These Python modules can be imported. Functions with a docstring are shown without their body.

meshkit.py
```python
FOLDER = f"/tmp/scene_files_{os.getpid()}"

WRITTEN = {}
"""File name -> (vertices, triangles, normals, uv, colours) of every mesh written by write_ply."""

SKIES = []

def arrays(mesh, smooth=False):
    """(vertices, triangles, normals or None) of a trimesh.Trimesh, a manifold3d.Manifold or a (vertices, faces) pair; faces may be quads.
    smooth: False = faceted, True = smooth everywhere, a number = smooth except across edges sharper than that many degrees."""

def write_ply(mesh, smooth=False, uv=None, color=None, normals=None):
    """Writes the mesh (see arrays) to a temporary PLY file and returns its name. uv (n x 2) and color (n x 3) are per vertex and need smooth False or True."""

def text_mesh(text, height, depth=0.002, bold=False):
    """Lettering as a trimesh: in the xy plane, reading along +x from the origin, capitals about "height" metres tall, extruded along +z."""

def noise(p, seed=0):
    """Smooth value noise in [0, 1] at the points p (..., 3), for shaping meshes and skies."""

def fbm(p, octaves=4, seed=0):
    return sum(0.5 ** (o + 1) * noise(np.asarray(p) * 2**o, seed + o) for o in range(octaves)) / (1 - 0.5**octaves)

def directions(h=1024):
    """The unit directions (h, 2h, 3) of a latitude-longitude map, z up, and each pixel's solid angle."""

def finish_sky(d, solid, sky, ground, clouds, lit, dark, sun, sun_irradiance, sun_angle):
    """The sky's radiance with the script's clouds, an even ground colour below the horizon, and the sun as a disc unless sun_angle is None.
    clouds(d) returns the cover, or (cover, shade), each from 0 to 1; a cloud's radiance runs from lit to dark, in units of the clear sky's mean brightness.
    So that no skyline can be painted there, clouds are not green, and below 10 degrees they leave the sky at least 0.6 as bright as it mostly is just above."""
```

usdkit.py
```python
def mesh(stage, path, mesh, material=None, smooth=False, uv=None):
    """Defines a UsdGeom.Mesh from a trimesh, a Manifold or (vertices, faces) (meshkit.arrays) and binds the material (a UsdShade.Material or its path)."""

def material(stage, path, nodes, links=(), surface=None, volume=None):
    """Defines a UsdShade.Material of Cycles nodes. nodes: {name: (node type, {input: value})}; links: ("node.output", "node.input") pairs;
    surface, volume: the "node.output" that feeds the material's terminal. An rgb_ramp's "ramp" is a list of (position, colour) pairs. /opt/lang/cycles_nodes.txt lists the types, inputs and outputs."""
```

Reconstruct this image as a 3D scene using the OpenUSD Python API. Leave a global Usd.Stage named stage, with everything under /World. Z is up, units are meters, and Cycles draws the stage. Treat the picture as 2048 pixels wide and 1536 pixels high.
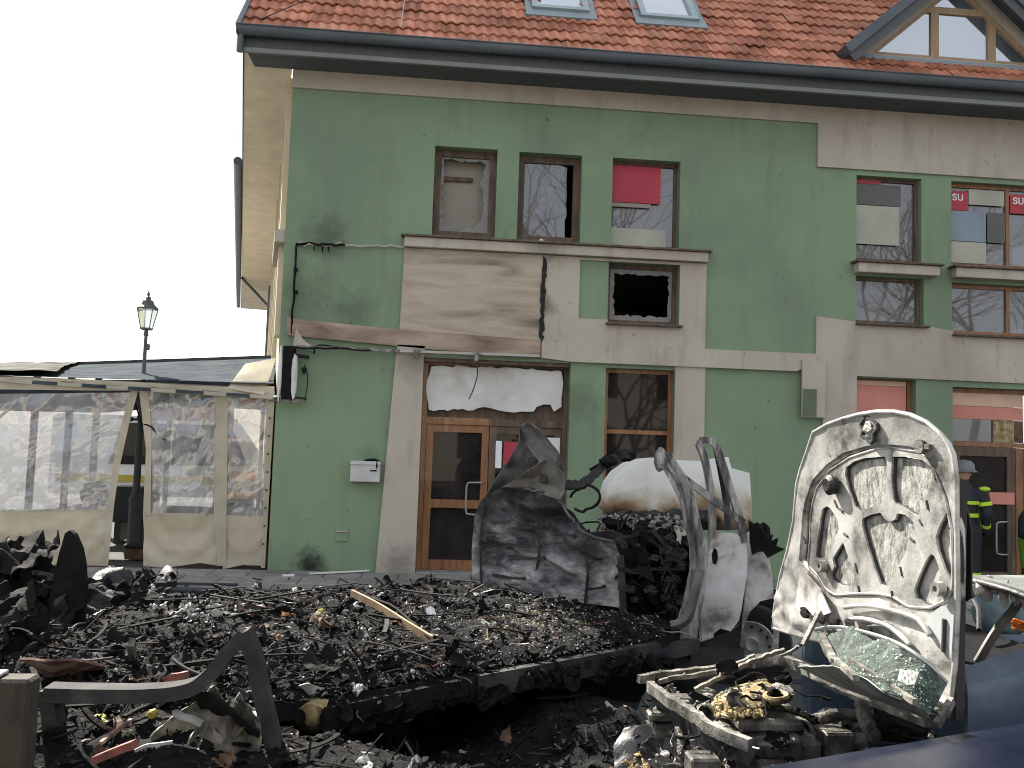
import math, random
import numpy as np, trimesh, usdkit, meshkit
import manifold3d as m3
from shapely.geometry import Polygon, box as sbox, LineString, MultiPolygon
from shapely.ops import unary_union
from pxr import Usd, UsdGeom, UsdLux, UsdShade, Gf, Sdf

stage = Usd.Stage.CreateInMemory()
UsdGeom.SetStageUpAxis(stage, 'Z'); UsdGeom.SetStageMetersPerUnit(stage, 1.0)
world = UsdGeom.Xform.Define(stage, '/World'); stage.SetDefaultPrim(world.GetPrim())
UsdGeom.Scope.Define(stage, '/World/Looks')

# ------------------------------------------------------------------ camera, sky, sun
H = 1.95                                    # eye height
YAW, PITCH, ROLL, FPX = math.radians(4.837), math.radians(3.676), math.radians(1.949), 1645.0
EXPOSURE = 1.7
SUN_AZ, SUN_EL = math.radians(-33), math.radians(40)      # direction towards the sun: left, a little behind the facade
SUN_I, SKY_S = 1.25, 0.10
_f0 = np.array([math.sin(YAW), math.cos(YAW), 0]); _r0 = np.array([math.cos(YAW), -math.sin(YAW), 0]); _z = np.array([0, 0, 1.0])
CF = math.cos(PITCH)*_f0 + math.sin(PITCH)*_z; _u = -math.sin(PITCH)*_f0 + math.cos(PITCH)*_z
CR = math.cos(ROLL)*_r0 + math.sin(ROLL)*_u; CU = -math.sin(ROLL)*_r0 + math.cos(ROLL)*_u
cam = UsdGeom.Camera.Define(stage, '/World/camera')
cam.AddTransformOp().Set(Gf.Matrix4d(*CR, 0, *CU, 0, *(-CF), 0, 0, 0, H, 1))
cam.CreateHorizontalApertureAttr(36.0); cam.CreateVerticalApertureAttr(27.0)
cam.CreateFocalLengthAttr(36.0*FPX/2048); cam.CreateClippingRangeAttr(Gf.Vec2f(0.05, 3000)); cam.CreateExposureAttr(EXPOSURE)
S = np.array([math.sin(SUN_AZ)*math.cos(SUN_EL), math.cos(SUN_AZ)*math.cos(SUN_EL), math.sin(SUN_EL)])
sun = UsdLux.DistantLight.Define(stage, '/World/sun')
sun.CreateIntensityAttr(SUN_I); sun.CreateNormalizeAttr(True); sun.CreateAngleAttr(0.5); sun.CreateColorAttr(Gf.Vec3f(1.0, .94, .84))
_x = np.cross([0, 0, 1], S); _x /= np.linalg.norm(_x); _y = np.cross(S, _x)
sun.AddTransformOp().Set(Gf.Matrix4d(*_x, 0, *_y, 0, *S, 0, 0, 0, 0, 1))
sky = UsdLux.DomeLight.Define(stage, '/World/sky')
skym = usdkit.material(stage, '/World/Looks/sky', {
    'tc': ('texture_coordinate', {}),
    's': ('sky_texture', {'sky_type': 'single_scattering', 'sun_disc': False, 'sun_elevation': SUN_EL, 'sun_rotation': SUN_AZ, 'air_density': 1.0, 'aerosol_density': 3.0}),
    'n': ('noise_texture', {'scale': 2.2, 'detail': 5.0, 'roughness': .6}),
    'r': ('map_range', {'from_min': .3, 'from_max': .6, 'to_min': .55, 'to_max': .95, 'clamp': True}),
    'm': ('mix', {'color2': (2.6, 2.72, 2.85)}),
    'b': ('background_shader', {'strength': SKY_S})},
    [('tc.generated', 'n.vector'), ('n.fac', 'r.value'), ('r.result', 'm.fac'), ('s.color', 'm.color1'), ('m.color', 'b.color')], surface='b.background')
UsdShade.MaterialBindingAPI.Apply(sky.GetPrim()).Bind(skym)
sky.GetPrim().SetCustomDataByKey('kind', 'structure')

# ------------------------------------------------------------------ from picture measurements to places
def ray(px, py):
    return CF*FPX + CR*(px-1024) + CU*(768-py)
def at(px, py, Y):                          # on the vertical plane y = Y
    d = ray(px, py); return d*(Y/d[1]) + np.array([0, 0, H])
def gz(px, py, z=0.0):                      # on the level plane
    d = ray(px, py); return d*((z-H)/d[2]) + np.array([0, 0, H])
def onp(px, py, o, n):                      # on any plane
    d = ray(px, py); e = np.array([0, 0, H]); t = np.dot(np.asarray(o)-e, n)/np.dot(d, n); return e + d*t
def pix(p):
    q = np.asarray(p, float) - [0, 0, H]; w = q@CF
    return 1024 + FPX*(q@CR)/w, 768 - FPX*(q@CU)/w

# ------------------------------------------------------------------ prim helpers
used, bases = {}, {}
def numbered(parent, name):
    k = parent + '/' + name
    n = used.get(k, 0); used[k] = n+1
    return k if n == 0 else f'{k}_{n:03d}'
def meta(prim, label=None, cat=None, group=None, kind=None):
    for k, v in (('label', label), ('category', cat), ('group', group), ('kind', kind)):
        if v: prim.SetCustomDataByKey(k, v)
    return prim
def thing(name, label, cat, base=(0, 0, 0), group=None, kind=None):
    p = numbered('/World', name); x = UsdGeom.Xform.Define(stage, p); x.AddTranslateOp().Set(Gf.Vec3d(*map(float, base)))
    bases[p] = np.array(base, float); meta(x.GetPrim(), label, cat, group, kind); return p
def part(parent, name, mesh, m, smooth=False, label=None, kind=None, uv=None):
    p = numbered(parent, name); b = bases[parent]; bases[p] = b
    if isinstance(mesh, list): mesh = cat(mesh)
    v, f, n = meshkit.arrays(mesh)
    mm = trimesh.Trimesh(v-b, f, process=False)
    o = usdkit.mesh(stage, p, mm, m, smooth=smooth); meta(o.GetPrim(), label=label, kind=kind); return p
def single(name, mesh, m, label=None, cat_=None, group=None, kind=None, smooth=False):
    p = numbered('/World', name); bases[p] = np.zeros(3)
    if isinstance(mesh, list): mesh = cat(mesh)
    o = usdkit.mesh(stage, p, mesh, m, smooth=smooth); meta(o.GetPrim(), label, cat_, group, kind); return p

# ------------------------------------------------------------------ shapes
def cat(ms):
    return trimesh.util.concatenate([x if isinstance(x, trimesh.Trimesh) else trimesh.Trimesh(*x, process=False) for x in ms if x is not None])
def rb(lo, hi, ch=0.0):
    lo, hi = np.minimum(lo, hi).astype(float), np.maximum(lo, hi).astype(float)
    ch = min(ch, .3*(hi-lo).min())
    if ch <= 0:
        m = trimesh.creation.box(hi-lo); m.apply_translation((lo+hi)/2); return m
    P = []
    for s in np.ndindex(2, 2, 2):
        c = np.where(s, hi, lo); sg = np.where(s, -1, 1)
        for k in range(3):
            q = c + sg*ch; q[k] = c[k]; P.append(q)
    return trimesh.convex.convex_hull(np.array(P))
def frame_of(d, up=(0, 0, 1)):
    d = np.asarray(d, float); d = d/np.linalg.norm(d); up = np.asarray(up, float)
    if abs(d@up)/np.linalg.norm(up) > .95: up = np.array([1.0, 0, 0]) if abs(d[0]) < .9 else np.array([0, 1.0, 0])
    a = np.cross(up, d); a /= np.linalg.norm(a); b = np.cross(d, a); return d, a, b
def sweep(pts, prof, up=(0, 0, 1), closed=False, scale=None):
    pts = np.asarray(pts, float); prof = np.asarray(prof, float); n, k = len(pts), len(prof)
    V = []; a = None
    for i in range(n):
        if closed: d = pts[(i+1) % n]-pts[i-1]
        else: d = pts[min(i+1, n-1)]-pts[max(i-1, 0)]
        d = d/np.linalg.norm(d)
        if a is None: _, a, b = frame_of(d, up)
        else:
            a = a - d*(a@d); a /= np.linalg.norm(a); b = np.cross(d, a)
        s = 1 if scale is None else scale[i]
        V.append(pts[i] + s*prof[:, :1]*a + s*prof[:, 1:2]*b)
    V = np.vstack(V); F = []
    for i in range(n if closed else n-1):
        j = (i+1) % n
        for q in range(k):
            r = (q+1) % k
            F += [[i*k+q, i*k+r, j*k+r], [i*k+q, j*k+r, j*k+q]]
    if not closed:
        c0, c1 = len(V), len(V)+1; V = np.vstack([V, V[:k].mean(0), V[-k:].mean(0)])
        for q in range(k):
            r = (q+1) % k; F += [[c0, r, q], [c1, (n-1)*k+q, (n-1)*k+r]]
    return trimesh.Trimesh(V, np.array(F), process=False)
def circ(r, n=8): t = np.arange(n)*2*math.pi/n; return np.stack([r*np.cos(t), r*np.sin(t)], 1)
def rect(w, h): return np.array([[w/2, -h/2], [w/2, h/2], [-w/2, h/2], [-w/2, -h/2]])
def tube(pts, r, n=8, **k): return sweep(pts, circ(r, n), **k)
def strip(pts, w, h, **k): return sweep(pts, rect(w, h), **k)
def bar(p, q, w, h, up=(0, 0, 1)): return sweep([p, q], rect(w, h), up)
def spline(pts, n=24):
    pts = np.asarray(pts, float); t = np.r_[0, np.cumsum(np.linalg.norm(np.diff(pts, axis=0), axis=1))]
    from scipy.interpolate import PchipInterpolator
    return PchipInterpolator(t, pts)(np.linspace(0, t[-1], n))
def polys(g):
    return [p for p in getattr(g, 'geoms', [g]) if isinstance(p, Polygon) and p.area > 1e-6]
def pprism(poly, o, eu, ev, t0, t1):        # polygon in (u, v) extruded along eu x ev from t0 to t1
    o, eu, ev = (np.asarray(x, float) for x in (o, eu, ev)); en = np.cross(eu, ev); out = []
    for g in polys(poly):
        m = trimesh.creation.extrude_polygon(g, t1-t0, engine='earcut'); v = np.array(m.vertices)
        out.append(trimesh.Trimesh(o + v[:, :1]*eu + v[:, 1:2]*ev + (v[:, 2:]+t0)*en, m.faces, process=False))
    return cat(out)
def wprism(poly, y0, y1):                   # polygon in (x, z), extruded between y0 < y1
    return pprism(poly, (0, y1, 0), (1, 0, 0), (0, 0, 1), 0, y1-y0)
def sheet(P, t=.004, both=True):            # closed thin sheet through a grid of points
    P = np.asarray(P, float); n, m, _ = P.shape
    du = np.gradient(P, axis=0); dv = np.gradient(P, axis=1); N = np.cross(du, dv); N /= np.maximum(np.linalg.norm(N, axis=2, keepdims=True), 1e-9)
    A, B = (P+N*t/2).reshape(-1, 3), (P-N*t/2).reshape(-1, 3); idx = np.arange(n*m).reshape(n, m); k = n*m
    a, b, c, d = idx[:-1, :-1].ravel(), idx[1:, :-1].ravel(), idx[1:, 1:].ravel(), idx[:-1, 1:].ravel()
    F = [np.stack([a, b, c], 1), np.stack([a, c, d], 1), np.stack([a, c, b], 1)+k, np.stack([a, d, c], 1)+k]
    rim = np.r_[idx[0, :], idx[1:, -1], idx[-1, -2::-1], idx[-2:0:-1, 0]]; r2 = np.roll(rim, -1)
    F += [np.stack([rim, r2, r2+k], 1), np.stack([rim, r2+k, rim+k], 1)]
    return trimesh.Trimesh(np.vstack([A, B]), np.vstack(F), process=False)
def bil(a, b, c, d, n, m):                  # grid between corners a(0,0) b(1,0) c(1,1) d(0,1)
    u = np.linspace(0, 1, n)[:, None, None]; v = np.linspace(0, 1, m)[None, :, None]; a, b, c, d = (np.asarray(x, float) for x in (a, b, c, d))
    return a*(1-u)*(1-v) + b*u*(1-v) + c*u*v + d*(1-u)*v
def nz(P, sc, seed=0, oc=4): return meshkit.fbm(np.asarray(P)*sc + 37.3, oc, seed) - .5
def polysheet(poly, o, eu, ev, t, res, disp):   # polygon sheet, remeshed, pushed about by disp(points)
    m = pprism(poly, o, eu, ev, -t/2, t/2)
    v, f = trimesh.remesh.subdivide_to_size(m.vertices, m.faces, res, max_iter=12)
    m = trimesh.Trimesh(v, f, process=True); m.vertices = m.vertices + disp(np.array(m.vertices)); return m
def jag(pts, step, amp, rng, closed=True):
    P = np.asarray(pts, float); out = []
    for i in range(len(P) if closed else len(P)-1):
        a, b = P[i], P[(i+1) % len(P)]; L = np.linalg.norm(b-a); k = max(1, int(L/step)); n = np.array([-(b-a)[1], (b-a)[0]])/max(L, 1e-9)
        for j in range(k):
            out.append(a + (b-a)*((j + (rng.uniform(-.3, .3) if j else 0))/k) + n*rng.normal(0, amp)*(1 if j else .4))
    return np.array(out)
def lathe(prof, o, n=20, axis=(0, 0, 1)):
    m = trimesh.creation.revolve(np.asarray(prof, float), sections=n); m.apply_transform(trimesh.geometry.align_vectors([0, 0, 1], np.asarray(axis, float)/np.linalg.norm(axis))); m.apply_translation(o); return m
def lump(c, s, seed, sub=2, amp=.5):
    m = trimesh.creation.icosphere(sub, 1.0); v = np.array(m.vertices); v *= 1 + amp*2*nz(v, 1.4, seed, 3)[:, None]; m.vertices = v*np.asarray(s) + c; return m

# ------------------------------------------------------------------ materials
def nm(name, stops, scale=3., detail=5., rough=.8, metal=0., bump=.0, bscale=40., stretch=(1, 1, 1), distortion=0., spec=.4, rr=None, rnd=None, contrast=None, coat=0., noise_rough=.6):
    N = {'g': ('geometry', {}), 'mp': ('mapping', {'scale': stretch}), 'n': ('noise_texture', {'scale': scale, 'detail': detail, 'roughness': noise_rough, 'distortion': distortion}),
         'r': ('rgb_ramp', {'ramp': stops}), 'p': ('principled_bsdf', {'roughness': rough, 'metallic': metal, 'specular_ior_level': spec, 'coat_weight': coat})}
    L = [('g.position', 'mp.vector'), ('mp.vector', 'n.vector'), ('n.fac', 'r.fac')]
    c = 'r.color'
    if rnd:
        N['i'] = ('object_info', {}); N['rv'] = ('map_range', {'to_min': 1-rnd, 'to_max': 1+rnd}); N['h'] = ('hsv', {})
        L += [('i.random', 'rv.value'), ('rv.result', 'h.value'), (c, 'h.color')]; c = 'h.color'
    L.append((c, 'p.base_color'))
    if rr:
        N['q'] = ('map_range', {'from_min': .35, 'from_max': .65, 'to_min': rr[0], 'to_max': rr[1], 'clamp': True}); L += [('n.fac', 'q.value'), ('q.result', 'p.roughness')]
    if bump:
        N['n2'] = ('noise_texture', {'scale': bscale, 'detail': 4.0, 'roughness': .65}); N['b'] = ('bump', {'strength': bump, 'distance': .02})
        L += [('mp.vector', 'n2.vector'), ('n2.fac', 'b.height'), ('b.normal', 'p.normal')]
    return usdkit.material(stage, '/World/Looks/'+name, N, L, surface='p.BSDF')
def flat(name, c, rough=.6, metal=0., var=.12, **k):
    c = np.array(c); return nm(name, [(.3, tuple(c*(1-var))), (.7, tuple(np.minimum(c*(1+var), 1)))], rough=rough, metal=metal, **k)

def plaster(name, base, dark, soot, sootamt, spots=()):
    b = np.array(base)
    N = {'g': ('geometry', {}),
         'n1': ('noise_texture', {'scale': .55, 'detail': 4., 'roughness': .6}), 'r1': ('rgb_ramp', {'ramp': [(.35, dark), (.62, base)]}),
         'mp': ('mapping', {'scale': (2.2, 2.2, .35)}), 'n2': ('noise_texture', {'scale': 1.6, 'detail': 5., 'roughness': .65}),
         'r2': ('rgb_ramp', {'ramp': [(.52, (0, 0, 0)), (.78, (sootamt,)*3)]}),
         'm': ('mix', {'color2': soot}),
         'n4': ('noise_texture', {'scale': 9., 'detail': 3.}), 'r4': ('rgb_ramp', {'ramp': [(.70, (1, 1, 1)), (.745, (.35, .35, .35))]}), 'm4': ('mix', {'mix_type': 'multiply', 'fac': .55}),
         'n3': ('noise_texture', {'scale': 90., 'detail': 5., 'roughness': .7}), 'b': ('bump', {'strength': .22, 'distance': .006}),
         'p': ('principled_bsdf', {'roughness': .92, 'specular_ior_level': .2})}
    L = [('g.position', 'n1.vector'), ('n1.fac', 'r1.fac'), ('g.position', 'mp.vector'), ('mp.vector', 'n2.vector'), ('n2.fac', 'r2.fac'),
         ('r1.color', 'm.color1'), ('r2.color', 'm.fac'), ('g.position', 'n4.vector'), ('n4.fac', 'r4.fac'), ('m.color', 'm4.color1'), ('r4.color', 'm4.color2'),
         ('m4.color', 'p.base_color'), ('g.position', 'n3.vector'), ('n3.fac', 'b.height'), ('b.normal', 'p.normal')]
    last = 'm4.color'
    for k, (pt, rad, amt) in enumerate(spots):
        N.update({f'd{k}': ('vector_math', {'math_type': 'distance', 'vector2': pt}), f'e{k}': ('map_range', {'from_min': rad, 'from_max': 0., 'to_min': 0., 'to_max': 1., 'clamp': True}),
          f'f{k}': ('noise_texture', {'scale': 7., 'detail': 6., 'roughness': .7}), f'h{k}': ('math', {'math_type': 'multiply_add', 'value2': 1.1, 'value3': -.55}), f'i{k}': ('math', {'math_type': 'add'}), f'j{k}': ('map_range', {'from_min': .30, 'from_max': .85, 'to_min': 0., 'to_max': amt, 'clamp': True}), f'k{k}': ('mix', {'color2': (.02, .019, .018)})})
        L += [('g.position', f'd{k}.vector1'), (f'd{k}.value', f'e{k}.value'), ('g.position', f'f{k}.vector'), (f'f{k}.fac', f'h{k}.value1'), (f'h{k}.value', f'i{k}.value1'), (f'e{k}.result', f'i{k}.value2'), (f'i{k}.value', f'j{k}.value'), (f'j{k}.result', f'k{k}.fac'), (last, f'k{k}.color1')]; last = f'k{k}.color'
    L = [x for x in L if x != ('m4.color', 'p.base_color')] + [(last, 'p.base_color')]
    return usdkit.material(stage, '/World/Looks/'+name, N, L, surface='p.BSDF')
def pane_mat(name, tint=(.9, .95, .93), gloss=(.9, .92, .95), ior=1.45, dirt=.0, dirtc=(.4, .38, .35), rough=.02, base=.0, bump=.03, bsc=1.3, bst=(1, 1, 1)):
    N = {'g': ('geometry', {}), 't': ('transparent_bsdf', {'color': tint}), 'gl': ('glossy_bsdf', {'color': gloss, 'roughness': rough}), 'f': ('fresnel', {'IOR': ior}),
         'fm': ('math', {'math_type': 'add', 'value2': base, 'use_clamp': True}), 'x': ('mix_closure', {}), 'd': ('diffuse_bsdf', {'color': dirtc}), 'y': ('mix_closure', {}),
         'n': ('noise_texture', {'scale': 2.5, 'detail': 6., 'roughness': .65}), 'q': ('map_range', {'from_min': .35, 'from_max': .7, 'to_min': dirt*.4, 'to_max': dirt, 'clamp': True}),
         'mp': ('mapping', {'scale': bst, 'rotation': (0, .7 if bst[0] != 1 else 0, 0)}), 'n2': ('noise_texture', {'scale': bsc, 'detail': 2.}), 'b': ('bump', {'strength': bump, 'distance': .02})}
    L = [('f.fac', 'fm.value1'), ('fm.value', 'x.fac'), ('t.BSDF', 'x.closure1'), ('gl.BSDF', 'x.closure2'), ('g.position', 'n.vector'), ('n.fac', 'q.value'), ('q.result', 'y.fac'), ('x.closure', 'y.closure1'), ('d.BSDF', 'y.closure2'),
         ('g.position', 'mp.vector'), ('mp.vector', 'n2.vector'), ('n2.fac', 'b.height'), ('b.normal', 'gl.normal')]
    return usdkit.material(stage, '/World/Looks/'+name, N, L, surface='y.closure')
def cloth_mat(name, c1, c2, trans=.35, scale=2.5, spec=.12, rough=.8):
    N = {'g': ('geometry', {}), 'n': ('noise_texture', {'scale': scale, 'detail': 5., 'roughness': .6}), 'r': ('rgb_ramp', {'ramp': [(.32, c1), (.66, c2)]}),
         'd': ('principled_bsdf', {'roughness': rough, 'specular_ior_level': spec}), 't': ('translucent_bsdf', {}), 'x': ('mix_closure', {'fac': trans})}
    L = [('g.position', 'n.vector'), ('n.fac', 'r.fac'), ('r.color', 'd.base_color'), ('r.color', 't.color'), ('d.BSDF', 'x.closure1'), ('t.BSDF', 'x.closure2')]
    return usdkit.material(stage, '/World/Looks/'+name, N, L, surface='x.closure')

M = {}
M['green'] = plaster('green_plaster', (.205, .285, .180), (.165, .225, .152), (.12, .14, .115), .38, spots=(((-1.72, 11.74, .08), .42, .95), ((-1.75, 11.76, 4.72), .6, .42), ((-2.0, 11.76, 3.85), .8, .35), ((-1.3, 11.76, 3.62), .6, .35), ((-1.0, 11.76, 1.62), .3, .25), ((1.95, 11.76, 2.5), .6, .3), ((.4, 11.76, 4.95), .8, .3)))
M['beige'] = plaster('beige_plaster', (.44, .40, .34), (.36, .32, .27), (.20, .17, .14), .55, spots=(((1.46, 11.72, 3.85), .25, .5), ((.8, 11.7, 3.12), .9, .45), ((-.4, 11.7, 2.95), .5, .35), ((1.4, 11.6, 4.72), .6, .4), ((-.5, 11.7, .1), .5, .45)))
M['cream'] = plaster('cream_plaster', (.62, .55, .40), (.52, .46, .33), (.30, .26, .20), .4)
M['soffit_side'] = flat('side_soffit', (.74, .65, .51), .8)
M['scorch'] = nm('scorched_plaster', [(.25, (.13, .105, .08)), (.42, (.30, .245, .185)), (.55, (.41, .345, .27)), (.75, (.49, .425, .34))], scale=1.0, detail=7., stretch=(.8, 1, 4.2), rough=.9, bump=.4, bscale=25., distortion=.6)
M['scorch2'] = nm('burnt_render', [(.25, (.10, .07, .055)), (.45, (.27, .20, .155)), (.6, (.40, .31, .25)), (.8, (.45, .38, .32))], scale=1.6, detail=7., stretch=(.6, 1, 3), rough=.9, bump=.5, bscale=25., distortion=.5)
M['gutter'] = nm('gutter_metal', [(.3, (.060, .072, .082)), (.7, (.10, .115, .125))], scale=2., rough=.45, metal=.3, stretch=(.5, 1, 3))
M['soffit'] = flat('dark_soffit', (.085, .092, .098), .8, stretch=(.3, 3, 3))
M['tile'] = nm('roof_tile_clay', [(.3, (.30, .11, .068)), (.5, (.44, .185, .115)), (.72, (.55, .265, .175))], scale=2.2, detail=8., rough=.78, bump=.3, bscale=60., rnd=.25, spec=.2)
M['tile_dark'] = flat('roof_deck', (.12, .05, .04), .9)
M['lead'] = flat('flashing_metal', (.20, .24, .26), .5, .3)
M['alu'] = flat('skylight_frame', (.26, .31, .32), .45, .3)
M['wood'] = nm('brown_timber', [(.3, (.13, .055, .024)), (.5, (.22, .10, .042)), (.7, (.29, .14, .06))], scale=6., detail=6., stretch=(2.5, 2.5, .35), rough=.5, bump=.12, bscale=40., coat=.2)
M['woodburnt'] = nm('burnt_timber', [(.3, (.045, .036, .032)), (.5, (.10, .070, .052)), (.7, (.17, .115, .08))], scale=5., detail=7., stretch=(2.2, 2.2, .5), rough=.75, bump=.3, bscale=50.)
M['woodpale'] = nm('pale_timber', [(.3, (.25, .17, .10)), (.7, (.38, .27, .17))], scale=6., stretch=(2.5, 2.5, .35), rough=.55)
M['glass'] = pane_mat('window_glass', dirt=.25, dirtc=(.25, .24, .22))
M['glassrefl'] = pane_mat('coated_glass', tint=(.35, .37, .37), gloss=(.66, .65, .65), dirt=.35, dirtc=(.22, .21, .21), base=.22)
M['glasssky'] = pane_mat('roof_glass', tint=(.3, .33, .35), dirt=.12, dirtc=(.45, .5, .52), base=.55)
M['glassdark'] = pane_mat('dark_glass', tint=(.16, .15, .14), gloss=(.42, .40, .38), dirt=.5, dirtc=(.035, .03, .027), base=.02)
M['broken'] = pane_mat('sooty_glass', tint=(.5, .5, .48), dirt=.7, dirtc=(.30, .29, .27))
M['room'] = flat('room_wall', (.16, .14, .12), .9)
M['black'] = flat('soot_black', (.012, .012, .013), .85)
M['blind'] = nm('grey_added_board', [(.3, (.23, .205, .175)), (.7, (.30, .27, .235))], scale=1.1, stretch=(.6, 1, 2.5), rough=.85)
M['white'] = nm('white_banner', [(.25, (.42, .40, .37)), (.5, (.60, .60, .58)), (.75, (.68, .68, .66))], scale=1.8, detail=6., rough=.6, bump=.15, bscale=12.)
M['paper'] = flat('white_paper', (.70, .71, .70), .7)
M['red'] = flat('red_print', (.36, .035, .055), .6)
M['redpale'] = flat('faded_red_print', (.55, .22, .17), .6)
M['pinkprint'] = flat('pale_print', (.62, .42, .31), .6)
M['bluegrey'] = flat('bluegrey_print', (.20, .25, .30), .6)
M['greyprint'] = flat('grey_print', (.10, .10, .095), .6)
M['beigeprint'] = flat('pale_grey_print', (.35, .35, .29), .6)
M['wire'] = flat('black_cable', (.02, .02, .02), .6)
M['greywire'] = flat('grey_conduit', (.38, .36, .33), .6)
M['steel'] = nm('grey_steel', [(.3, (.30, .31, .31)), (.7, (.45, .46, .46))], scale=6., rough=.35, metal=.8)
M['mail'] = nm('mailbox_paint', [(.3, (.40, .40, .39)), (.7, (.50, .50, .50))], scale=5., rough=.4, metal=.1)
M['slab'] = nm('paving_stone', [(.3, (.17, .165, .15)), (.5, (.26, .25, .23)), (.72, (.34, .325, .30))], scale=3., detail=8., rough=.9, bump=.35, bscale=70., rnd=.18)
M['ground'] = nm('street_ground', [(.3, (.05, .05, .05)), (.7, (.10, .098, .095))], scale=2., detail=8., rough=.95, bump=.4, bscale=60.)
M['ash'] = nm('wet_ash', [(.30, (.004, .004, .005)), (.52, (.010, .010, .011)), (.68, (.024, .024, .024)), (.82, (.075, .075, .072))], scale=9., detail=9., rough=.9, bump=1.0, bscale=45., noise_rough=.72, spec=.12)
M['char'] = nm('charred', [(.3, (.004, .004, .004)), (.7, (.013, .012, .012))], scale=8., rough=.85, bump=.6, bscale=60., spec=.15)
M['chargrey'] = nm('grey_char', [(.3, (.010, .010, .010)), (.6, (.028, .027, .026)), (.8, (.06, .06, .058))], scale=10., rough=.85, bump=.4, spec=.15)
M['palechip'] = flat('pale_ash', (.27, .27, .255), .75, var=.3, scale=12.)
M['glint'] = flat('glass_crumb', (.70, .74, .72), .12, var=.15, spec=1.0)
M['ochre'] = nm('scorched_foam', [(.32, (.10, .07, .035)), (.5, (.30, .23, .115)), (.72, (.54, .46, .29))], scale=12., rough=.9, bump=.8, bscale=50.)
M['brownchip'] = nm('brown_chip', [(.3, (.05, .03, .02)), (.7, (.16, .095, .055))], scale=9., rough=.8)
M['orange'] = flat('orange_scrap', (.40, .14, .03), .6, var=.3, scale=10.)
M['redchip'] = nm('red_scrap', [(.3, (.08, .025, .02)), (.7, (.26, .08, .06))], scale=9., rough=.6)
M['pinkboard'] = nm('scorched_board', [(.34, (.05, .028, .022)), (.5, (.17, .10, .075)), (.7, (.40, .31, .26))], scale=5., detail=7., rough=.8, stretch=(1, 3, 1))
M['rail'] = nm('sooty_tube', [(.3, (.018, .018, .019)), (.55, (.038, .037, .037)), (.78, (.075, .072, .07))], scale=7., detail=7., rough=.8, metal=.0, spec=.2, bump=.25, bscale=70.)
M['burnt'] = nm('burnt_sheet', [(.28, (.022, .021, .022)), (.44, (.075, .073, .074)), (.56, (.17, .165, .165)), (.70, (.33, .32, .315)), (.85, (.50, .49, .47))], scale=2.6, detail=8., rough=.55, metal=.35, bump=.3, bscale=40., rr=(.35, .75), distortion=.4)
M['burntdark'] = nm('dark_burnt_sheet', [(.3, (.007, .007, .008)), (.5, (.020, .020, .021)), (.68, (.055, .054, .054)), (.86, (.17, .165, .16))], scale=3.2, detail=8., rough=.65, metal=.1, bump=.4, bscale=40., rr=(.35, .8))
M['whitepaint'] = nm('scorched_white_paint', [(.30, (.05, .045, .042)), (.40, (.22, .205, .19)), (.48, (.55, .54, .52)), (.60, (.68, .68, .69)), (.8, (.74, .75, .76))], scale=2.6, detail=9., rough=.38, coat=.2, distortion=.3)
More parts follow.
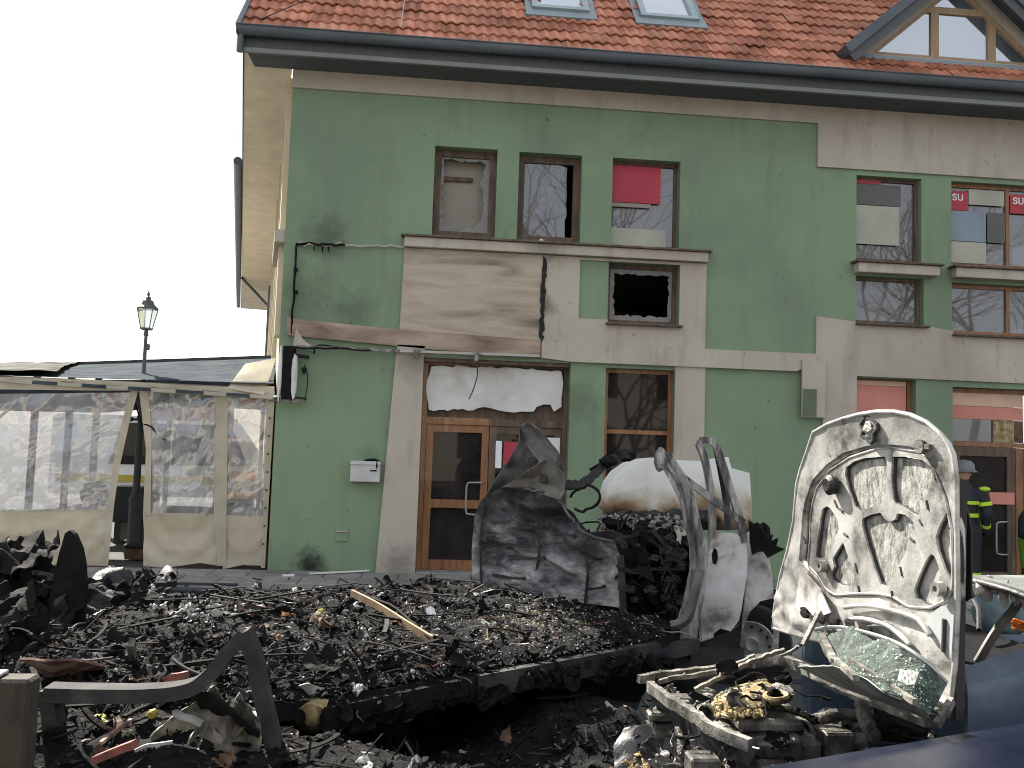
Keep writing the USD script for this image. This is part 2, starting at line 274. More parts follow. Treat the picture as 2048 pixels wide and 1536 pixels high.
M['tank'] = usdkit.material(stage, '/World/Looks/white_plastic', {
    'g': ('geometry', {}), 'n': ('noise_texture', {'scale': 2.4, 'detail': 6., 'roughness': .6}), 's': ('separate_xyz', {}), 'z': ('map_range', {'from_min': 1.25, 'from_max': 1.72, 'to_min': -.32, 'to_max': .42}),
    'a': ('math', {'math_type': 'add'}), 'r': ('rgb_ramp', {'ramp': [(.18, (.05, .035, .025)), (.34, (.26, .17, .09)), (.48, (.50, .46, .36)), (.66, (.72, .72, .69))]}), 'p': ('principled_bsdf', {'roughness': .45})},
    [('g.position', 'n.vector'), ('g.position', 's.vector'), ('s.z', 'z.value'), ('n.fac', 'a.value1'), ('z.result', 'a.value2'), ('a.value', 'r.fac'), ('r.color', 'p.base_color')], surface='p.BSDF')
M['tyre'] = flat('tyre_rubber', (.015, .015, .015), .85)
M['hubcap'] = nm('hubcap', [(.3, (.30, .29, .28)), (.7, (.60, .59, .57))], scale=9., rough=.4, metal=.5)
M['hoodskin'] = nm('heated_steel', [(.34, (.10, .10, .09)), (.45, (.26, .26, .235)), (.54, (.44, .44, .41)), (.72, (.66, .66, .62))], scale=34., detail=6., rough=.4, metal=.45, bump=.35, bscale=90., noise_rough=.75, stretch=(1, 1, .45))
M['hoodframe'] = nm('hood_inner_paint', [(.28, (.04, .039, .038)), (.40, (.17, .165, .155)), (.48, (.35, .348, .33)), (.58, (.50, .495, .47)), (.78, (.63, .625, .595))], scale=3.6, detail=11., rough=.36, metal=.35, bump=.14, bscale=70., distortion=.3, noise_rough=.68)
M['hoodshade'] = nm('hood_channel_shade', [(.3, (.012, .012, .012)), (.58, (.03, .029, .028)), (.82, (.12, .115, .105))], scale=4., detail=8., rough=.6)  # shade of the bonnet rim painted dark into the sooty channel floor
M['hooddark'] = flat('hood_dark_and_shade', (.03, .03, .032), .8)  # dark of slots and lip, also of the shade drawn round the recesses
M['iron'] = nm('engine_iron', [(.3, (.03, .028, .026)), (.5, (.10, .095, .085)), (.68, (.27, .255, .22)), (.85, (.48, .46, .40))], scale=9., detail=8., rough=.5, metal=.5, bump=.5, bscale=60.)
M['ironpale'] = nm('ashy_iron', [(.32, (.035, .033, .03)), (.5, (.14, .135, .12)), (.72, (.42, .40, .36))], scale=9., detail=8., rough=.55, metal=.3, bump=.4, bscale=60.)
M['screen'] = nm('crazed_screen', [(.34, (.006, .010, .008)), (.49, (.022, .036, .029)), (.61, (.09, .13, .105)), (.76, (.40, .47, .42))], scale=11., detail=9., rough=.4, metal=.1, bump=.8, bscale=60., noise_rough=.75, stretch=(.5, 1.6, 1))
M['bluecar'] = nm('blue_paint', [(.3, (.0022, .0042, .013)), (.7, (.0035, .0062, .018))], scale=4., detail=8., rough=.35, spec=.22, rr=(.28, .5))
M['bluedull'] = nm('blistered_blue', [(.3, (.040, .062, .09)), (.55, (.075, .105, .145)), (.8, (.14, .175, .21))], scale=2.5, detail=7., rough=.5)
M['roofash'] = nm('ashy_roof', [(.3, (.09, .10, .095)), (.55, (.21, .225, .21)), (.8, (.33, .345, .32))], scale=5., detail=7., rough=.55, metal=.2)
M['pvc'] = cloth_mat('beige_canvas', (.74, .68, .54), (.86, .81, .68), .45)
M['roofcanvas'] = cloth_mat('grey_canvas', (.035, .045, .055), (.075, .088, .10), .0, spec=.02, rough=1.)
M['palecanvas'] = cloth_mat('pale_canvas', (.66, .61, .49), (.80, .76, .64), .4)
M['film'] = pane_mat('clear_film', tint=(.82, .83, .84), dirt=.22, dirtc=(.62, .61, .58), rough=.10, base=.07, ior=1.5, bump=.22, bsc=3., bst=(2.6, 1, .7))
M['post'] = flat('dark_post', (.028, .032, .036), .5)
M['lampiron'] = flat('lamp_iron', (.07, .085, .085), .6)
M['lampglass'] = pane_mat('lantern_glass', dirt=.15, dirtc=(.6, .6, .6))
M['suit'] = nm('fire_suit', [(.3, (.010, .013, .018)), (.7, (.024, .028, .036))], scale=9., rough=.85)
M['hivis'] = flat('hivis_cloth', (.42, .62, .03), .6)
M['hivisdull'] = flat('green_hivis', (.10, .26, .02), .7)
M['helmet'] = flat('helmet_grey', (.12, .13, .13), .35)
M['skin'] = flat('skin', (.42, .26, .19), .55)
M['whitevan'] = flat('white_car_paint', (.70, .71, .71), .35)
M['stall'] = nm('stall_wood', [(.3, (.18, .07, .03)), (.7, (.33, .15, .07))], scale=5., rough=.7)
M['orangepaint'] = flat('orange_paint', (.65, .25, .02), .5)
M['farwall'] = plaster('far_plaster', (.50, .47, .40), (.42, .39, .33), (.3, .28, .25), .3)
M['farwall2'] = plaster('pale_far_plaster', (.62, .60, .54), (.55, .52, .46), (.4, .38, .35), .3)
M['bark'] = nm('bark', [(.3, (.05, .042, .035)), (.7, (.12, .10, .085))], scale=12., rough=.9, bump=.5)
rng = np.random.default_rng(11)

# ------------------------------------------------------------------ ground
FY = 11.76                                   # plane of the green facade
g = 400.0
single('street', trimesh.Trimesh([[-g, -g, -.06], [g, -g, -.06], [g, g, -.06], [-g, g, -.06]], [[0, 1, 2], [0, 2, 3]], process=False), M['ground'], kind='structure')
pv = thing('pavement', None, None, (0, 0, 0), kind='structure')
part(pv, 'paving_bed', rb((-14, 6.9, -.055), (16, 24, -.022)), M['ground'])
sl = []
for i in range(27):
    for j in range(9):
        x0, y0 = -7.0+i*.5+(j % 2)*.25, 7.26+j*.5
        dz = rng.uniform(-.004, .004); t = rng.uniform(-.004, .004)
        m = rb((x0+.006, y0+.006, -.03), (x0+.494, y0+.494, 0), .008); v = np.array(m.vertices); v[:, 2] += dz + t*(v[:, 0]-x0)/.5; m.vertices = v
        px, py = pix((x0+.25, y0+.25, 0))
        vis = -20 < px < 960 and 1100 < py < 1320
        if vis and len(sl) >= 0: part(pv, 'paving_slab', m, M['slab'])
        else: sl.append(m)
part(pv, 'paving_field', sl, M['slab'], kind='stuff')

# ------------------------------------------------------------------ green building
CX = -2.31                                    # left corner
GB = thing('green_building', 'green and beige plastered building with clay tile roof and fire damaged front', 'building', (3.3, FY, 0))
WX1 = 12.0; ZT = 7.13
SD = np.array([-.212, .9773, 0]); SN = np.array([-.9773, -.212, 0])     # side wall: direction and outward normal
SLEN = 20.0
openings = {  # name: x0, x1, z0, z1
 'w1': (-.24, .67, 4.82, 6.13), 'w2': (.99, 1.92, 4.82, 6.12), 'w3': (2.38, 3.40, 4.81, 6.12), 'w4': (2.36, 3.42, 3.67, 4.56),
 'w5': (6.13, 7.16, 4.79, 6.09), 'w6': (7.64, 10.4, 4.79, 6.09), 'w7': (6.13, 7.20, 3.84, 4.55), 'w8': (7.65, 10.4, 3.74, 4.52),
 'g1': (-.28, 1.84, .0, 3.04), 'g2': (2.36, 3.38, .35, 3.0), 'g3': (6.14, 7.08, .0, 3.01), 'g4': (7.66, 10.4, .0, 2.93)}
hole = unary_union([sbox(a, c-.0, b, d) for a, b, c, d in openings.values()])
wall = sbox(CX, -.05, WX1, 7.6).difference(hole)
def sub(b): return b.difference(hole)
part(GB, 'wall', wprism(wall, FY, FY+.32), M['green'])
sidepoly = sbox(0, -.05, SLEN, 7.6)
c0 = np.array([CX, FY, 0])
part(GB, 'side_wall', pprism(sidepoly, c0+SN*-.002+SD*.004, SD, (0, 0, 1), 0.0, .30), M['cream'])
# beige render, 3 cm proud of the green
def proud(poly, t=.03): return wprism(poly, FY-t, FY+.0)
def W(*pts): return Polygon([(at(x, y, FY)[0], at(x, y, FY)[2]) for x, y in pts])
part(GB, 'cornice_band', proud(Polygon([(CX, 6.84), (5.5, 6.84), (5.5, 6.17), (WX1, 6.17), (WX1, ZT), (CX, ZT)]).difference(unary_union([sbox(5.9, 6.16, 5.9, 6.16)])), .035), M['beige'])
panel_area = Polygon([(1.40, 3.33), (1.40, 4.60), (3.82, 4.60), (3.82, 3.33)]).difference(sbox(1.93, 3.70, 2.36, 4.56))
part(GB, 'beige_panel', proud(sub(panel_area)), M['beige'])
part(GB, 'beige_band', proud(sub(Polygon([(1.40, 3.10), (1.40, 3.33), (5.51, 3.33), (5.51, 3.19), (5.2, 3.06), (1.84, 3.06)])), .06), M['beige'])
part(GB, 'pilaster', proud(sub(Polygon([(-.66, 3.2), (-.27, 3.2), (-.28, -.04), (-.83, -.04), (-.67, 3.1)])), .05), M['beige'])
part(GB, 'pilaster', proud(sub(sbox(3.38, -.04, 3.83, 3.06)), .03), M['beige'])
part(GB, 'beige_panel', proud(sub(Polygon([(5.505, 3.9), (6.13, 3.84), (7.20, 3.83), (7.65, 3.77), (8.8, 3.69), (WX1, 3.5), (WX1, 3.01), (6.14, 3.03), (6.14, -.04), (5.62, -.04), (5.62, 2.5), (5.505, 2.5)])), .035), M['beige'])
part(GB, 'scorched_panel', proud(sub(Polygon([(-.64, 3.42), (-.62, 4.60), (1.385, 4.60), (1.385, 3.36)])), .028), M['scorch'])
part(GB, 'scorched_strip', proud(sub(Polygon([(-2.22, 3.52), (-2.10, 3.50), (-.64, 3.418), (1.385, 3.358), (1.385, 3.12), (-.1, 3.15), (-2.20, 3.27)])), .05), M['scorch2'])
# jagged soot edge right of the scorched panel
e = jag([(1.36, 3.15), (1.42, 3.15), (1.43, 4.55), (1.38, 4.58)], .05, .012, np.random.default_rng(5))
part(GB, 'charred_edge', proud(Polygon(e).buffer(0), .045), M['black'])
def ledge(x0, x1, zt, zb, out):
    p = part(GB, 'ledge', rb((x0, FY-out, zb), (x1, FY-.002, zt-.02), .006), M['beige'])
    part(p, 'ledge_cap', rb((x0-.05, FY-out-.04, zt-.018), (x1+.05, FY-.003, zt+.012), .005), M['woodburnt'])
ledge(-.62, 3.82, 4.77, 4.61, .11)
ledge(6.09, 7.36, 4.74, 4.575, .16); ledge(7.62, 11.0, 4.74, 4.575, .16)
for x0, x1, z in ((2.33, 3.46, 3.66), (6.11, 7.25, 3.83), (7.63, 10.5, 3.73)):
    part(GB, 'window_sill', rb((x0, FY-.10, z-.035), (x1, FY+.10, z), .006), M['woodburnt'])

def win(name, fm, fw=.075, rec=.15, mull=(), trans=(), pane=None, pane_poly=None):
    a, b, c, d = openings[name]; y0, y1 = FY+rec, FY+rec+.07
    fr = sbox(a+.002, c+.002, b-.002, d-.002).difference(sbox(a+fw, c+fw, b-fw, d-fw))
    bars = [sbox(x-fw/2, c+fw-.001, x+fw/2, d-fw+.001) for x in mull] + [sbox(a+fw-.001, z-fw/2, b-fw+.001, z+fw/2) for z in trans]
    p = part(GB, 'window', wprism(unary_union([fr]+bars), y0, y1), fm)
    if pane is not None:
        q = pane_poly if pane_poly is not None else sbox(a+fw-.01, c+fw-.01, b-fw+.01, d-fw+.01)
        part(p, 'pane', wprism(q, y0+.03, y0+.038), pane)
    return p, y0
def board(parent, name, poly, y, m): return part(parent, name, wprism(poly, y, y+.006), m)
# upper left windows, broken
wr = np.random.default_rng(21)
a, b, c, d = openings['w1']
p, y0 = win('w1', M['woodburnt'], .10, pane=M['broken'], pane_poly=sbox(a+.09, c+.09, b-.09, d-.09).difference(Polygon(jag([(a+.16, c+.22), (b-.30, c+.14), (b-.20, c+.3), (b-.17, c+.55), (b-.22, d-.40), (b-.16, d-.17), (a+.13, d-.13), (a+.12, c+.5)], .05, .018, wr)).buffer(0)))
board(p, 'blind', sbox(a+.03, c+.03, b-.03, d-.03), y0+.18, M['blind'])  # added board behind the broken pane, in the tone of a lit ceiling
part(p, 'blind_rail', rb((a+.1, y0+.14, d-.42), (b-.34, y0+.17, d-.35), .01), M['woodburnt'])
a, b, c, d = openings['w2']
win('w2', M['woodburnt'], .10, pane=M['glassrefl'], pane_poly=Polygon(jag([(a+.10, c+.1), (b-.20, c+.1), (b-.19, d-.14), (b-.4, d-.10), (a+.1, d-.12)], .08, .010, wr)).buffer(0))
part(GB, 'sill_scrap', [lump((1.35, FY-.03, 4.80), (.035, .02, .035), 3), lump((1.42, FY-.04, 4.79), (.02, .02, .015), 4)], M['paper'])
a, b, c, d = openings['w3']
p, y0 = win('w3', M['woodburnt'], .05, pane=M['glassrefl'])
board(p, 'red_poster', sbox(a+.02, d-.62, b-.26, d-.06), y0-.012, M['red'])
board(p, 'window_print', sbox(a+.02, c+.03, b-.16, c+.30), y0-.012, M['beigeprint'])
board(p, 'window_print', sbox(a+.02, c+.62, b-.40, d-.63), y0-.012, M['blind'])
a, b, c, d = openings['w4']
win('w4', M['woodburnt'], .06, pane=M['broken'], pane_poly=sbox(a+.05, c+.05, b-.05, d-.05).difference(Polygon(jag([(a+.13, c+.14), (b-.13, c+.14), (b-.10, d-.14), (a+.12, d-.13)], .05, .012, wr)).buffer(0)))
a, b, c, d = openings['w5']
p, y0 = win('w5', M['woodburnt'], .05, .10, pane=M['glassrefl'])
board(p, 'window_print', sbox(a+.02, d-.42, b-.28, d-.10), y0-.012, M['greyprint'])
board(p, 'red_poster', sbox(a+.02, d-.095, b-.60, d-.04), y0-.012, M['red'])
board(p, 'window_print', sbox(a+.02, d-1.03, b-.30, d-.43), y0-.012, M['beigeprint'])
def letters(parent, text, x, z, h, y, m):
    t = meshkit.text_mesh(text, h, .003, bold=True); v = np.array(t.vertices); part(parent, 'lettering', trimesh.Trimesh(np.stack([v[:, 0]+x, y-v[:, 2], v[:, 1]+z], 1), t.faces, process=False), m)
a, b, c, d = openings['w6']
p, y0 = win('w6', M['wood'], .06, .10, mull=(8.62,), pane=M['glassrefl'])
for k, xx in enumerate((a+.03, 8.66)):
    board(p, 'red_poster', sbox(xx, d-.42, xx+.30, d-.12), y0-.012, M['red'])
    letters(p, 'SU', xx+.03, d-.27, .10, y0-.016, M['paper'])
board(p, 'window_print', sbox(a+.34, d-.32, a+.92, d-.08), y0-.012, M['beigeprint'])
board(p, 'window_print', sbox(a+.03, d-.90, a+.62, d-.43), y0-.012, M['bluegrey'])
board(p, 'window_print', sbox(a+.64, d-.90, a+.93, d-.43), y0-.012, M['greyprint'])
board(p, 'window_print', sbox(a+.03, c+.06, a+.62, d-.91), y0-.012, M['beigeprint'])
win('w7', M['woodburnt'], .05, .10, pane=M['glassrefl'])
win('w8', M['wood'], .06, .10, mull=(8.62,), pane=M['glassrefl'])

# main glazed entrance, left
a, b, c, d = openings['g1']; y0 = FY+.17
zt = 2.10
def door_frame(a, b, c, d, y0, zt):
    return unary_union([sbox(a, c, a+.07, d), sbox(b-.07, c, b, d), sbox(a, d-.08, b, d), sbox(a, zt, b, zt+.10)])
ent = part(GB, 'entrance', wprism(door_frame(a+.002, b-.002, c, d-.002, y0, zt).intersection(sbox(a, c, .70, 9)), y0, y0+.10), M['wood'])
part(ent, 'burnt_frame', wprism(door_frame(a+.002, b-.002, c, d-.002, y0, zt).intersection(sbox(.702, c, 3, 9)), y0, y0+.10), M['woodburnt'])
bp = Polygon(np.vstack([jag([(a+.09, 2.30), (a+.05, 2.62), (a+.11, 2.93), (1.0, 2.95), (b-.12, 2.93), (b-.09, 2.75), (b-.10, 2.42), (b-.2, 2.34), (b-.26, 2.44), (b-.36, 2.44), (b-.50, 2.33), (1.0, 2.31), (.6, 2.37), (.45, 2.32)], .07, .012, wr)])).buffer(0)
bp = max(polys(bp), key=lambda q: q.area)
part(ent, 'torn_white_sheet', polysheet(bp, (0, y0-.02, 0), (1, 0, 0), (0, 0, 1), .004, .10, lambda v: np.stack([0*v[:, 0], .03*nz(v, 2.2, 3), 0*v[:, 0]], 1)), M['white'], smooth=40)
part(ent, 'sheet_backing', wprism(sbox(a+.07, zt+.10, b-.07, d-.08), y0+.06, y0+.075), M['woodburnt'])
def leaf(x0, x1, m, name='door'):
    fr = sbox(x0, .02, x1, zt-.006).difference(sbox(x0+.10, .16, x1-.10, .90)).difference(sbox(x0+.10, 1.02, x1-.10, zt-.11))
    q = part(GB, name, wprism(fr, y0+.02, y0+.075), m)
    part(q, 'door_pane', wprism(sbox(x0+.095, .155, x1-.095, .905), y0+.045, y0+.052), M['glassdark'])
    part(q, 'door_pane', wprism(sbox(x0+.095, 1.015, x1-.095, zt-.105), y0+.045, y0+.052), M['glassdark']); return q
q = leaf(a+.078, .70, M['wood'])
hx = .60
part(q, 'handle', tube(spline([(hx+.05, y0+.02, 1.28), (hx, y0-.05, 1.28), (hx-.18, y0-.06, 1.27), (hx-.20, y0-.06, 1.2), (hx-.20, y0-.06, .9), (hx-.18, y0-.06, .83), (hx, y0-.05, .82), (hx+.05, y0+.02, .82)], 30), .014, 8), M['steel'], smooth=True)
q = leaf(.71, b-.078, M['woodburnt'])
for (xa, ya, xb, yb, mm, dy) in ((990, 882, 1004, 936, 'paper', .0), (1006, 884, 1040, 930, 'red', .008), (1070, 876, 1120, 930, 'paper', .0), (1078, 896, 1104, 920, 'red', .008)):
    a_, b_ = at(xa, yb, y0+.02), at(xb, ya, y0+.02); board(q, 'notice', sbox(a_[0], a_[2], b_[0], b_[2]), y0+.012-dy, M[mm])
# narrow window beside the entrance
a, b, c, d = openings['g2']
p, y0 = win('g2', M['wood'], .06, .12, trans=(2.08,), pane=M['glassdark'])
part(p, 'shelf', rb((a+.1, FY+.55, 2.72), (b-.2, FY+.75, 2.75), .004), M['paper']); part(p, 'shelf', rb((a+.42, FY+.5, 2.75), (a+.47, FY+.6, 2.98), .004), M['paper'])  # white bars behind the pane stand for a reflected window
a, b, c, d = openings['g3']
p, y0 = win('g3', M['wood'], .06, .14, trans=(2.1,), pane=M['glassdark'])
board(p, 'window_print', sbox(a+.04, 2.16, b-.08, d-.10), y0-.012, M['redpale']); board(p, 'window_print', sbox(a+.04, d-.097, b-.08, d-.03), y0-.012, M['pinkprint'])
a, b, c, d = openings['g4']
p, y0 = win('g4', M['wood'], .07, .14, trans=(2.08,), pane=None)
board(p, 'transom_print', sbox(a+.05, 2.66, 8.9, d-.06), y0+.02, M['pinkprint']); board(p, 'transom_print', sbox(a+.05, 2.46, 8.9, 2.655), y0+.02, M['redpale'])
board(p, 'transom_pane', sbox(a+.05, 2.12, a+.72, 2.455), y0+.02, M['glassrefl']); board(p, 'transom_print', sbox(a+.76, 2.12, a+1.08, 2.455), y0+.02, M['ochre']); board(p, 'transom_print', sbox(a+1.09, 2.12, 8.9, 2.455), y0+.02, M['brownchip'])
x0 = a+.075; x1 = x0+1.02
fr = sbox(x0, .02, x1, 2.035).difference(sbox(x0+.13, .16, x1-.13, 1.90))
q = part(GB, 'door', wprism(fr, y0+.0, y0+.06), M['woodburnt'])
part(q, 'door_pane', wprism(sbox(x0+.12, .15, x1-.12, 1.91), y0+.03, y0+.037), M['glassdark'])
board(q, 'notice', sbox(x0+.55, 1.18, x1-.02, 1.36), y0-.01, M['redpale'])
hx = x0+.80
part(q, 'handle', tube(spline([(hx+.1, y0, .92), (hx-.02, y0-.06, .92), (hx-.12, y0-.06, .90), (hx-.13, y0-.06, .8), (hx-.13, y0-.06, .55), (hx-.12, y0-.06, .45), (hx-.02, y0-.06, .43), (hx+.1, y0, .43)], 30), .014, 8), M['steel'], smooth=True)
part(GB, 'door_post', rb((x1+.005, y0-.01, .02), (x1+.12, y0+.08, 2.04), .004), M['wood'])
fr = sbox(x1+.125, .02, x1+1.1, 2.035).difference(sbox(x1+.22, .16, x1+1.0, 1.93))
q = part(GB, 'door', wprism(fr, y0, y0+.06), M['woodburnt']); part(q, 'door_pane', wprism(sbox(x1+.21, .15, x1+1.01, 1.94), y0+.03, y0+.037), M['glassdark'])
part(q, 'handle', bar((x1+.45, y0-.05, 1.6), (x1+.45, y0-.05, 1.85), .02, .02), M['steel'])
part(GB, 'threshold', rb((-.275, FY-.03, -.05), (1.835, FY+.30, .015), .006), M['slab'])
part(GB, 'lintel', rb((-.275, FY+.02, 2.985), (1.835, FY+.165, 3.036)), M['woodburnt'])
part(GB, 'threshold', rb((7.67, FY-.03, -.05), (10.3, FY+.30, .015), .006), M['slab'])
# rooms behind the openings
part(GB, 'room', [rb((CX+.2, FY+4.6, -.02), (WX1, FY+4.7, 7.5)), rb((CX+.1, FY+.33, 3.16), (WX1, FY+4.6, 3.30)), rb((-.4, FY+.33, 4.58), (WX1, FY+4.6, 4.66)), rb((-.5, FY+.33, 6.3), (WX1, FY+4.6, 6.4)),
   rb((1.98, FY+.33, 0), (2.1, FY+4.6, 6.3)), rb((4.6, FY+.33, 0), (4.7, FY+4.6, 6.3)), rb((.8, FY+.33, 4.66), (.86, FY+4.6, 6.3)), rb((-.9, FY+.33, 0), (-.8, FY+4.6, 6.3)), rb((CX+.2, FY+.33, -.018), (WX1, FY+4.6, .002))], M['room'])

# eaves
EY, GX0 = FY-.55, -2.95
zs = 7.10
part(GB, 'soffit', rb((GX0+.1, EY+.06, zs), (WX1, FY-.036, zs+.02)), M['soffit'])
part(GB, 'fascia', rb((GX0+.06, EY+.035, zs-.012), (WX1, EY+.058, 7.42)), M['soffit'])
th = np.linspace(math.pi, 2*math.pi, 11)
gp = [(-.085*math.cos(t)*-1, .10*math.sin(t)*1.25) for t in th]
prof = np.array([(.085*math.cos(t), .125*math.sin(t)) for t in th] + [(.075*math.cos(t), .112*math.sin(t)) for t in th[::-1]])
gz0 = 7.395
gut = part(GB, 'gutter', sweep([(GX0, EY-.06, gz0), (WX1, EY-.06, gz0)], np.stack([-prof[:, 0], prof[:, 1]], 1)[::-1] if False else prof), M['gutter'], smooth=35)
part(gut, 'gutter_bead', tube([(GX0, EY-.145, gz0), (WX1, EY-.145, gz0)], .012, 8), M['gutter'], smooth=True)
part(gut, 'gutter_end', wprism(Polygon([(GX0-.012, 7.40), (GX0, 7.40), (GX0, 7.27), (GX0-.012, 7.27)]), EY-.145, EY+.02), M['gutter'])
part(gut, 'gutter_outlet', tube([(GX0+.03, EY-.05, 7.30), (GX0+.03, EY-.05, 7.05)], .045, 10), M['gutter'], smooth=40)
part(GB, 'fascia_trim', rb((GX0+.02, EY-.02, zs-.03), (WX1, EY+.034, zs+.035), .004), flat('light_trim', (.17, .18, .17), .6))
for k in range(12):
    part(gut, 'gutter_bracket', rb((GX0+.4+k*1.0, EY-.152, 7.255), (GX0+.425+k*1.0, EY-.02, 7.262)), M['gutter'])
# side eave
so = c0 + SN*.02; off = .70
e_end = gz(483, 617, 7.1); slen = (e_end-c0)@SD
corners = [so+[0, 0, zs], so+SN*off+[0, 0, zs], so+SN*off+SD*slen+[0, 0, zs], so+SD*slen+[0, 0, zs]]
st = -.55/SD[1]
fo = gz(489, 100, zs); eo = e_end; fi = so+SD*st*.9; ei = so+SD*slen
def wz(v, z): return np.array([v[0], v[1], z])
part(GB, 'side_soffit', trimesh.convex.convex_hull([wz(v, z) for v in (fo, eo, fi, ei) for z in (zs+.006, zs+.026)]), M['soffit_side'])
part(GB, 'side_fascia', trimesh.convex.convex_hull([wz(v, z)+SN*d for v in (fo, eo) for z in (zs, zs+.34) for d in (.002, .02)]), M['soffit'])
g0, g1 = gz(476, 322, 7.15), gz(477, 612, 7.15)
part(GB, 'side_gutter', [tube([g0, g1], .085, 10)], M['gutter'], smooth=40)
part(GB, 'downpipe', [tube([gz(484, 556, 7.05), so+SD*((gz(528, 590, 7.0)-so)@SD)+[0, 0, 6.55]], .05, 8), tube([so+SN*.06+SD*slen*.6+[0, 0, 6.5], so+SN*.06+SD*slen*.6], .05, 8)], M['gutter'], smooth=40)
# pilaster strips, ledge and small windows down the side wall
for s_, w_ in ((.25, .5), (2.2, .25), (4.5, .25), (7.0, .25), (10.5, .3), (14, .3)):
    part(GB, 'side_strip', pprism(sbox(s_, .0 if s_ > 1 else 3.3, s_+w_, 7.09), so, SD, (0, 0, 1), -.05, .025), M['cream'])
part(GB, 'side_ledge', pprism(sbox(.02, 4.6, 2.0, 4.78), so, SD, (0, 0, 1), -.12, .02), M['beige'])
for s_, z0_, z1_ in ((3.0, 3.6, 4.6), (5.6, 3.6, 4.6), (8.2, 3.6, 4.6), (3.0, 5.2, 6.3), (5.6, 5.2, 6.3), (9., 5.2, 6.3)):
    q = part(GB, 'side_window', pprism(sbox(s_, z0_, s_+.8, z1_).difference(sbox(s_+.07, z0_+.07, s_+.73, z1_-.07)), so, SD, (0, 0, 1), -.02, .02), M['wood'])
    part(q, 'pane', pprism(sbox(s_+.07, z0_+.07, s_+.73, z1_-.07), so, SD, (0, 0, 1), -.004, .014), M['glassrefl'])

# roof
PIT = math.radians(50); RD = np.array([0, math.cos(PIT), math.sin(PIT)]); RN = np.array([0, -math.sin(PIT), math.cos(PIT)])
RO = np.array([-2.93, EY-.02, 7.40])
RL = 7.5
roof = part(GB, 'roof', pprism(sbox(0, .02, WX1+2.93, RL), RO, (1, 0, 0), RD, -.10, -.012), M['tile_dark'])
part(GB, 'verge_board', pprism(sbox(-.05, -.06, .012, RL), RO, (1, 0, 0), RD, -.16, .085), M['gutter'])
part(GB, 'gable_wall', trimesh.convex.convex_hull([[CX, FY+.34, 7.55], [CX, FY+9, 7.55], [CX, FY+4.5, 12.4], [CX+.3, FY+.34, 7.55], [CX+.3, FY+9, 7.55], [CX+.3, FY+4.5, 12.4]]), M['cream'])
part(GB, 'rear_roof', pprism(sbox(0, 0, WX1+2.93, RL), RO+RD*RL+[0, 0, -.02], (1, 0, 0), np.array([0, math.cos(PIT), -math.sin(PIT)]), -.1, 0), M['tile_dark'])
nx = 13; xs = np.linspace(0, .304, nx); hh = .030*(np.abs(np.cos(math.pi*(xs/.152)))**1.3)
GA = .315
def tile(x, s):
    V = []; L = .36
    for (ss, lift, drop) in ((0, .040, 0), (L, .004, 0)):
        for k in range(nx): V.append(RO + [x+xs[k], 0, 0] + RD*(s+ss) + RN*(hh[k]+lift))
    for k in range(nx): V.append(RO + [x+xs[k], 0, 0] + RD*s + RN*(hh[k]+.018))
    F = []
    for k in range(nx-1):
        F += [[k, k+1, nx+k+1], [k, nx+k+1, nx+k], [2*nx+k, 2*nx+k+1, k+1], [2*nx+k, k+1, k]]
    return trimesh.Trimesh(np.array(V), F, process=False)
def on_roof(px, py): q = onp(px, py, RO+RN*.03, RN)-RO; return q[0], q@RD
sky1 = [on_roof(*q) for q in ((1066, 20), (1176, 34))]; sky2 = [on_roof(*q) for q in ((1283, 38), (1395, 50))]
sk = []
for (xa, sa), (xb, sb) in (sky1, sky2):
    s_ = (sa+sb)/2; sk.append((xa-.02, xb+.02, s_, s_+1.4))
dl = on_roof(1668, 108); DX0 = RO[0]+dl[0]; DY = (RO+RD*dl[1])[1]-.02; DZ = (RO+RD*dl[1])[2]
apex = at(1915, -88, DY); DX1 = 2*apex[0]-DX0
rest = []; cnt = 0; tr = np.random.default_rng(8)
for r in range(23):
    for k in range(49):
        x, s = k*.3, -.05+r*GA
        if x+.3 > WX1+2.93: continue
        X = RO[0]+x; cx, cs = x+.15, s+.16
        if any(xa+.02 < cx < xb-.02 and sa-.1 < cs < sb for xa, xb, sa, sb in sk): continue
        hz = (RO+RD*cs)[2]
        if hz > DZ+.02 and abs(X+.15-apex[0]) < (apex[0]-DX0)*(1-(hz-DZ)/max(.1, (apex[2]-DZ)))-.12 : continue
        px, py = pix(RO+[x+.15, 0, 0]+RD*(s+.2)); m = tile(x, s)
        m.vertices = m.vertices + RN*tr.normal(0, .0035) + RD*tr.normal(0, .008) + (RN*.012 if tr.random() < .06 else 0)
        if py > -6 and px < 2060 and cnt < 300: part(roof, 'roof_tile', m, M['tile']); cnt += 1
        else: rest.append(m)
part(roof, 'tile_field', rest, M['tile'], kind='stuff')
for xa, xb, sa, sb in sk:
    o = RO+[xa, 0, 0]+RD*sa; w = xb-xa; h = 1.35
    q = part(GB, 'skylight', pprism(sbox(0, 0, w, h).difference(sbox(.09, .10, w-.09, h-.09)), o, (1, 0, 0), RD, .0, .11), M['alu'])
    part(q, 'pane', pprism(sbox(.085, .095, w-.085, h-.085), o, (1, 0, 0), RD, .05, .06), M['glasssky'])
    part(q, 'apron', pprism(sbox(-.10, -.22, w+.10, -.002), o, (1, 0, 0), RD, .04, .075), M['lead'])
    for sb_ in (sbox(-.10, 0, -.003, h), sbox(w+.003, 0, w+.10, h)): part(q, 'side_flashing', pprism(sb_, o, (1, 0, 0), RD, .03, .06), M['lead'])
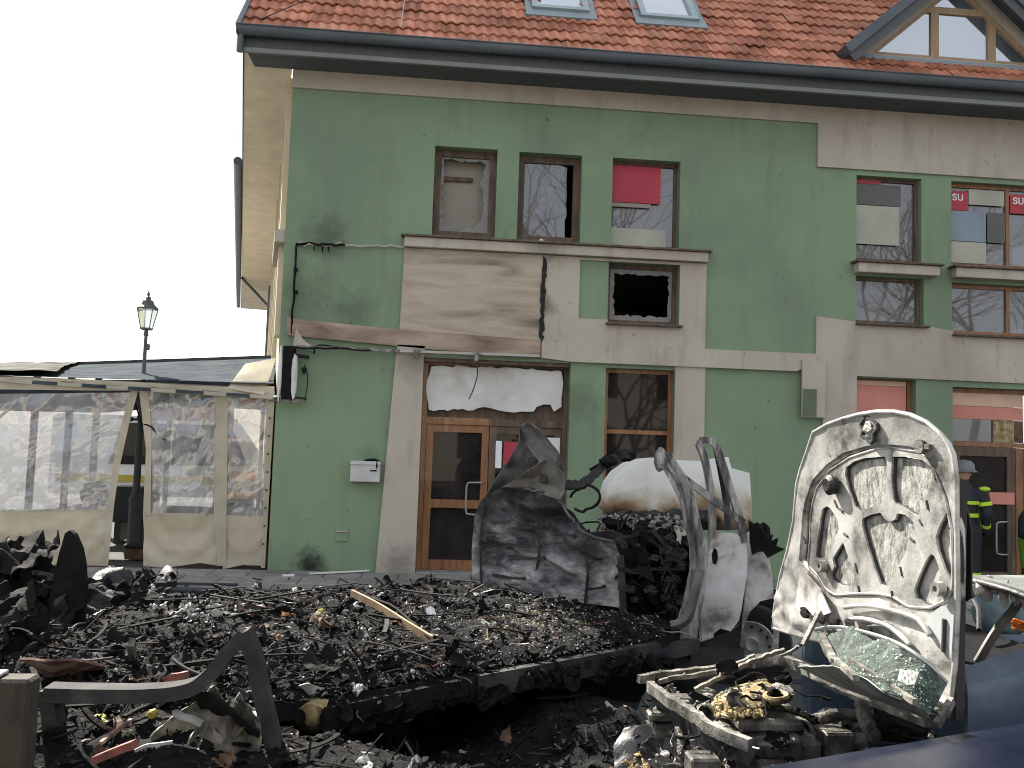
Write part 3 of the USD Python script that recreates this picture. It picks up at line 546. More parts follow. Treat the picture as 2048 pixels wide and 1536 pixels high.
# lightning wire and pipe on the roof
part(GB, 'lightning_wire', tube([RO+RD*on_roof(*q)[1]+[on_roof(*q)[0], 0, 0]+RN*.10 for q in ((520, 50), (585, 22), (640, -4), (700, -30))], .008, 6), M['wire'])
part(GB, 'lightning_wire', tube([RO+RD*on_roof(*q)[1]+[on_roof(*q)[0], 0, 0]+RN*.09 for q in ((801, 62), (806, 30), (811, -4), (818, -40))], .007, 6), M['greywire'])
# dormer
def dp(px, py): q = at(px, py, DY); return (q[0], q[2])
ax, az = apex[0], apex[2]; wdt = ax-DX0
def tri(k0, z0):        # nested triangle
    return Polygon([(ax-(wdt-k0), z0), (ax+(wdt-k0), z0), (ax, z0+(az-DZ)*(wdt-k0)/wdt)])
dg = tri(.16, DZ+.0)
wt = tri(.56, DZ+.07)
dor = part(GB, 'dormer', wprism(dg.difference(wt), DY, DY+.12), M['beige'])
mx0, mx1 = dp(1869, 60)[0], dp(1990, 60)[0]; mz = dp(1930, 22)[1]
fr = wt.difference(wt.buffer(-.055, join_style=2))
fr = unary_union([fr, wt.intersection(sbox(mx0-.035, 0, mx0+.035, mz)), wt.intersection(sbox(mx1-.035, 0, mx1+.035, mz)), wt.intersection(sbox(ax-4, mz-.05, ax+4, mz+.05)),
   sbox(mx0+.035, DZ+.12, mx0+.09, mz-.05), sbox(mx1-.09, DZ+.12, mx1-.035, mz-.05)])
part(dor, 'window_frame', wprism(fr.intersection(wt), DY+.03, DY+.10), M['woodpale'])
for g_ in polys(wt.buffer(-.05, join_style=2).difference(unary_union([sbox(mx0-.03, 0, mx0+.03, mz), sbox(mx1-.03, 0, mx1+.03, mz), sbox(ax-4, mz-.045, ax+4, mz+.045)]))):
    part(dor, 'pane', wprism(g_, DY+.06, DY+.068), M['glasssky'])
part(dor, 'dormer_sill', rb((DX0+.3, DY-.05, DZ-.03), (2*ax-DX0-.3, DY+.1, DZ+.035), .005), M['lead'])
dback = 3.0
for sgn in (-1, 1):
    e0 = np.array([ax+sgn*wdt*1.0, DY, DZ]); tp = np.array([ax, DY, az])
    n2 = np.cross(tp-e0, [0, 1, 0]); n2 /= np.linalg.norm(n2); n2 *= np.sign(n2[2])
    P = [e0+[0, -.34, 0], tp+[0, -.34, 0], tp+[0, dback+2, 0], e0+[0, .1, 0]]
    part(dor, 'dormer_roof', trimesh.convex.convex_hull([*P, *[q-n2*.14 for q in P]]), M['gutter'])
    part(dor, 'barge_board', trimesh.convex.convex_hull([q-n2*t+[0, yy, 0] for q in (e0, tp) for t in (.142, .27) for yy in (-.30, -.27)]), M['soffit'])
dt = []
sL = np.linalg.norm(np.array([wdt, az-DZ])); sdir = np.array([wdt, 0, az-DZ])/sL

# ------------------------------------------------------------------ things on the facade
mb = thing('mailbox', 'grey metal letterbox with charred top on the green wall left of the entrance', 'mailbox', (-1.02, FY, 1.25))
part(mb, 'box', rb((-1.23, FY-.13, 1.255), (-.82, FY-.002, 1.50), .008), M['mail'])
part(mb, 'flap', rb((-1.235, FY-.145, 1.49), (-.815, FY-.004, 1.545), .008), M['mail'])
part(mb, 'name_slot', rb((-.955, FY-.136, 1.405), (-.865, FY-.1305, 1.425)), M['black'])
part(mb, 'burnt_residue', [lump((-1.0+.06*k, FY-.07, 1.555), (.05, .04, .016+.01*(k % 2)), 40+k, 2, .9) for k in range(3)], M['char'])
part(mb, 'burnt_drip', lump((-.865, FY-.14, 1.50), (.012, .012, .06), 44), M['char'])
lr = np.random.default_rng(77)
# burnt light box on the corner
lx = at(583, 750, FY)[0]
lb = thing('burnt_light_box', 'burnt and melted sign light box hanging at the left corner of the green wall', 'sign', (lx, FY, 2.6))
zt_, zb_ = at(583, 695, FY)[2], at(583, 800, FY)[2]
part(lb, 'housing', rb((lx-.09, FY-.24, zb_), (lx+.07, FY-.10, zt_), .01), M['char'])
def mshape(c, s, sd): return lump(c, s, sd, 3, .35)
part(lb, 'melted_cover', [mshape((lx+.08, FY-.22, (zt_+zb_)/2-.04), (.045, .05, .30), 3), mshape((lx-.12, FY-.2, (zt_+zb_)/2), (.035, .05, .36), 4)], M['white'], smooth=True)
part(lb, 'lower_bracket', [bar((lx-.18, FY-.16, zb_-.01), (lx+.22, FY-.16, zb_-.01), .05, .05), lump((lx-.16, FY-.17, zb_), (.05, .05, .05), 8)], M['ironpale'])
part(lb, 'arm', [bar((lx+.05, FY-.14, zt_-.12), (lx+.25, FY-.10, zt_-.14), .03, .05), bar((lx+.05, FY-.14, zb_+.02), (lx+.24, FY-.10, zb_+.02), .03, .04), tube(spline([(lx+.22, FY-.1, zb_+.05), (lx+.24, FY-.08, zb_+.3), (lx+.18, FY-.06, zb_+.5)], 12), .008, 6), lump((lx+.18, FY-.06, zb_+.42), (.03, .03, .05), 5)], M['chargrey'])
# cables along the wall
def wiggle(p, q, n, amp, sd, sag=0):
    r = np.random.default_rng(sd); t = np.linspace(0, 1, n)[:, None]; P = np.asarray(p)*(1-t)+np.asarray(q)*t; P[1:-1, 2] += r.normal(0, amp, n-2); P[1:-1, 1] -= np.abs(r.normal(0, amp, n-2)); P[:, 2] -= sag*4*(t*(1-t))[:, 0]; return P
cb = thing('burnt_cable_run', 'burnt wavy cable running across the upper green wall to the ledge', 'cable', (-1.4, FY, 4.6))
A1, A2 = at(592, 488, FY-.03), at(808, 494, FY-.03)
part(cb, 'cable', tube(wiggle(A1, A2, 26, .012, 3), .014, 6), M['greywire']); part(cb, 'charred_sleeve', tube(wiggle(A1+[0, -.012, .0], at(690, 490, FY-.03)+[0, -.012, 0], 12, .01, 4), .018, 6), M['char'])
for k, xx in enumerate((628, 645, 657)): part(cb, 'drip', tube([at(xx, 488, FY-.035), at(xx, 502+k % 2*3, FY-.035)], .01, 5), M['char'])
cd = thing('corner_cable', 'dark cable hanging down the left edge of the green wall', 'cable', (-2.3, FY, 3.2))
part(cd, 'cable', tube(wiggle(at(594, 486, FY-.03), at(583, 668, FY-.04), 18, .008, 6)+lr.normal(0, .006, (18, 3))*[1, .3, 0], .016, 6), M['char'])
part(cd, 'clip', [rb(at(592, y, FY-.04)-.02, at(592, y, FY-.04)+[.02, .03, .03]) for y in (540, 585)], M['char'])
rl = thing('sign_rail', 'pale scorched rail with brackets below the burnt signboard over the entrance', 'rail', (-.3, FY, 3.1))
P0, P1, P2 = at(592, 693, FY-.09), at(800, 702, FY-.09), at(1080, 712, FY-.09)
part(rl, 'rail', strip([P1, P2], .05, .035), M['greywire']); part(rl, 'burnt_rail', strip(wiggle(P0, P1, 12, .006, 9), .04, .04), M['ironpale'])
part(rl, 'charred_edge', tube(wiggle(P0+[0, -.03, -.01], P1+[-.4, -.03, -.01], 14, .012, 10), .012, 6), M['char'])
for xx, yy in ((832, 704), (953, 710)):
    c = at(xx, yy, FY-.12); part(rl, 'bracket', [rb(c-[.03, .02, .09], c+[.03, .02, .05], .006), bar(c+[.0, .0, .03], c+[.07, .0, .03], .03, .03)], M['ironpale'])
part(rl, 'curled_flap', sheet(bil(at(592, 655, FY-.06), at(612, 690, FY-.05), at(640, 694, FY-.12), at(585, 694, FY-.10), 8, 6), .006), M['beige'])
hc = thing('hanging_wire', 'thin wire hanging in front of the torn white sheet over the entrance', 'wire', (.4, FY, 2.5))
part(hc, 'wire', tube(spline([at(953, 716, FY-.12), at(955, 745, FY-.11), at(948, 775, FY-.12), at(938, 798, FY-.14)], 14), .009, 6), M['wire'])
hc = thing('cable_hook', 'short burnt cable hook under the rail near the wall corner', 'wire', (-1.6, FY, 3.1))
part(hc, 'wire', tube(spline([at(665, 693, FY-.1), at(640, 690, FY-.11), at(629, 698, FY-.11), at(628, 708, FY-.11)], 14), .012, 6), M['char'])
vt = thing('wall_vent', 'small rectangular vent hatch low on the green wall under the letterbox', 'vent', (-1.2, FY, .5))
c = at(683, 1070, FY)
part(vt, 'frame', rb((c[0]-.09, FY-.012, c[2]-.09), (c[0]+.09, FY-.001, c[2]+.09), .004), M['green']); part(vt, 'slot', rb((c[0]-.075, FY-.03, c[2]+.04), (c[0]+.08, FY-.013, c[2]+.06), .004), M['beige'])
# projecting blank sign box
sb0, sb1 = at(1640, 720, FY-.35), at(1640, 838, FY-.35)
sg = thing('projecting_sign', 'blank grey box sign projecting from the facade beside the right shop bay', 'sign', (5.4, FY, 2.6))
xs_ = at(1640, 780, FY)[0]
part(sg, 'box', rb((xs_-.32, FY-.10, at(1640, 836, FY)[2]), (xs_+.04, FY-.065, at(1640, 722, FY)[2]), .006), M['beige'])
part(sg, 'dark_face', rb((xs_-.31, FY-.108, at(1640, 834, FY)[2]), (xs_-.10, FY-.101, at(1640, 780, FY)[2])), flat('dark_green_print', (.10, .13, .09), .7))

# ------------------------------------------------------------------ pavilion tent on the left
TY = 11.86
TN = thing('garden_pavilion', 'beige canvas pavilion with clear film walls left of the green building', 'pavilion', (-5, TY, 0))
def T(px, py, y=TY): return at(px, py, y)
def creases(u, w_, sd, a):
    r_ = np.random.default_rng(sd); out = 0*u; wx = meshkit.fbm(np.stack([u*1.6, w_*1.6, 0*u+sd], 1), 3, sd)-.5
    for k in range(16):
        th_ = r_.normal(.75, .35); fr_ = r_.uniform(1.5, 6); d = u*math.cos(th_)-w_*math.sin(th_)+.3*wx; loc = np.clip(2.5*(meshkit.fbm(np.stack([u*1.1, w_*1.1, 0*u+k*3.1+sd], 1), 2, k)-.45), 0, 1)
        out = out + loc*a*3/fr_*(2*np.abs(((d*fr_+r_.random()) % 1)-.5)-.5)
    return out
def panel(name, pts, m, y=TY, t=.005, amp=.03, res=.10, sc=1.6, sd=1, stretchx=1., par=TN, swag=0., wr=0.):
    P = np.array([(T(x, yy, y)[0], T(x, yy, y)[2]) for x, yy in pts])
    return part(par, name, polysheet(Polygon(P).buffer(0), (0, y, 0), (1, 0, 0), (0, 0, 1), t, res, lambda v: np.stack([0*v[:, 0], amp*2*nz(v*[sc*stretchx, 1, sc], 1.0, sd) + (swag*np.sin(16*((v[:, 2]-v[:, 2].min())*.9-1.5*((v[:, 0]-v[:, 0].mean())**2)/max(.4, np.ptp(v[:, 0]))+.3*nz(v, 2., sd+3)))*np.clip((v[:, 2].max()-v[:, 2])*3, 0, 1)*np.clip((v[:, 2]-v[:, 2].min())*4, .2, 1) if swag else 0) + (creases(v[:, 0], v[:, 2], sd, wr) if wr else 0), 0*v[:, 0]], 1)), m, smooth=35)
zE = T(300, 770)[2]
# frame
for px_ in (540, 440):
    b_ = T(px_, 1130); part(TN, 'post', rb((b_[0]-.03, TY+.05, 0), (b_[0]+.03, TY+.11, zE), .004), M['palecanvas'] if px_ == 540 else M['post'])
part(TN, 'eave_beam', bar(T(-260, 745, TY+.08), T(546, 782, TY+.08), .05, .08), M['palecanvas'])
BY = TY+4.2
panel('back_valance', [(-260, 760), (560, 760), (560, 822), (380, 812), (200, 826), (-260, 815)], M['roofcanvas'], y=BY-.05, amp=.04)
for px_ in (60, 130, 185):
    b_ = T(px_-8, 1040, BY); part(TN, 'back_post', rb((b_[0]-.05, BY, 0), (b_[0]+.05, BY+.1, 2.9), .005), M['post'])
# clear film with canvas skirts
L1 = [(-230, 790), (268, 785), (247, 850), (226, 940), (215, 1020), (-230, 1027)]
panel('clear_film', L1, M['film'], amp=.05, sc=2.4, sd=5, stretchx=2.2, wr=.010, res=.07)
panel('canvas_skirt', [(-230, 1020), (213, 1018), (211, 1075), (212, 1132), (-230, 1120)], M['pvc'], amp=.05, sc=1.7, sd=6, swag=.016, res=.06)
panel('canvas_border', [(262, 776), (277, 778), (258, 850), (240, 930), (228, 1010), (216, 1132), (206, 1132), (213, 1020), (224, 940), (243, 850)], M['palecanvas'], y=TY-.015, amp=.01)
panel('clear_film', [(296, 784), (432, 790), (430, 1030), (400, 1036), (301, 1030)], M['film'], amp=.06, sc=2.6, sd=15, stretchx=1.5, wr=.018, res=.06)
panel('canvas_skirt', [(286, 1025), (437, 1028), (438, 1132), (400, 1126), (330, 1136), (286, 1132)], M['pvc'], amp=.05, sc=1.7, sd=16, swag=.016, res=.06)
panel('canvas_border', [(278, 778), (296, 780), (303, 860), (301, 1030), (286, 1032), (292, 900)], M['palecanvas'], y=TY-.015, amp=.01)
panel('canvas_border', [(428, 786), (456, 788), (452, 1132), (436, 1132), (428, 1034)], M['palecanvas'], y=TY-.015, amp=.008)
panel('clear_film', [(455, 792), (538, 797), (527, 1034), (450, 1034)], M['film'], amp=.04, sc=2.6, sd=25, wr=.012, res=.06)
panel('canvas_skirt', [(446, 1030), (528, 1032), (526, 1132), (486, 1130), (446, 1138)], M['pvc'], amp=.05, sc=1.7, sd=26, swag=.016, res=.06)
panel('canvas_border', [(535, 782), (550, 783), (530, 1136), (522, 1136)], M['palecanvas'], y=TY-.015, amp=.004)
for k in range(9):
    q = T(541-14*k/8*1.0, 800+k*36, TY-.03); part(TN, 'eyelet', lathe([(0, -.006), (.014, -.006), (.014, .006), (0, .006)], q, 8, (0, 1, 0)), M['post'])
# roof canvas rising to the back, torn valance
R0, R1 = T(-260, 752, TY), T(548, 776, TY); R2, R3 = at(552, 716, TY+3.6), at(-260, 744, TY+3.6)
G_ = bil(R0+[0, -.05, .06], R1+[0, -.05, .06], R2, R3, 60, 16); G_[..., 2] += .10*nz(G_*[1.2, .6, 1], 1.2, 4) * np.sin(np.linspace(0, 1, 16)*math.pi)[None, :]
part(TN, 'roof_canvas', sheet(G_, .006), M['roofcanvas'], smooth=50)
L_r = bil(R0+[0, -.10, .10], R0*.55+R1*.45+[0, -.05, .09], R3*.50+R2*.50+[0, 0, .02], R3+[0, 0, .02], 40, 14); L_r[..., 2] += .10*nz(L_r*[1.5, 1, 1], 1.6, 14)+.05; L_r[..., 0] += .25*nz(L_r, 2.5, 15)
part(TN, 'torn_roof_sheet', sheet(L_r, .005), cloth_mat('weathered_canvas', (.05, .052, .055), (.19, .185, .17), .05, spec=.02, rough=1.), smooth=40)
part(TN, 'back_eave', bar(R3, R2, .06, .10), M['post'])
panel('valance', [(-230, 748), (60, 755), (270, 764), (400, 772), (470, 775), (548, 772), (548, 800), (270, 782), (-230, 776)], M['palecanvas'], y=TY-.06, amp=.05, sc=1.5, sd=33)
# canvas flap folded over at the corner
fl = bil(at(490, 728, TY+.5), at(552, 716, TY+.6), at(528, 790, TY-.12), at(455, 776, TY-.1), 12, 12); fl[..., 1] += .08*nz(fl, 3, 9)
part(TN, 'folded_flap', sheet(fl, .006), M['palecanvas'], smooth=50)
rr_ = np.random.default_rng(31)
for k in range(11):
    x_ = -20+k*48; P = [T(x_+rr_.uniform(-20, 20), 757+k*3, TY-.09), T(x_+60, 763+k*3, TY-.12), T(x_+120, 766+k*3, TY-.10)]
    part(TN, 'torn_strip', strip(spline(P, 8), .02, .05), M['roofcanvas'] if k % 2 else M['palecanvas'])
part(TN, 'side_canvas', sheet(bil(np.array([-2.50, TY+.1, 0.02]), np.array([-2.50, TY+.1, 2.5]), np.array([-3.3, TY+3.6, 3.1]), np.array([-3.3, TY+3.6, .02]), 8, 8), .005), M['roofcanvas'])
part(TN, 'brace', tube([T(-5, 838, TY+.9), T(45, 795, TY+1.2)], .025, 8), M['post'])
part(TN, 'loose_strap', tube(spline([T(258, 792, TY+.05), T(275, 820, TY+.03), T(282, 846, TY), T(300, 852, TY-.02), T(318, 872, TY-.02), T(330, 880, TY-.02)], 20), .012, 6), M['char'])

# lamp post behind the tent front
LY = 13.0
lp0 = at(266, 1085, LY); LX = lp0[0]; lt = at(288, 580, LY)
LP = thing('street_lamp', 'black iron street lamp with glass lantern rising through the pavilion', 'street lamp', (LX, LY, 0))
zl = at(288, 657, LY)[2]; zl2 = at(288, 618, LY)[2]; ztop = at(288, 578, LY)[2]
part(LP, 'base', lathe([(0, 0), (.13, 0), (.13, .12), (.095, .16), (.095, .75), (.115, .80), (.06, .92), (0, .92)], (LX, LY, 0), 10), M['lampiron'])
part(LP, 'post', lathe([(0, .9), (.055, .9), (.045, 2.0), (.06, 2.05), (.035, 2.12), (.024, zl-.12), (.038, zl-.10), (.022, zl), (0, zl)], (LX, LY, 0), 12), M['lampiron'], smooth=40)
part(LP, 'cross_arm', [bar((LX-.14, LY, 2.02), (LX+.14, LY, 2.02), .03, .04), lump((LX-.14, LY, 2.02), (.035,)*3, 1), lump((LX+.14, LY, 2.02), (.035,)*3, 2)], M['lampiron'])
part(LP, 'lantern_frame', [bar((LX+.065*sx, LY+.065*sy, zl), (LX+.115*sx, LY+.115*sy, zl2), .011, .011) for sx in (-1, 1) for sy in (-1, 1)] + [rb((LX-.07, LY-.07, zl-.02), (LX+.07, LY+.07, zl+.01)), bar((LX, LY-.08, zl), (LX, LY-.105, zl2), .010, .010)], M['lampiron'])
part(LP, 'lantern_glass', trimesh.convex.convex_hull([(LX+s_*sx, LY+s_*sy, z_) for s_, z_ in ((.06, zl+.012), (.11, zl2-.005)) for sx in (-1, 1) for sy in (-1, 1)]), M['lampglass'])
part(LP, 'lantern_roof', lathe([(0, zl2), (.165, zl2), (.16, zl2+.015), (.10, zl2+.07), (.075, zl2+.13), (.035, zl2+.15), (.045, zl2+.18), (.014, zl2+.20), (.024, zl2+.23), (.008, ztop-.04), (0, ztop)], (LX, LY, 0), 8), M['lampiron'])
part(LP, 'bolt_box', rb((LX+.02, LY-.04, at(288, 700, LY)[2]), (LX+.065, LY+.02, at(288, 688, LY)[2]), .008), M['lampiron'])
# dark planter bench behind the tent opening
pl = thing('dark_planter', 'dark low bench box behind the pavilion opening beside the lamp base', 'planter', (LX, 14.2, 0))
q0, q1 = at(214, 1045, 14.2), at(302, 975, 14.2)
part(pl, 'box', rb((q0[0], 14.2, .32), (q1[0], 14.7, q1[2]), .03), M['post']); part(pl, 'foot', rb((q0[0]+.1, 14.25, 0), (q0[0]+.2, 14.6, .32)), M['post']); part(pl, 'foot', rb((q1[0]-.2, 14.25, 0), (q1[0]-.1, 14.6, .32)), M['post'])
sc = thing('grey_crate', 'low grey crate on the paving in the pavilion opening', 'crate', (LX+.2, 12.6, 0))
q0, q1 = at(247, 1128, 12.4), at(287, 1092, 12.4)
part(sc, 'side', rb((q0[0], 12.4, 0), (q1[0], 12.75, q1[2]-.04), .01), M['brownchip']); part(sc, 'lid', rb((q0[0]-.01, 12.39, q1[2]-.038), (q1[0]+.01, 12.76, q1[2]), .008), M['chargrey'])
# vehicles and stalls beyond the tent
def far_car(name, label, x, y, m, L=4.4, h=1.5, group=None, bandm=None):
    t = thing(name, label, 'car' if h < 1.8 else 'van', (x, y, 0), group=group)
    pr = Polygon([(-L/2, .35), (-L/2, .95), (-L/2+.3, 1.0), (-L*.28, h-.05), (-L*.22, h), (L*.3, h), (L*.40, 1.05), (L/2, .95), (L/2, .35)]) if h < 1.8 else Polygon([(-L/2, .35), (-L/2, h-.06), (-L/2+.08, h), (L*.28, h), (L*.40, 1.25), (L/2, 1.1), (L/2, .35)])
    part(t, 'body', wprism(Polygon([(x+a_, b_) for a_, b_ in pr.exterior.coords]).buffer(.04), y-.85, y+.85), m, smooth=30)
    wn = Polygon([(x-L*.26, 1.02), (x-L*.21, h-.12), (x+L*.26, h-.12), (x+L*.34, 1.06)])
    for g_ in polys(wn.difference(sbox(x-.05, 0, x+.05, 3))): part(t, 'side_window', wprism(g_, y-.865, y-.851), M['glassdark'])
    for s_ in (-1, 1): part(t, 'wheel', lathe([(0, -.1), (.3, -.1), (.32, -.06), (.32, .06), (.3, .1), (0, .1)], (x+s_*L*.31, y-.80, .32), 18, (0, 1, 0)), M['tyre'])
    if bandm: part(t, 'stripe', rb((x-L/2+.1, y-.87, .62), (x+L/2-.1, y-.853, .78)), bandm)
    return t
far_car('parked_van', 'white van with a yellow side stripe parked beyond the pavilion', -6.2, 20.5, M['whitevan'], 5.2, 2.1, bandm=flat('ochre_stripe', (.45, .36, .06), .5))
st_ = thing('wooden_stall', 'brown wooden market stall with dark awning behind the pavilion window', 'stall', (-6.2, 18.0, 0))
q0, q1 = at(318, 900, 18.0), at(425, 825, 18.0)
part(st_, 'fascia_board', rb((q0[0]-.2, 17.9, 2.05), (q1[0]+.2, 18.0, 2.42), .01), M['stall']); part(st_, 'awning', sheet(bil((q0[0]-.3, 17.7, 2.45), (q1[0]+.3, 17.7, 2.45), (q1[0]+.3, 19.2, 2.95), (q0[0]-.3, 19.2, 2.95), 6, 4), .03), M['roofcanvas'])
for xx in (q0[0]-.15, q1[0]+.15):
    for yy in (18.0, 19.0): part(st_, 'leg', rb((xx-.04, yy, 0), (xx+.04, yy+.08, 2.5)), M['woodburnt'])
bd = thing('roadworks_barrier', 'orange and dark roadworks barrier behind the right pavilion window', 'barrier', (-4.0, 16.5, 0))
q0 = at(478, 990, 16.5)
for zz, mm in ((1.02, 'orangepaint'), (.83, 'char'), (.64, 'orangepaint')): part(bd, 'board', rb((q0[0]-.28, 16.5, zz-.08), (q0[0]+.28, 16.54, zz+.08), .004), M[mm])
for s_ in (-.24, .24): part(bd, 'leg', rb((q0[0]+s_-.03, 16.542, 0), (q0[0]+s_+.03, 16.60, 1.12)), M['post'])
def house(name, label, x0, x1, y, h, m, n, rows):
    t = thing(name, label, 'house', ((x0+x1)/2, y, 0))
    part(t, 'wall', rb((x0, y, 0), (x1, y+8, h)), m)
    part(t, 'roof', trimesh.convex.convex_hull([(x0-.3, y-.4, h), (x1+.3, y-.4, h), (x0-.3, y+8.4, h), (x1+.3, y+8.4, h), (x0, y+4, h+3), (x1, y+4, h+3)]), M['tile_dark'])
    for i in range(n):
        for r in range(rows):
            xx = x0+(i+.5)*(x1-x0)/n; zz = 1.0+r*2.8
            q = part(t, 'window', wprism(sbox(xx-.55, zz, xx+.55, zz+1.5).difference(sbox(xx-.47, zz+.08, xx+.47, zz+1.42)), y-.05, y-.002), M['paper'])
            part(q, 'pane', wprism(sbox(xx-.47, zz+.08, xx+.47, zz+1.42), y-.03, y-.003), M['glassrefl'])
# the street behind the photographer, which the panes mirror
def house_back(name, label, x0, x1, y, h, m, n, rows):
    t = thing(name, label, 'house', ((x0+x1)/2, y, 0))
    part(t, 'wall', rb((x0, y-8, 0), (x1, y, h)), m)
    part(t, 'roof', trimesh.convex.convex_hull([(x0-.3, y+.4, h), (x1+.3, y+.4, h), (x0-.3, y-8.4, h), (x1+.3, y-8.4, h), (x0, y-4, h+3), (x1, y-4, h+3)]), M['tile_dark'])
    for i in range(n):
        for r in range(rows):
            xx = x0+(i+.5)*(x1-x0)/n; zz = 1.0+r*2.8
            q = part(t, 'window', wprism(sbox(xx-.55, zz, xx+.55, zz+1.5).difference(sbox(xx-.47, zz+.08, xx+.47, zz+1.42)), y+.002, y+.05), M['woodburnt'])
            part(q, 'pane', wprism(sbox(xx-.47, zz+.08, xx+.47, zz+1.42), y+.003, y+.03), M['glassdark'])
house_back('street_house', 'pale plastered house across the street behind the viewpoint', -3, 14, -11, 6.2, M['farwall2'], 6, 2)
house_back('street_house', 'cream plastered lower house across the street behind the viewpoint', -22, -6, -13, 4.5, M['farwall'], 5, 1)
def tree(label, x, y, h, sd):
    r = np.random.default_rng(sd); t = thing('bare_tree', label, 'tree', (x, y, 0)); br = []
    def grow(p, d, L, rad, k):
        q = p + d*L; mid = (p+q)/2 + r.normal(0, .04*L, 3)
        br.append(sweep([p, mid, q], circ(1, 5), scale=[rad, rad*.85, rad*.7]))
        if k == 0: return
        for _ in range(3 if k > 2 else 2):
            nd = d + r.normal(0, .42, 3); nd[2] = abs(nd[2])*.9+.1; nd /= np.linalg.norm(nd); grow(q, nd, L*r.uniform(.62, .85), rad*.62, k-1)
    grow(np.array([x, y, 0.]), np.array([0, 0, 1.]), h*.27, .2, 6)
    part(t, 'trunk', br[:1], M['bark']); part(t, 'crown', br[1:], M['bark'])
tree('bare winter tree across the street nearer the middle', 3.9, -6.0, 15, 3); tree('bare winter tree across the street further right', 16.4, -7.0, 13, 5); tree('bare winter tree across the street furthest right', 21.5, -7.5, 14, 8)

# ------------------------------------------------------------------ burnt flatbed van
def folds(u, w_, sd, n=11, f=(1.2, 4.5), a=.06):
    r_ = np.random.default_rng(sd); out = 0*u; wx, wy = meshkit.fbm(np.stack([u*1.6, w_*1.6, 0*u+sd], 1), 3, sd)-.5, meshkit.fbm(np.stack([u*1.6, w_*1.6, 0*u+sd+9], 1), 3, sd)-.5
    for k in range(n):
        th_ = r_.normal(math.pi/2, .55) if k % 3 else r_.uniform(0, math.pi); fr_ = f[0]*(f[1]/f[0])**r_.random(); d = (u+.35*wx)*math.cos(th_)*.7+(w_+.35*wy)*math.sin(th_)
        loc = np.clip(2.2*(meshkit.fbm(np.stack([u*1.3, w_*1.3, 0*u+k*3.1+sd], 1), 2, k)-.35), 0, 1); out = out + loc*a/fr_*(2*np.abs(((d*fr_+r_.random()) % 1)-.5)-.5)*2
    return out
CRUMP = {}
def crumpled(c, s, sd, thick=.008, n=16, lean=None):
    r_ = np.random.default_rng(sd); a = r_.uniform(0, math.pi*2); up = np.array([r_.normal(0, .5), -abs(r_.normal(.5, .3)), abs(r_.normal(.8, .3))]) if lean is None else np.asarray(lean, float); up /= np.linalg.norm(up)
    e1 = np.array([math.cos(a), math.sin(a), 0]); e1 -= up*(e1@up); e1 /= np.linalg.norm(e1); e2 = np.cross(up, e1)
    u, v = np.meshgrid(np.linspace(-1, 1, n), np.linspace(-1, 1, n), indexing='ij'); rad = 1-.35*r_.random()*np.abs(u*v)
    key = (sd % 29, n)
    if key not in CRUMP: CRUMP[key] = folds(u.ravel()*.8, v.ravel()*.8, key[0]+1, 9, (.8, 3), .5).reshape(n, n)
    f_ = CRUMP[key] + .5*(u**2*r_.normal(0, .5)+v**2*r_.normal(0, .5))
    P = c + (u*rad)[..., None]*e1*s[0] + (v*rad)[..., None]*e2*s[1] + f_[..., None]*up*s[2]
    return sheet(P + .02*s[0]*r_.normal(0, 1, (n, n, 1))*up, thick)
A = np.array([.33, 7.39, 0]); B = np.array([1.84, 5.87, 0])
AX = np.array([.709, .705, 0]); CRS = (B-A)/np.linalg.norm(B-A); WID = np.linalg.norm(B-A)       # forward along the van, and across it towards us
bn = np.cross(CRS, [0, 0, 1.0]); bn /= np.linalg.norm(bn)
van = thing('burnt_pickup', 'burnt out white flatbed van with crushed cab and charred loading bed', 'van', (1.9, 6.6, 0))
def bp_(px, py, off=0.0): return onp(px, py, A+bn*off, bn)          # on the plane of the cab's back wall
def PL(pts, o, n):
    # polygon on a vertical plane through o with horizontal normal n: returns polygon, origin, eu, ev
    eu = np.cross([0, 0, 1.0], n); eu /= np.linalg.norm(eu)
    if eu@CR < 0: eu = -eu
    q = [onp(x, y, o, n)-o for x, y in pts]; return Polygon([(v@eu, v[2]) for v in q]).buffer(0), np.asarray(o, float), eu, np.array([0, 0, 1.0])
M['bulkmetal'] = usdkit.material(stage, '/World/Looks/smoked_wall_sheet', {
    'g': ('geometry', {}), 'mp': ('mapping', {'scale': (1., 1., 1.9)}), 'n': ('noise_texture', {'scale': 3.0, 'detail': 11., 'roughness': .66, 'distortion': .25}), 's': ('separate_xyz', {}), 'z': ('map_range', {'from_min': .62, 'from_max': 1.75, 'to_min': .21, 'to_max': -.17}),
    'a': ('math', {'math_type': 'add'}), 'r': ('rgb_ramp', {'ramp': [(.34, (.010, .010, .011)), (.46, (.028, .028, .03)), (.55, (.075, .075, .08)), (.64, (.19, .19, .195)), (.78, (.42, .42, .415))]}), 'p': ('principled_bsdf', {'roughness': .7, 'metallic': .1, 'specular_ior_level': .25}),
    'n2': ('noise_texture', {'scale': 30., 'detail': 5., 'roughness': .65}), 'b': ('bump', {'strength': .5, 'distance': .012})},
    [('g.position', 'mp.vector'), ('mp.vector', 'n.vector'), ('g.position', 's.vector'), ('s.z', 'z.value'), ('n.fac', 'a.value1'), ('z.result', 'a.value2'), ('a.value', 'r.fac'), ('r.color', 'p.base_color'), ('mp.vector', 'n2.vector'), ('n2.fac', 'b.height'), ('b.normal', 'p.normal')], surface='p.BSDF')
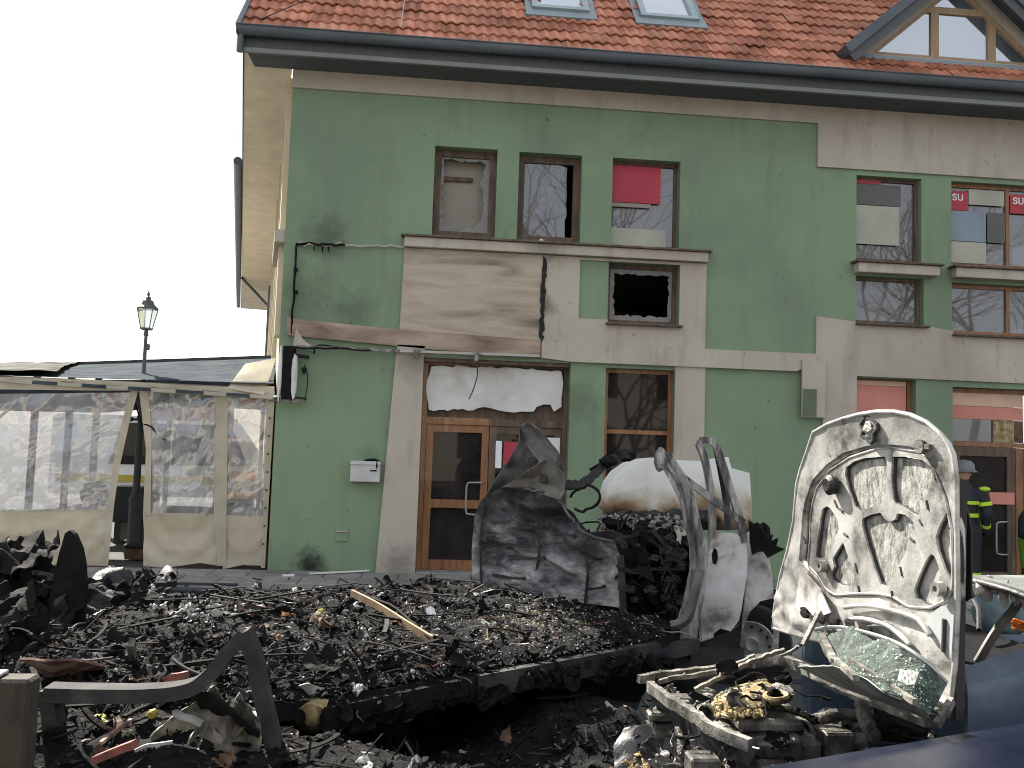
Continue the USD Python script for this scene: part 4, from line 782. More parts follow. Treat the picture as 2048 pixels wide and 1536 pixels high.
# crumpled back wall of the cab
pg, o_, eu, ev = PL([(945, 1165), (944, 1100), (950, 1030), (962, 1000), (985, 984), (1015, 974), (1060, 975), (1100, 985), (1128, 1012), (1150, 1042), (1168, 1062), (1200, 1075), (1228, 1080), (1240, 1110), (1243, 1160), (1241, 1215), (1180, 1208), (1110, 1196), (1040, 1196), (1000, 1178)], A, bn)
def crum(v, a1=.03, sd=2):
    u = v@eu; w_ = v[:, 2]; f1 = meshkit.fbm(np.stack([u*1.3, w_*2.0, 0*u+sd], 1), 2, sd)-.5
    edge_ = np.clip((u-u.min())/.35, 0, 1)*np.clip((u.max()-u)/.15, .3, 1)
    return (edge_*(a1*2*f1 + folds(u, w_, sd, 12, (1.5, 4), .045) + folds(u, w_, sd+5, 18, (4, 9), .050) + folds(u, w_, sd+8, 14, (9, 18), .045)))[:, None]*bn
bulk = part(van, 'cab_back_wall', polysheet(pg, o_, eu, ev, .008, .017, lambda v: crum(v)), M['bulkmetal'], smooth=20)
for (x0_, y0_, x1_, y1_) in ((1012, 1088, 1082, 1092), (1016, 1112, 1090, 1116), (1100, 1060, 1150, 1072), (985, 1150, 1050, 1156)):
    part(van, 'pressed_rib', strip(spline([bp_(x0_, y0_, .03), bp_((x0_+x1_)/2, (y0_+y1_)/2+2, .02), bp_(x1_, y1_, .03)], 8), .03, .022), M['burntdark'], smooth=30)
part(van, 'torn_edge', strip(spline([bp_(x, y, .01) for x, y in ((1015, 976), (1060, 978), (1100, 988), (1128, 1014), (1150, 1044), (1168, 1063), (1200, 1077), (1228, 1082))], 40)+np.random.default_rng(4).normal(0, .006, (40, 3)), .022, .012), M['pillar'] if 'pillar' in M else M['burnt'], smooth=30)
# folded lower lip and side corner post
for s_ in ([bp_(1172, 1100, .02), bp_(1176, 1150, .03), bp_(1170, 1207, .02)], [bp_(1080, 1040, .02), bp_(1078, 1110, .03), bp_(1064, 1195, .02)], [bp_(968, 1010, .0), bp_(960, 1080, .02), bp_(962, 1165, .02)]): part(van, 'wall_seam', strip(s_, .025, .02), M['burntdark'])
cor = [(1040, 850), (1038, 880), (1018, 920), (990, 960), (965, 1000), (950, 1050), (946, 1100), (945, 1165)]
inn = [(1052, 846), (1078, 900), (1078, 925), (1040, 960), (1000, 985), (975, 1020), (964, 1090), (962, 1168)]
G1_ = np.array([[bp_(x, y, -.03-.18*t) for t, (x, y) in ((0, c_), (.5, ((c_[0]+i_[0])/2-4, (c_[1]+i_[1])/2)), (1, i_))] for c_, i_ in zip(cor, inn)])
from scipy.interpolate import RegularGridInterpolator
def dense(G, n, m):
    a_, b_ = G.shape[:2]; f = RegularGridInterpolator((np.linspace(0, 1, a_), np.linspace(0, 1, b_)), G); u, v = np.meshgrid(np.linspace(0, 1, n), np.linspace(0, 1, m), indexing='ij'); return f(np.stack([u, v], -1))
Gd = dense(G1_, 40, 10); Gd = Gd + .02*nz(Gd, 5, 3)[..., None]*bn
part(van, 'corner_panel', sheet(Gd, .008), M['burnt'], smooth=50)
horn = np.array([[bp_(x, y, d_) for x, y, d_ in row] for row in (
    [(1036, 858, -.05), (1058, 844, 0), (1078, 858, .1)], [(1044, 880, -.08), (1075, 872, -.04), (1100, 884, .05)], [(1062, 902, -.08), (1094, 896, -.06), (1116, 904, .0)],
    [(1080, 922, -.06), (1104, 925, -.06), (1124, 930, .0)], [(1090, 940, -.05), (1112, 950, -.05), (1134, 962, .0)])])
hd = dense(horn, 26, 16); hd = hd + .05*nz(hd, 6, 8)[..., None]*bn
part(van, 'torn_roof_corner', sheet(hd, .008), M['burnt'], smooth=50)
sh2 = np.array([[bp_(x, y, d_) for x, y, d_ in row] for row in ([(1078, 925, .05), (1094, 918, .05), (1130, 950, .1)], [(1030, 960, 0), (1075, 955, -.05), (1128, 985, .08)], [(985, 985, .02), (1050, 978, -.03), (1120, 1000, .08)])])
sd_ = dense(sh2, 24, 20); sd_ = sd_ + .06*nz(sd_, 4, 18)[..., None]*bn
part(van, 'bent_side_sheet', sheet(sd_, .008), nm('brown_burnt_sheet', [(.3, (.05, .045, .04)), (.55, (.13, .12, .105)), (.8, (.27, .25, .22))], scale=4., detail=7., rough=.6, metal=.3), smooth=50)
part(van, 'loose_wire', tube(spline([bp_(1058, 985, -.1), bp_(1056, 920, -.14), bp_(1068, 912, -.14), bp_(1086, 930, -.14), bp_(1100, 985, -.1)], 24), .008, 6), M['ironpale'])
part(van, 'loose_wire', tube([bp_(1170+30*math.cos(t), 1000+24*math.sin(t)-(6 if math.cos(t) > 0 else 0), .25+.1*math.cos(t)) for t in np.linspace(-2.9, 2.3, 26)], .011, 6), M['char'])
# bent roof bow
def vp(px, py, along, n=None):      # on a plane across the van, 'along' metres in front of the back wall
    return bp_(px, py, along if bn@AX > 0 else -along)
rp = [vp(1085, 955, .0), vp(1120, 968, .1), vp(1150, 972, .2), vp(1180, 957, .3), vp(1205, 935, .4), vp(1230, 914, .45), vp(1258, 908, .5)]
part(van, 'roof_bow', strip(spline(rp, 24)+np.random.default_rng(2).normal(0, .006, (24, 3)), .09, .07), M['burntdark'], smooth=30)
part(van, 'bow_scrap', [lump(vp(1252, 910, .5), (.10, .06, .05), 3), lump(vp(1218, 922, .4), (.07, .05, .05), 4), bar(vp(1180, 940, .3), vp(1205, 925, .4), .02, .02)], M['char'])
# far side panel: pale rounded shell
o2 = A + bn*(.85 if bn@AX > 0 else -.85)
pg2, o_2, eu2, ev2 = PL([(1200, 1015), (1201, 985), (1208, 962), (1222, 942), (1245, 926), (1275, 917), (1305, 915), (1330, 922), (1360, 920), (1400, 922), (1440, 914), (1456, 914), (1462, 936), (1498, 946), (1502, 1000), (1504, 1060), (1400, 1060), (1330, 1036), (1260, 1036), (1215, 1032)], o2, bn)
rim = pg2.exterior
def bulge(v):
    from shapely.geometry import Point
    u = (v-o_2)@eu2; d = np.array([rim.distance(Point(a_, b_)) for a_, b_ in zip(u, (v-o_2)[:, 2])]); k = np.sqrt(np.clip(d/.32, 0, 1))
    return -bn*np.sign(bn@AX)*(.22*k*np.clip((1.25-u)/.7, 0, 1))[:, None] + .015*nz(v, 3, 2)[:, None]*bn
part(van, 'pale_shell', polysheet(pg2, o_2, eu2, ev2, .012, .045, bulge), M['tank'], smooth=60)
# B pillar and door frame, near side of the cab
nside = np.cross(AX, [0, 0, 1.0]); nside /= np.linalg.norm(nside)
if nside[1] > 0: nside = -nside
def np_(px, py, out=0.0): return onp(px, py, B+nside*out, nside)
pil = [(1326, 905, 1340, 905), (1318, 930, 1346, 918), (1338, 965, 1366, 950), (1356, 1005, 1386, 990), (1366, 1050, 1396, 1040), (1374, 1090, 1408, 1085), (1376, 1130, 1412, 1130), (1366, 1180, 1404, 1190), (1352, 1230, 1392, 1240), (1336, 1252, 1388, 1300)]
o3 = B - AX*.0
def fp(px, py, d): return onp(px, py, np.array([0, d, 0]), np.array([.25, 1.0, 0])/np.linalg.norm([.25, 1.0]))
Pg = np.array([[fp(x0_, y0_, 6.35), fp((x0_+x1_)/2-4, (y0_+y1_)/2, 6.30), fp(x1_, y1_, 6.32)] for x0_, y0_, x1_, y1_ in pil])
Pd = dense(Pg, 60, 13); Pd[..., 1] += .05*nz(Pd, 5, 6) - .05*np.abs(np.linspace(-1, 1, 13))[None, :]**1.0 + .03*(np.abs(np.linspace(-1, 1, 13)) < .35)[None, :]
M['pillar'] = nm('seared_pillar', [(.34, (.03, .03, .032)), (.46, (.12, .12, .122)), (.56, (.30, .295, .285)), (.74, (.56, .55, .52))], scale=5., detail=10., rough=.45, metal=.3, bump=.3, stretch=(2.5, 2.5, .55), noise_rough=.66)
part(van, 'door_pillar', sheet(Pd, .02), M['pillar'], smooth=45)
part(van, 'pillar_cap', lump(fp(1322, 920, 6.3), (.05, .05, .09), 9, 2, .3), M['pillar'])
part(van, 'roof_rail', strip([fp(1330, 925, 6.33), fp(1365, 955, 6.35), fp(1420, 995, 6.45), fp(1482, 1042, 6.6)], .09, .05), M['pillar'], smooth=30)
part(van, 'pillar_foot', strip(spline([fp(1400, 1140, 6.2), fp(1388, 1190, 6.15), fp(1372, 1240, 6.1), fp(1342, 1252, 6.1)], 12), .05, .05), M['burnt'])
# door, swung a little open
DYW = 6.18
def dpn(px, py, d=DYW): return onp(px, py, np.array([0, d, 0]), np.array([.05, 1.0, 0])/np.linalg.norm([.05, 1]))
on_ = dpn(1440, 1180); nn_ = np.array([.05, 1.0, 0])/np.linalg.norm([.05, 1])
pg3, o_3, eu3, ev3 = PL([(1420, 1062), (1470, 1066), (1490, 1082), (1494, 1110), (1492, 1150), (1484, 1200), (1476, 1240), (1460, 1262), (1440, 1256), (1420, 1272), (1404, 1282), (1400, 1240), (1402, 1190), (1412, 1140), (1418, 1100)], on_, nn_)
hl = Polygon([((onp(x, y, on_, nn_)-on_)@eu3, (onp(x, y, on_, nn_)-on_)[2]) for x, y in [(1427, 1095), (1434, 1100), (1436, 1118), (1432, 1130), (1424, 1126), (1422, 1108)]])
door = part(van, 'door', polysheet(pg3.difference(hl), o_3, eu3, ev3, .03, .04, lambda v: .05*nz(v, 2.4, 4)[:, None]*nn_), M['whitepaint'], smooth=45)
part(door, 'handle_recess', pprism(hl.buffer(.012), o_3, eu3, ev3, -.03, -.015) if False else polysheet(hl.buffer(.015), o_3+nn_*.03, eu3, ev3, .01, .1, lambda v: 0*v), M['black'])
fr_l = spline([dpn(1424, 1075), dpn(1424, 1010), dpn(1416, 950), dpn(1405, 905), dpn(1398, 890), dpn(1402, 882)], 20)
fr_r = spline([dpn(1400, 881), dpn(1414, 880), dpn(1428, 887), dpn(1440, 915), dpn(1462, 985), dpn(1480, 1040), dpn(1488, 1085)], 24)
part(door, 'window_frame', [strip(fr_l, .055, .045), strip(fr_r, .045, .05)], M['pillar'], smooth=35)
part(van, 'window_frame_rear', [strip(spline([dpn(1432, 892, 6.3), dpn(1442, 940, 6.35), dpn(1452, 1000, 6.4), dpn(1456, 1060, 6.4)], 14), .04, .04)], M['burntdark'])
part(van, 'sill', [strip(spline([dpn(1392, 1140, 6.1), dpn(1386, 1220, 6.05), dpn(1388, 1320, 6.0)], 10), .07, .07), bar(dpn(1340, 1322, 6.05), dpn(1480, 1312, 6.3), .10, .14)], M['burntdark'])
part(van, 'sill_panel', polysheet(PL([(1400, 1285), (1462, 1264), (1484, 1245), (1478, 1310), (1400, 1330)], dpn(1440, 1290, 6.28), nn_)[0], *PL([(1400, 1285), (1462, 1264), (1484, 1245)], dpn(1440, 1290, 6.28), nn_)[1:], .02, .06, lambda v: .02*nz(v, 4, 4)[:, None]*nn_), M['burntdark'], smooth=40)
# front wing with wheel arch
wc = gz(1505, 1285, .30) + np.array([0, 0, 0]); wax = nside
wc = wc - AX*0
wing = PL([(1484, 1080), (1500, 1060), (1512, 1090), (1535, 1105), (1544, 1150), (1547, 1196), (1520, 1202), (1500, 1222), (1488, 1250), (1478, 1290), (1484, 1240), (1493, 1170)], dpn(1510, 1160, 6.35), nn_)
part(van, 'front_wing', polysheet(wing[0], wing[1], wing[2], wing[3], .02, .04, lambda v: .03*nz(v, 3, 14)[:, None]*nn_), M['whitepaint'], smooth=45)
part(van, 'mirror_stump', lump(dpn(1515, 1085, 6.8), (.10, .15, .16), 31, 3, .8), M['char'])
part(van, 'arch_liner', lump(dpn(1530, 1230, 7.5), (.25, .2, .22), 32, 3, .5), M['char'])
wn_ = np.array([-.45, -.89, 0]); wn_ /= np.linalg.norm(wn_)
R0_ = .205
wheel = part(van, 'wheel', lathe([(.17, -.09), (.26, -.10), (.31, -.07), (.32, 0), (.31, .07), (.26, .09), (.17, .08)], wc, 40, wn_), M['tyre'], smooth=40)
rimm = lathe([(0, .055), (.05, .075), (.08, .06), (.13, .062), (.165, .085), (.185, .09), (.20, .075), (.185, .03), (0, .02)], wc, 40, wn_)
part(wheel, 'hubcap', rimm, M['hubcap'], smooth=35)
ux = np.cross([0, 0, 1.0], wn_); ux /= np.linalg.norm(ux)
for k in range(12):
    t = k*2*math.pi/12; c_ = wc + wn_*.072 + (ux*math.cos(t)+np.array([0, 0, math.sin(t)]))*.145
    part(wheel, 'slot', sweep([c_-wn_*.006, c_+wn_*.006], circ(.013, 8)), M['black'])
# burnt interior: seat springs, dash, tunnel
ir = np.random.default_rng(61); bits = []
for k in range(70):
    px, py = ir.uniform(1165, 1380), ir.uniform(1062, 1240); s_ = ir.uniform(.04, .16); bits.append(crumpled(vp(px, py, ir.uniform(.12, .7)), np.array([s_, s_*.7, s_*.5]), 3000+k, .004, 9, [ir.normal(-.4, .6), ir.normal(-.5, .4), ir.normal(.3, .5)]))
part(van, 'cab_debris', bits, M['char'], kind='stuff', smooth=30)
g2_ = []
for k in range(40):
    px, py = ir.uniform(1175, 1375), ir.uniform(1070, 1235); s_ = ir.uniform(.02, .07); g2_.append(crumpled(vp(px, py, ir.uniform(-.02, .25)), np.array([s_, s_*.6, s_*.5]), 3300+k, .004, 8, [ir.normal(-.4, .6), -.8, ir.normal(.3, .5)]))
part(van, 'seared_cab_scraps', g2_, M['burntdark'], kind='stuff', smooth=30)
cw = []
for k in range(30):
    px, py = ir.uniform(1180, 1360), ir.uniform(1050, 1225); P = [vp(px, py, ir.uniform(.0, .4))]
    for _ in range(4): P.append(P[-1]+ir.normal(0, .07, 3)+[0, 0, -.02])
    cw.append(tube(spline(P, 12), ir.uniform(.004, .010), 5))
part(van, 'cab_wiring', cw, M['chargrey'], kind='stuff')
part(van, 'dash', [lump(vp(1230+25*k, 1042-(k % 2)*8, .75), (.12, .1, .06), 150+k, 2, .7) for k in range(8)], M['burntdark'], kind='stuff')
part(van, 'ash_crust', [lump(vp(ir.uniform(1195, 1370), ir.uniform(1030, 1062), ir.uniform(.4, .7)), ir.uniform(.006, .022, 3), 170+k, 1, .9) for k in range(150)], M['palechip'], kind='stuff')
part(van, 'seat_back', sheet(dense(np.array([[vp(1180, 1065, .1), vp(1225, 1060, .12), vp(1290, 1090, .25)], [vp(1215, 1085, .15), vp(1260, 1110, .2), vp(1300, 1130, .3)], [vp(1245, 1130, .2), vp(1280, 1150, .25), vp(1310, 1165, .35)]]), 14, 14), .02), M['burntdark'], smooth=40)
part(van, 'strut', [bar(vp(1226, 1082, .05), vp(1300, 1062, .3), .03, .02), bar(vp(1305, 1060, .2), vp(1365, 1130, .3), .03, .03), bar(vp(1300, 1138, .1), vp(1370, 1138, .3), .02, .02), bar(vp(1240, 1110, .02), vp(1246, 1235, .02), .06, .05)], M['burntdark'])
fwall = PL([(1245, 1120), (1390, 1120), (1395, 1330), (1246, 1240)], A+AX*.9, bn)
part(van, 'fire_wall', polysheet(fwall[0], fwall[1], fwall[2], fwall[3], .01, .08, lambda v: .08*nz(v, 3, 24)[:, None]*bn), M['char'])
# bent mirror plate
mr = PL([(1497, 1040), (1512, 1050), (1508, 1062), (1520, 1066), (1522, 1082), (1534, 1078), (1546, 1068), (1543, 1082), (1556, 1076), (1553, 1092), (1570, 1098), (1554, 1106), (1536, 1116), (1528, 1104), (1518, 1104), (1505, 1110), (1500, 1080)], dpn(1530, 1090, 6.2), nn_)
part(van, 'melted_mirror', polysheet(mr[0], mr[1], mr[2], mr[3], .012, .04, lambda v: .06*nz(v, 4, 7)[:, None]*nn_), M['char'])
# loading bed
E0, E1, E2 = np.array([1.50, 5.52, 0]), np.array([.25, 4.72, 0]), np.array([-.52, 4.24, 0])
bed = Polygon([(1.80, 5.92), (1.50, 5.52), (.25, 4.72), (-.52, 4.24), (-1.5, 3.95), (-2.4, 4.6), (-2.2, 6.4), (.30, 7.36)])
part(van, 'loading_bed', pprism(bed, (0, 0, .53), (1, 0, 0), (0, 1, 0), 0, .085), M['char'])
part(van, 'side_rail', [bar(E0+[0, -.03, .55], E1+[0, -.03, .55], .05, .13)], M['burntdark'])
part(van, 'side_rail', [bar(E1+[-.01, -.035, .55], E2+[0, -.03, .53], .05, .12)], M['char'])
part(van, 'rail_insert', bar(gz(848, 1362, .5)+[0, -.06, 0], gz(905, 1353, .5)+[0, -.06, 0], .02, .10), M['brownchip'])
part(van, 'broken_board', [bar(gz(1130, 1292, .62), gz(1190, 1338, .50), .13, .02, up=(1, 0, .3)), bar(gz(1140, 1310, .55), gz(1172, 1350, .42), .06, .03), bar(gz(1165, 1342, .48), gz(1390, 1290, .52), .08, .09)], M['burntdark'])
part(van, 'chassis', [bar(np.array([-.8, 5.2, .3]), np.array([1.6, 6.6, .3]), .12, .16), bar(np.array([-1.2, 5.9, .3]), np.array([.9, 7.0, .3]), .12, .16), bar(np.array([0, 4.9, .3]), np.array([-.8, 6.0, .3]), .08, .08)], M['char'])
rw = np.array([-.35, 4.95, .3]); part(van, 'rear_wheel', lathe([(0, -.08), (.17, -.09), (.25, -.10), (.29, -.07), (.29, .07), (.25, .09), (.17, .08), (0, .06)], rw, 24, nside), M['tyre'])
part(van, 'dangling_hook', tube(spline([gz(945, 1362, .5), gz(962, 1385, .42)+[0, 0, 0], gz(975, 1398, .38), gz(970, 1409, .35), gz(958, 1410, .35), gz(948, 1402, .36)], 20), .011, 6), M['ironpale'])

# ------------------------------------------------------------------ burnt car with raised bonnet
HL, HR = gz(1560, 1262, .95), gz(1900, 1432, .95)
hu = (HR-HL)/np.linalg.norm(HR-HL); hn = np.cross(hu, [0, 0, 1.0]); hn /= np.linalg.norm(hn)
if hn[0] > 0: hn = -hn           # faces the engine bay, to the left
car = thing('burnt_car', 'burnt out car with bonnet standing upright over its gutted engine bay', 'car', (2.2, 3.7, 0))
ho = HL.copy()
def HP(pts, off=0.0):
    o = ho + hn*off; q = [onp(x, y, o, hn)-o for x, y in pts]; return Polygon([(v@hu, v[2]) for v in q]).buffer(0)
def c5(pts): return [(1300+x/2.845, 800+y/2.845) for x, y in pts]
def c7(pts): return [(1540+x/3.49, 800+y/3.49) for x, y in pts]
O_ = HP(c5([(700, 1300), (712, 1180), (745, 1000), (785, 860), (820, 690), (838, 480), (860, 395), (905, 290), (958, 185), (1050, 140), (1150, 108), (1250, 84), (1350, 70), (1450, 70), (1540, 88), (1620, 128), (1680, 190), (1718, 250), (1738, 310), (1745, 450), (1746, 700), (1752, 900), (1752, 1100), (1745, 1300), (1735, 1500), (1720, 1660), (1705, 1800), (1600, 1750), (1480, 1640), (1300, 1500), (1150, 1430), (1000, 1380), (850, 1340)]))
I_ = HP([(1618, 1130), (1622, 1086), (1624, 1030), (1628, 1004), (1636, 976), (1662, 941), (1702, 915), (1754, 898), (1790, 896), (1842, 904), (1862, 920), (1876, 952), (1894, 1000), (1905, 1055), (1908, 1120), (1908, 1176), (1896, 1200), (1862, 1216), (1820, 1214), (1785, 1192), (1757, 1187), (1722, 1187), (1672, 1190), (1655, 1180), (1637, 1151)]).buffer(-.01).buffer(.01)
Hs = [[(510, 470), (560, 430), (640, 405), (780, 393), (795, 430), (793, 640), (780, 690), (740, 730), (660, 755), (605, 780), (570, 740), (525, 620), (503, 520)],
 [(830, 395), (920, 395), (1040, 420), (1095, 460), (1110, 520), (1095, 610), (1060, 690), (1010, 810), (960, 785), (900, 745), (850, 720), (835, 690), (825, 560)],
 [(620, 830), (680, 800), (750, 785), (780, 830), (815, 850), (850, 835), (865, 790), (920, 800), (970, 840), (990, 885), (970, 960), (900, 1110), (840, 1240), (810, 1290), (780, 1300), (750, 1285), (710, 1180), (660, 1020), (625, 890)],
 [(345, 760), (375, 740), (400, 755), (430, 800), (455, 850), (460, 900), (440, 970), (400, 1050), (375, 1085), (345, 1110), (320, 1110), (300, 1090), (310, 1000), (330, 850)],
 [(490, 990), (510, 1050), (550, 1150), (570, 1230), (565, 1280), (530, 1300), (470, 1290), (415, 1250), (400, 1220), (430, 1160), (415, 1110), (450, 1050)],
 [(1210, 780), (1240, 790), (1270, 900), (1285, 1050), (1285, 1250), (1260, 1300), (1240, 1260), (1195, 1180), (1150, 1050), (1135, 960), (1160, 880)],
 [(1100, 1070), (1125, 1090), (1150, 1150), (1165, 1220), (1145, 1300), (1160, 1350), (1140, 1410), (1100, 1440), (1050, 1425), (1000, 1380), (985, 1330), (1010, 1250), (1060, 1130)]]
holes = [HP(c7(h), .02).buffer(-.012).buffer(.012) for h in Hs]
ez = np.array([0, 0, 1.0]); sgn = 1.0 if np.cross(hu, ez)@hn > 0 else -1.0
def hpr(poly, a, b):
    m = pprism(poly, ho, hu, ez, *((a, b) if sgn > 0 else (-b, -a)))
    if sgn < 0: pass
    return m
def hsheet(poly, off, t, res, disp): return polysheet(poly, ho+hn*off, hu, ez, t, res, disp)
def rimdist(poly, v):
    import shapely
    return shapely.distance(poly.exterior, shapely.points(np.stack([(v-ho)@hu, (v-ho)[:, 2]], 1)))
hmax = O_.bounds[3]
C_ = HP([(1600, 1120), (1603, 1086), (1606, 1040), (1612, 1000), (1626, 960), (1655, 929), (1689, 906), (1740, 892), (1778, 888), (1830, 893), (1850, 902), (1880, 950), (1900, 1000), (1911, 1060), (1911, 1190), (1870, 1222), (1800, 1214), (1760, 1196), (1700, 1196), (1655, 1186), (1625, 1150)]).buffer(-.01).buffer(.01)
def skin_d(v):
    tp = np.clip(((v-ho)[:, 2]-(hmax-.30))/.30, 0, 1); lo = np.clip((.36-(v-ho)[:, 2])/.2, 0, 1)
    rd = 1-np.abs(2*meshkit.fbm(v*[1, 3.0, 4.5]+7, 3, 5)-1)
    return hn*(.05*tp**2 + .006*nz(v, 6, 3)*2 + .05*lo*nz(v*[1, 1, 2.0], 2.2, 13)*2 + .03*lo*(rd-.7))[:, None]
hood = part(car, 'bonnet', hsheet(O_.difference(C_), .0, .012, .022, skin_d), M['hoodframe'], smooth=50)
part(hood, 'channel', hsheet(C_.buffer(.012), -.060, .006, .05, lambda v: 0*v), M['hoodshade'], smooth=50)
part(hood, 'channel_wall', tube([ho+hn*-.02+hu*a_+ez*b_ for a_, b_ in np.array(C_.exterior.coords)[:-1]], .018, 6, closed=True, up=hn), M['hoodframe'], smooth=True)
part(hood, 'speckled_skin', [hsheet(h.buffer(.01), -.018, .004, .05, lambda v: 0*v) for h in holes[:5]], M['hoodskin'], kind='stuff')
part(hood, 'smooth_skin', [hsheet(h.buffer(.01), -.018, .004, .05, lambda v: 0*v) for h in holes[5:]], M['hoodframe'], kind='stuff')
fr_ = I_.difference(unary_union(holes))
def fr_d(v): return hn*(.006*nz(v, 6, 4))[:, None]
part(hood, 'inner_frame', polysheet(fr_, ho+hn*-.006, hu, ez, .024, .03, fr_d), M['hoodframe'], smooth=28)
def edge_tube(poly, off, r): 
    c_ = np.array(poly.exterior.coords)[:-1]; ln = LineString(np.vstack([c_, c_[:1]])); n_ = max(16, int(ln.length/.02)); P = [ln.interpolate(k/n_, normalized=True).coords[0] for k in range(n_)]
    return tube([ho+hn*off+hu*a_+ez*b_ for a_, b_ in P], r, 6, closed=True, up=hn)
part(hood, 'frame_edge', edge_tube(I_, .004, .007), M['hoodframe'], smooth=True)
for h in holes: part(hood, 'recess_edge', edge_tube(h.buffer(.001), -.010, .0065), M['hooddark'], smooth=True)  # dark tubes paint the shadow line along each recess rim
part(hood, 'bonnet_rim', tube([q+hn*0 for q in [ho+hu*a_+ez*b_+hn*(.0+.05*np.clip((b_-(hmax-.30))/.30, 0, 1)**2) for a_, b_ in np.array(O_.exterior.coords)[:-1]]], .011, 6, closed=True, up=hn), M['hoodframe'], smooth=True)
part(hood, 'side_lip', bar(onp(1911, 960, ho, hn)+hn*-.03, onp(1908, 1440, ho, hn)+hn*-.02, .012, .035, up=hn), M['hooddark'])
# latch, burnt scar, small slots
lat = onp(1743, 857, ho+hn*.03, hn)
part(hood, 'latch_ring', [sweep([lat+(hu*(.055*(1+.25*math.sin(5*t+1)))*math.cos(t)+ez*(.055*(1+.2*math.sin(4*t)))*math.sin(t))+hn*.012 for t in np.linspace(0, 2*math.pi, 26)[:-1]], circ(.011, 6), closed=True, up=hn)], M['hooddark'])
part(hood, 'latch_core', lump(lat+hn*.005, (.02, .035, .035), 4, 2, .8), M['ironpale'])
for (x, y, dx, dy) in ((1708, 855, 7, 1), (1794, 845, 6, 1), (1810, 865, 1, 3), (1683, 1021, 3, 3), (1842, 1045, 3, 5), (1855, 1010, 2, 9), (1803, 1143, 2, 9), (1713, 1136, 2, 9), (1785, 1190, 1, 8), (1718, 1178, 1, 6), (1692, 1070, 4, 3), (1871, 955, 1, 5), (1608, 1080, 3, 6), (1900, 1055, 2, 2), (1825, 1080, 4, 3), (1660, 907, 2, 6), (1672, 1008, 3, 7)):
    off = .006 if y > 905 else .012; a_ = onp(x-dx, y-dy, ho+hn*off, hn); b_ = onp(x+dx, y+dy, ho+hn*off, hn)
    part(hood, 'slot', tube([a_, b_], .0065, 6), M['hooddark'])
br_ = onp(1842, 893, ho+hn*.03, hn); part(hood, 'bracket', [lathe([(0, -.01), (.03, -.01), (.03, .012), (0, .012)], br_, 10, hn), bar(br_, br_+hu*.06, .02, .02)], M['ironpale'])
bs_ = onp(1665, 970, ho+hn*.03, hn); part(hood, 'burnt_boss', lathe([(.02, -.01), (.045, -.01), (.05, .02), (.03, .035), (0, .03)], bs_, 14, hn), M['burntdark'], smooth=40)
cb_ = onp(1682, 1146, ho+hn*.05, hn)
for (x, y) in ((1645, 1132), (1879, 1178)): part(hood, 'hinge_boss', lathe([(.01, -.01), (.03, -.01), (.028, .022), (.012, .02), (.010, .0)], onp(x, y, ho+hn*.025, hn), 12, hn), M['hoodframe'], smooth=40)
ob = HP([(1848, 1300), (1852, 1255), (1862, 1225), (1880, 1212), (1900, 1210), (1905, 1225), (1900, 1310), (1880, 1312)], .02)
part(hood, 'lower_recess', hsheet(ob, .010, .008, .05, lambda v: 0*v), flat('bluish_paint', (.40, .43, .43), .45, .2)); part(hood, 'recess_slot', tube([onp(1889, 1238, ho+hn*.018, hn), onp(1887, 1304, ho+hn*.018, hn)], .009, 6), M['hooddark'])
tri_ = HP([(1590, 1215), (1600, 1135), (1640, 1180), (1660, 1225), (1635, 1235)], .05); part(hood, 'hinge_plate', hsheet(tri_, .045, .006, .04, fr_d), M['whitepaint'])
part(hood, 'crease', [tube(spline([onp(x, y, ho+hn*.03, hn) for x, y in L_], 16), .012, 6) for L_ in ([(1690, 1215), (1760, 1215), (1830, 1235), (1860, 1270)], [(1700, 1240), (1770, 1250), (1820, 1290)])], M['hoodframe'], smooth=True)
part(hood, 'scorch_line', [lump(onp(x, y, ho+hn*.06, hn), (.012, .05, .025), 300+x, 2, .6) for x, y in ((1610, 1226), (1640, 1236), (1670, 1243), (1700, 1250), (1730, 1262))], M['char'], kind='stuff')
part(hood, 'hinge', strip([onp(1553, 1262, ho+hn*.03, hn), onp(1551, 1300, ho+hn*.05, hn), onp(1552, 1330, ho+hn*.06, hn)], .03, .03), M['ironpale'])
part(hood, 'hinge', bar(onp(1904, 1400, ho+hn*.02, hn), onp(1873, 1450, ho+hn*.12, hn), .02, .03), M['ironpale'])
part(hood, 'stay', bar(onp(1640, 1222, ho+hn*.09, hn), onp(1606, 1290, ho+hn*.2, hn), .018, .018), M['ironpale'])
# fallen windscreen on the cowl
def cz(px, py, z): return gz(px, py, z)
def hz_(px, py, off): return onp(px, py, ho+hn*off, hn)
ws = np.array([[hz_(x, y, z) for x, y, z in r_] for r_ in (
   [(1632, 1264, .05), (1706, 1264, .12), (1795, 1293, .15), (1854, 1332, .12), (1893, 1372, .05)],
   [(1640, 1288, .14), (1712, 1294, .20), (1790, 1322, .24), (1838, 1358, .20), (1878, 1400, .12)],
   [(1650, 1308, .26), (1710, 1326, .32), (1775, 1355, .34), (1820, 1388, .28), (1864, 1420, .18)],
   [(1665, 1328, .40), (1715, 1350, .42), (1768, 1378, .42), (1812, 1408, .36), (1855, 1432, .24)])])
wd = dense(ws, 28, 36); wd[..., 2] += .03*nz(wd, 7, 5) + folds(wd[..., 0].ravel()*3+wd[..., 1].ravel(), wd[..., 1].ravel()*2, 12, 9, (1, 4), .035).reshape(28, 36)*np.sin(np.linspace(0, math.pi, 36))[None, :]
scr = part(car, 'windscreen', sheet(wd, .008), M['screen'], smooth=50)
part(scr, 'screen_seal', tube(spline(ws[0], 26)+[0, 0, .012], .009, 6), M['steel'], smooth=True)
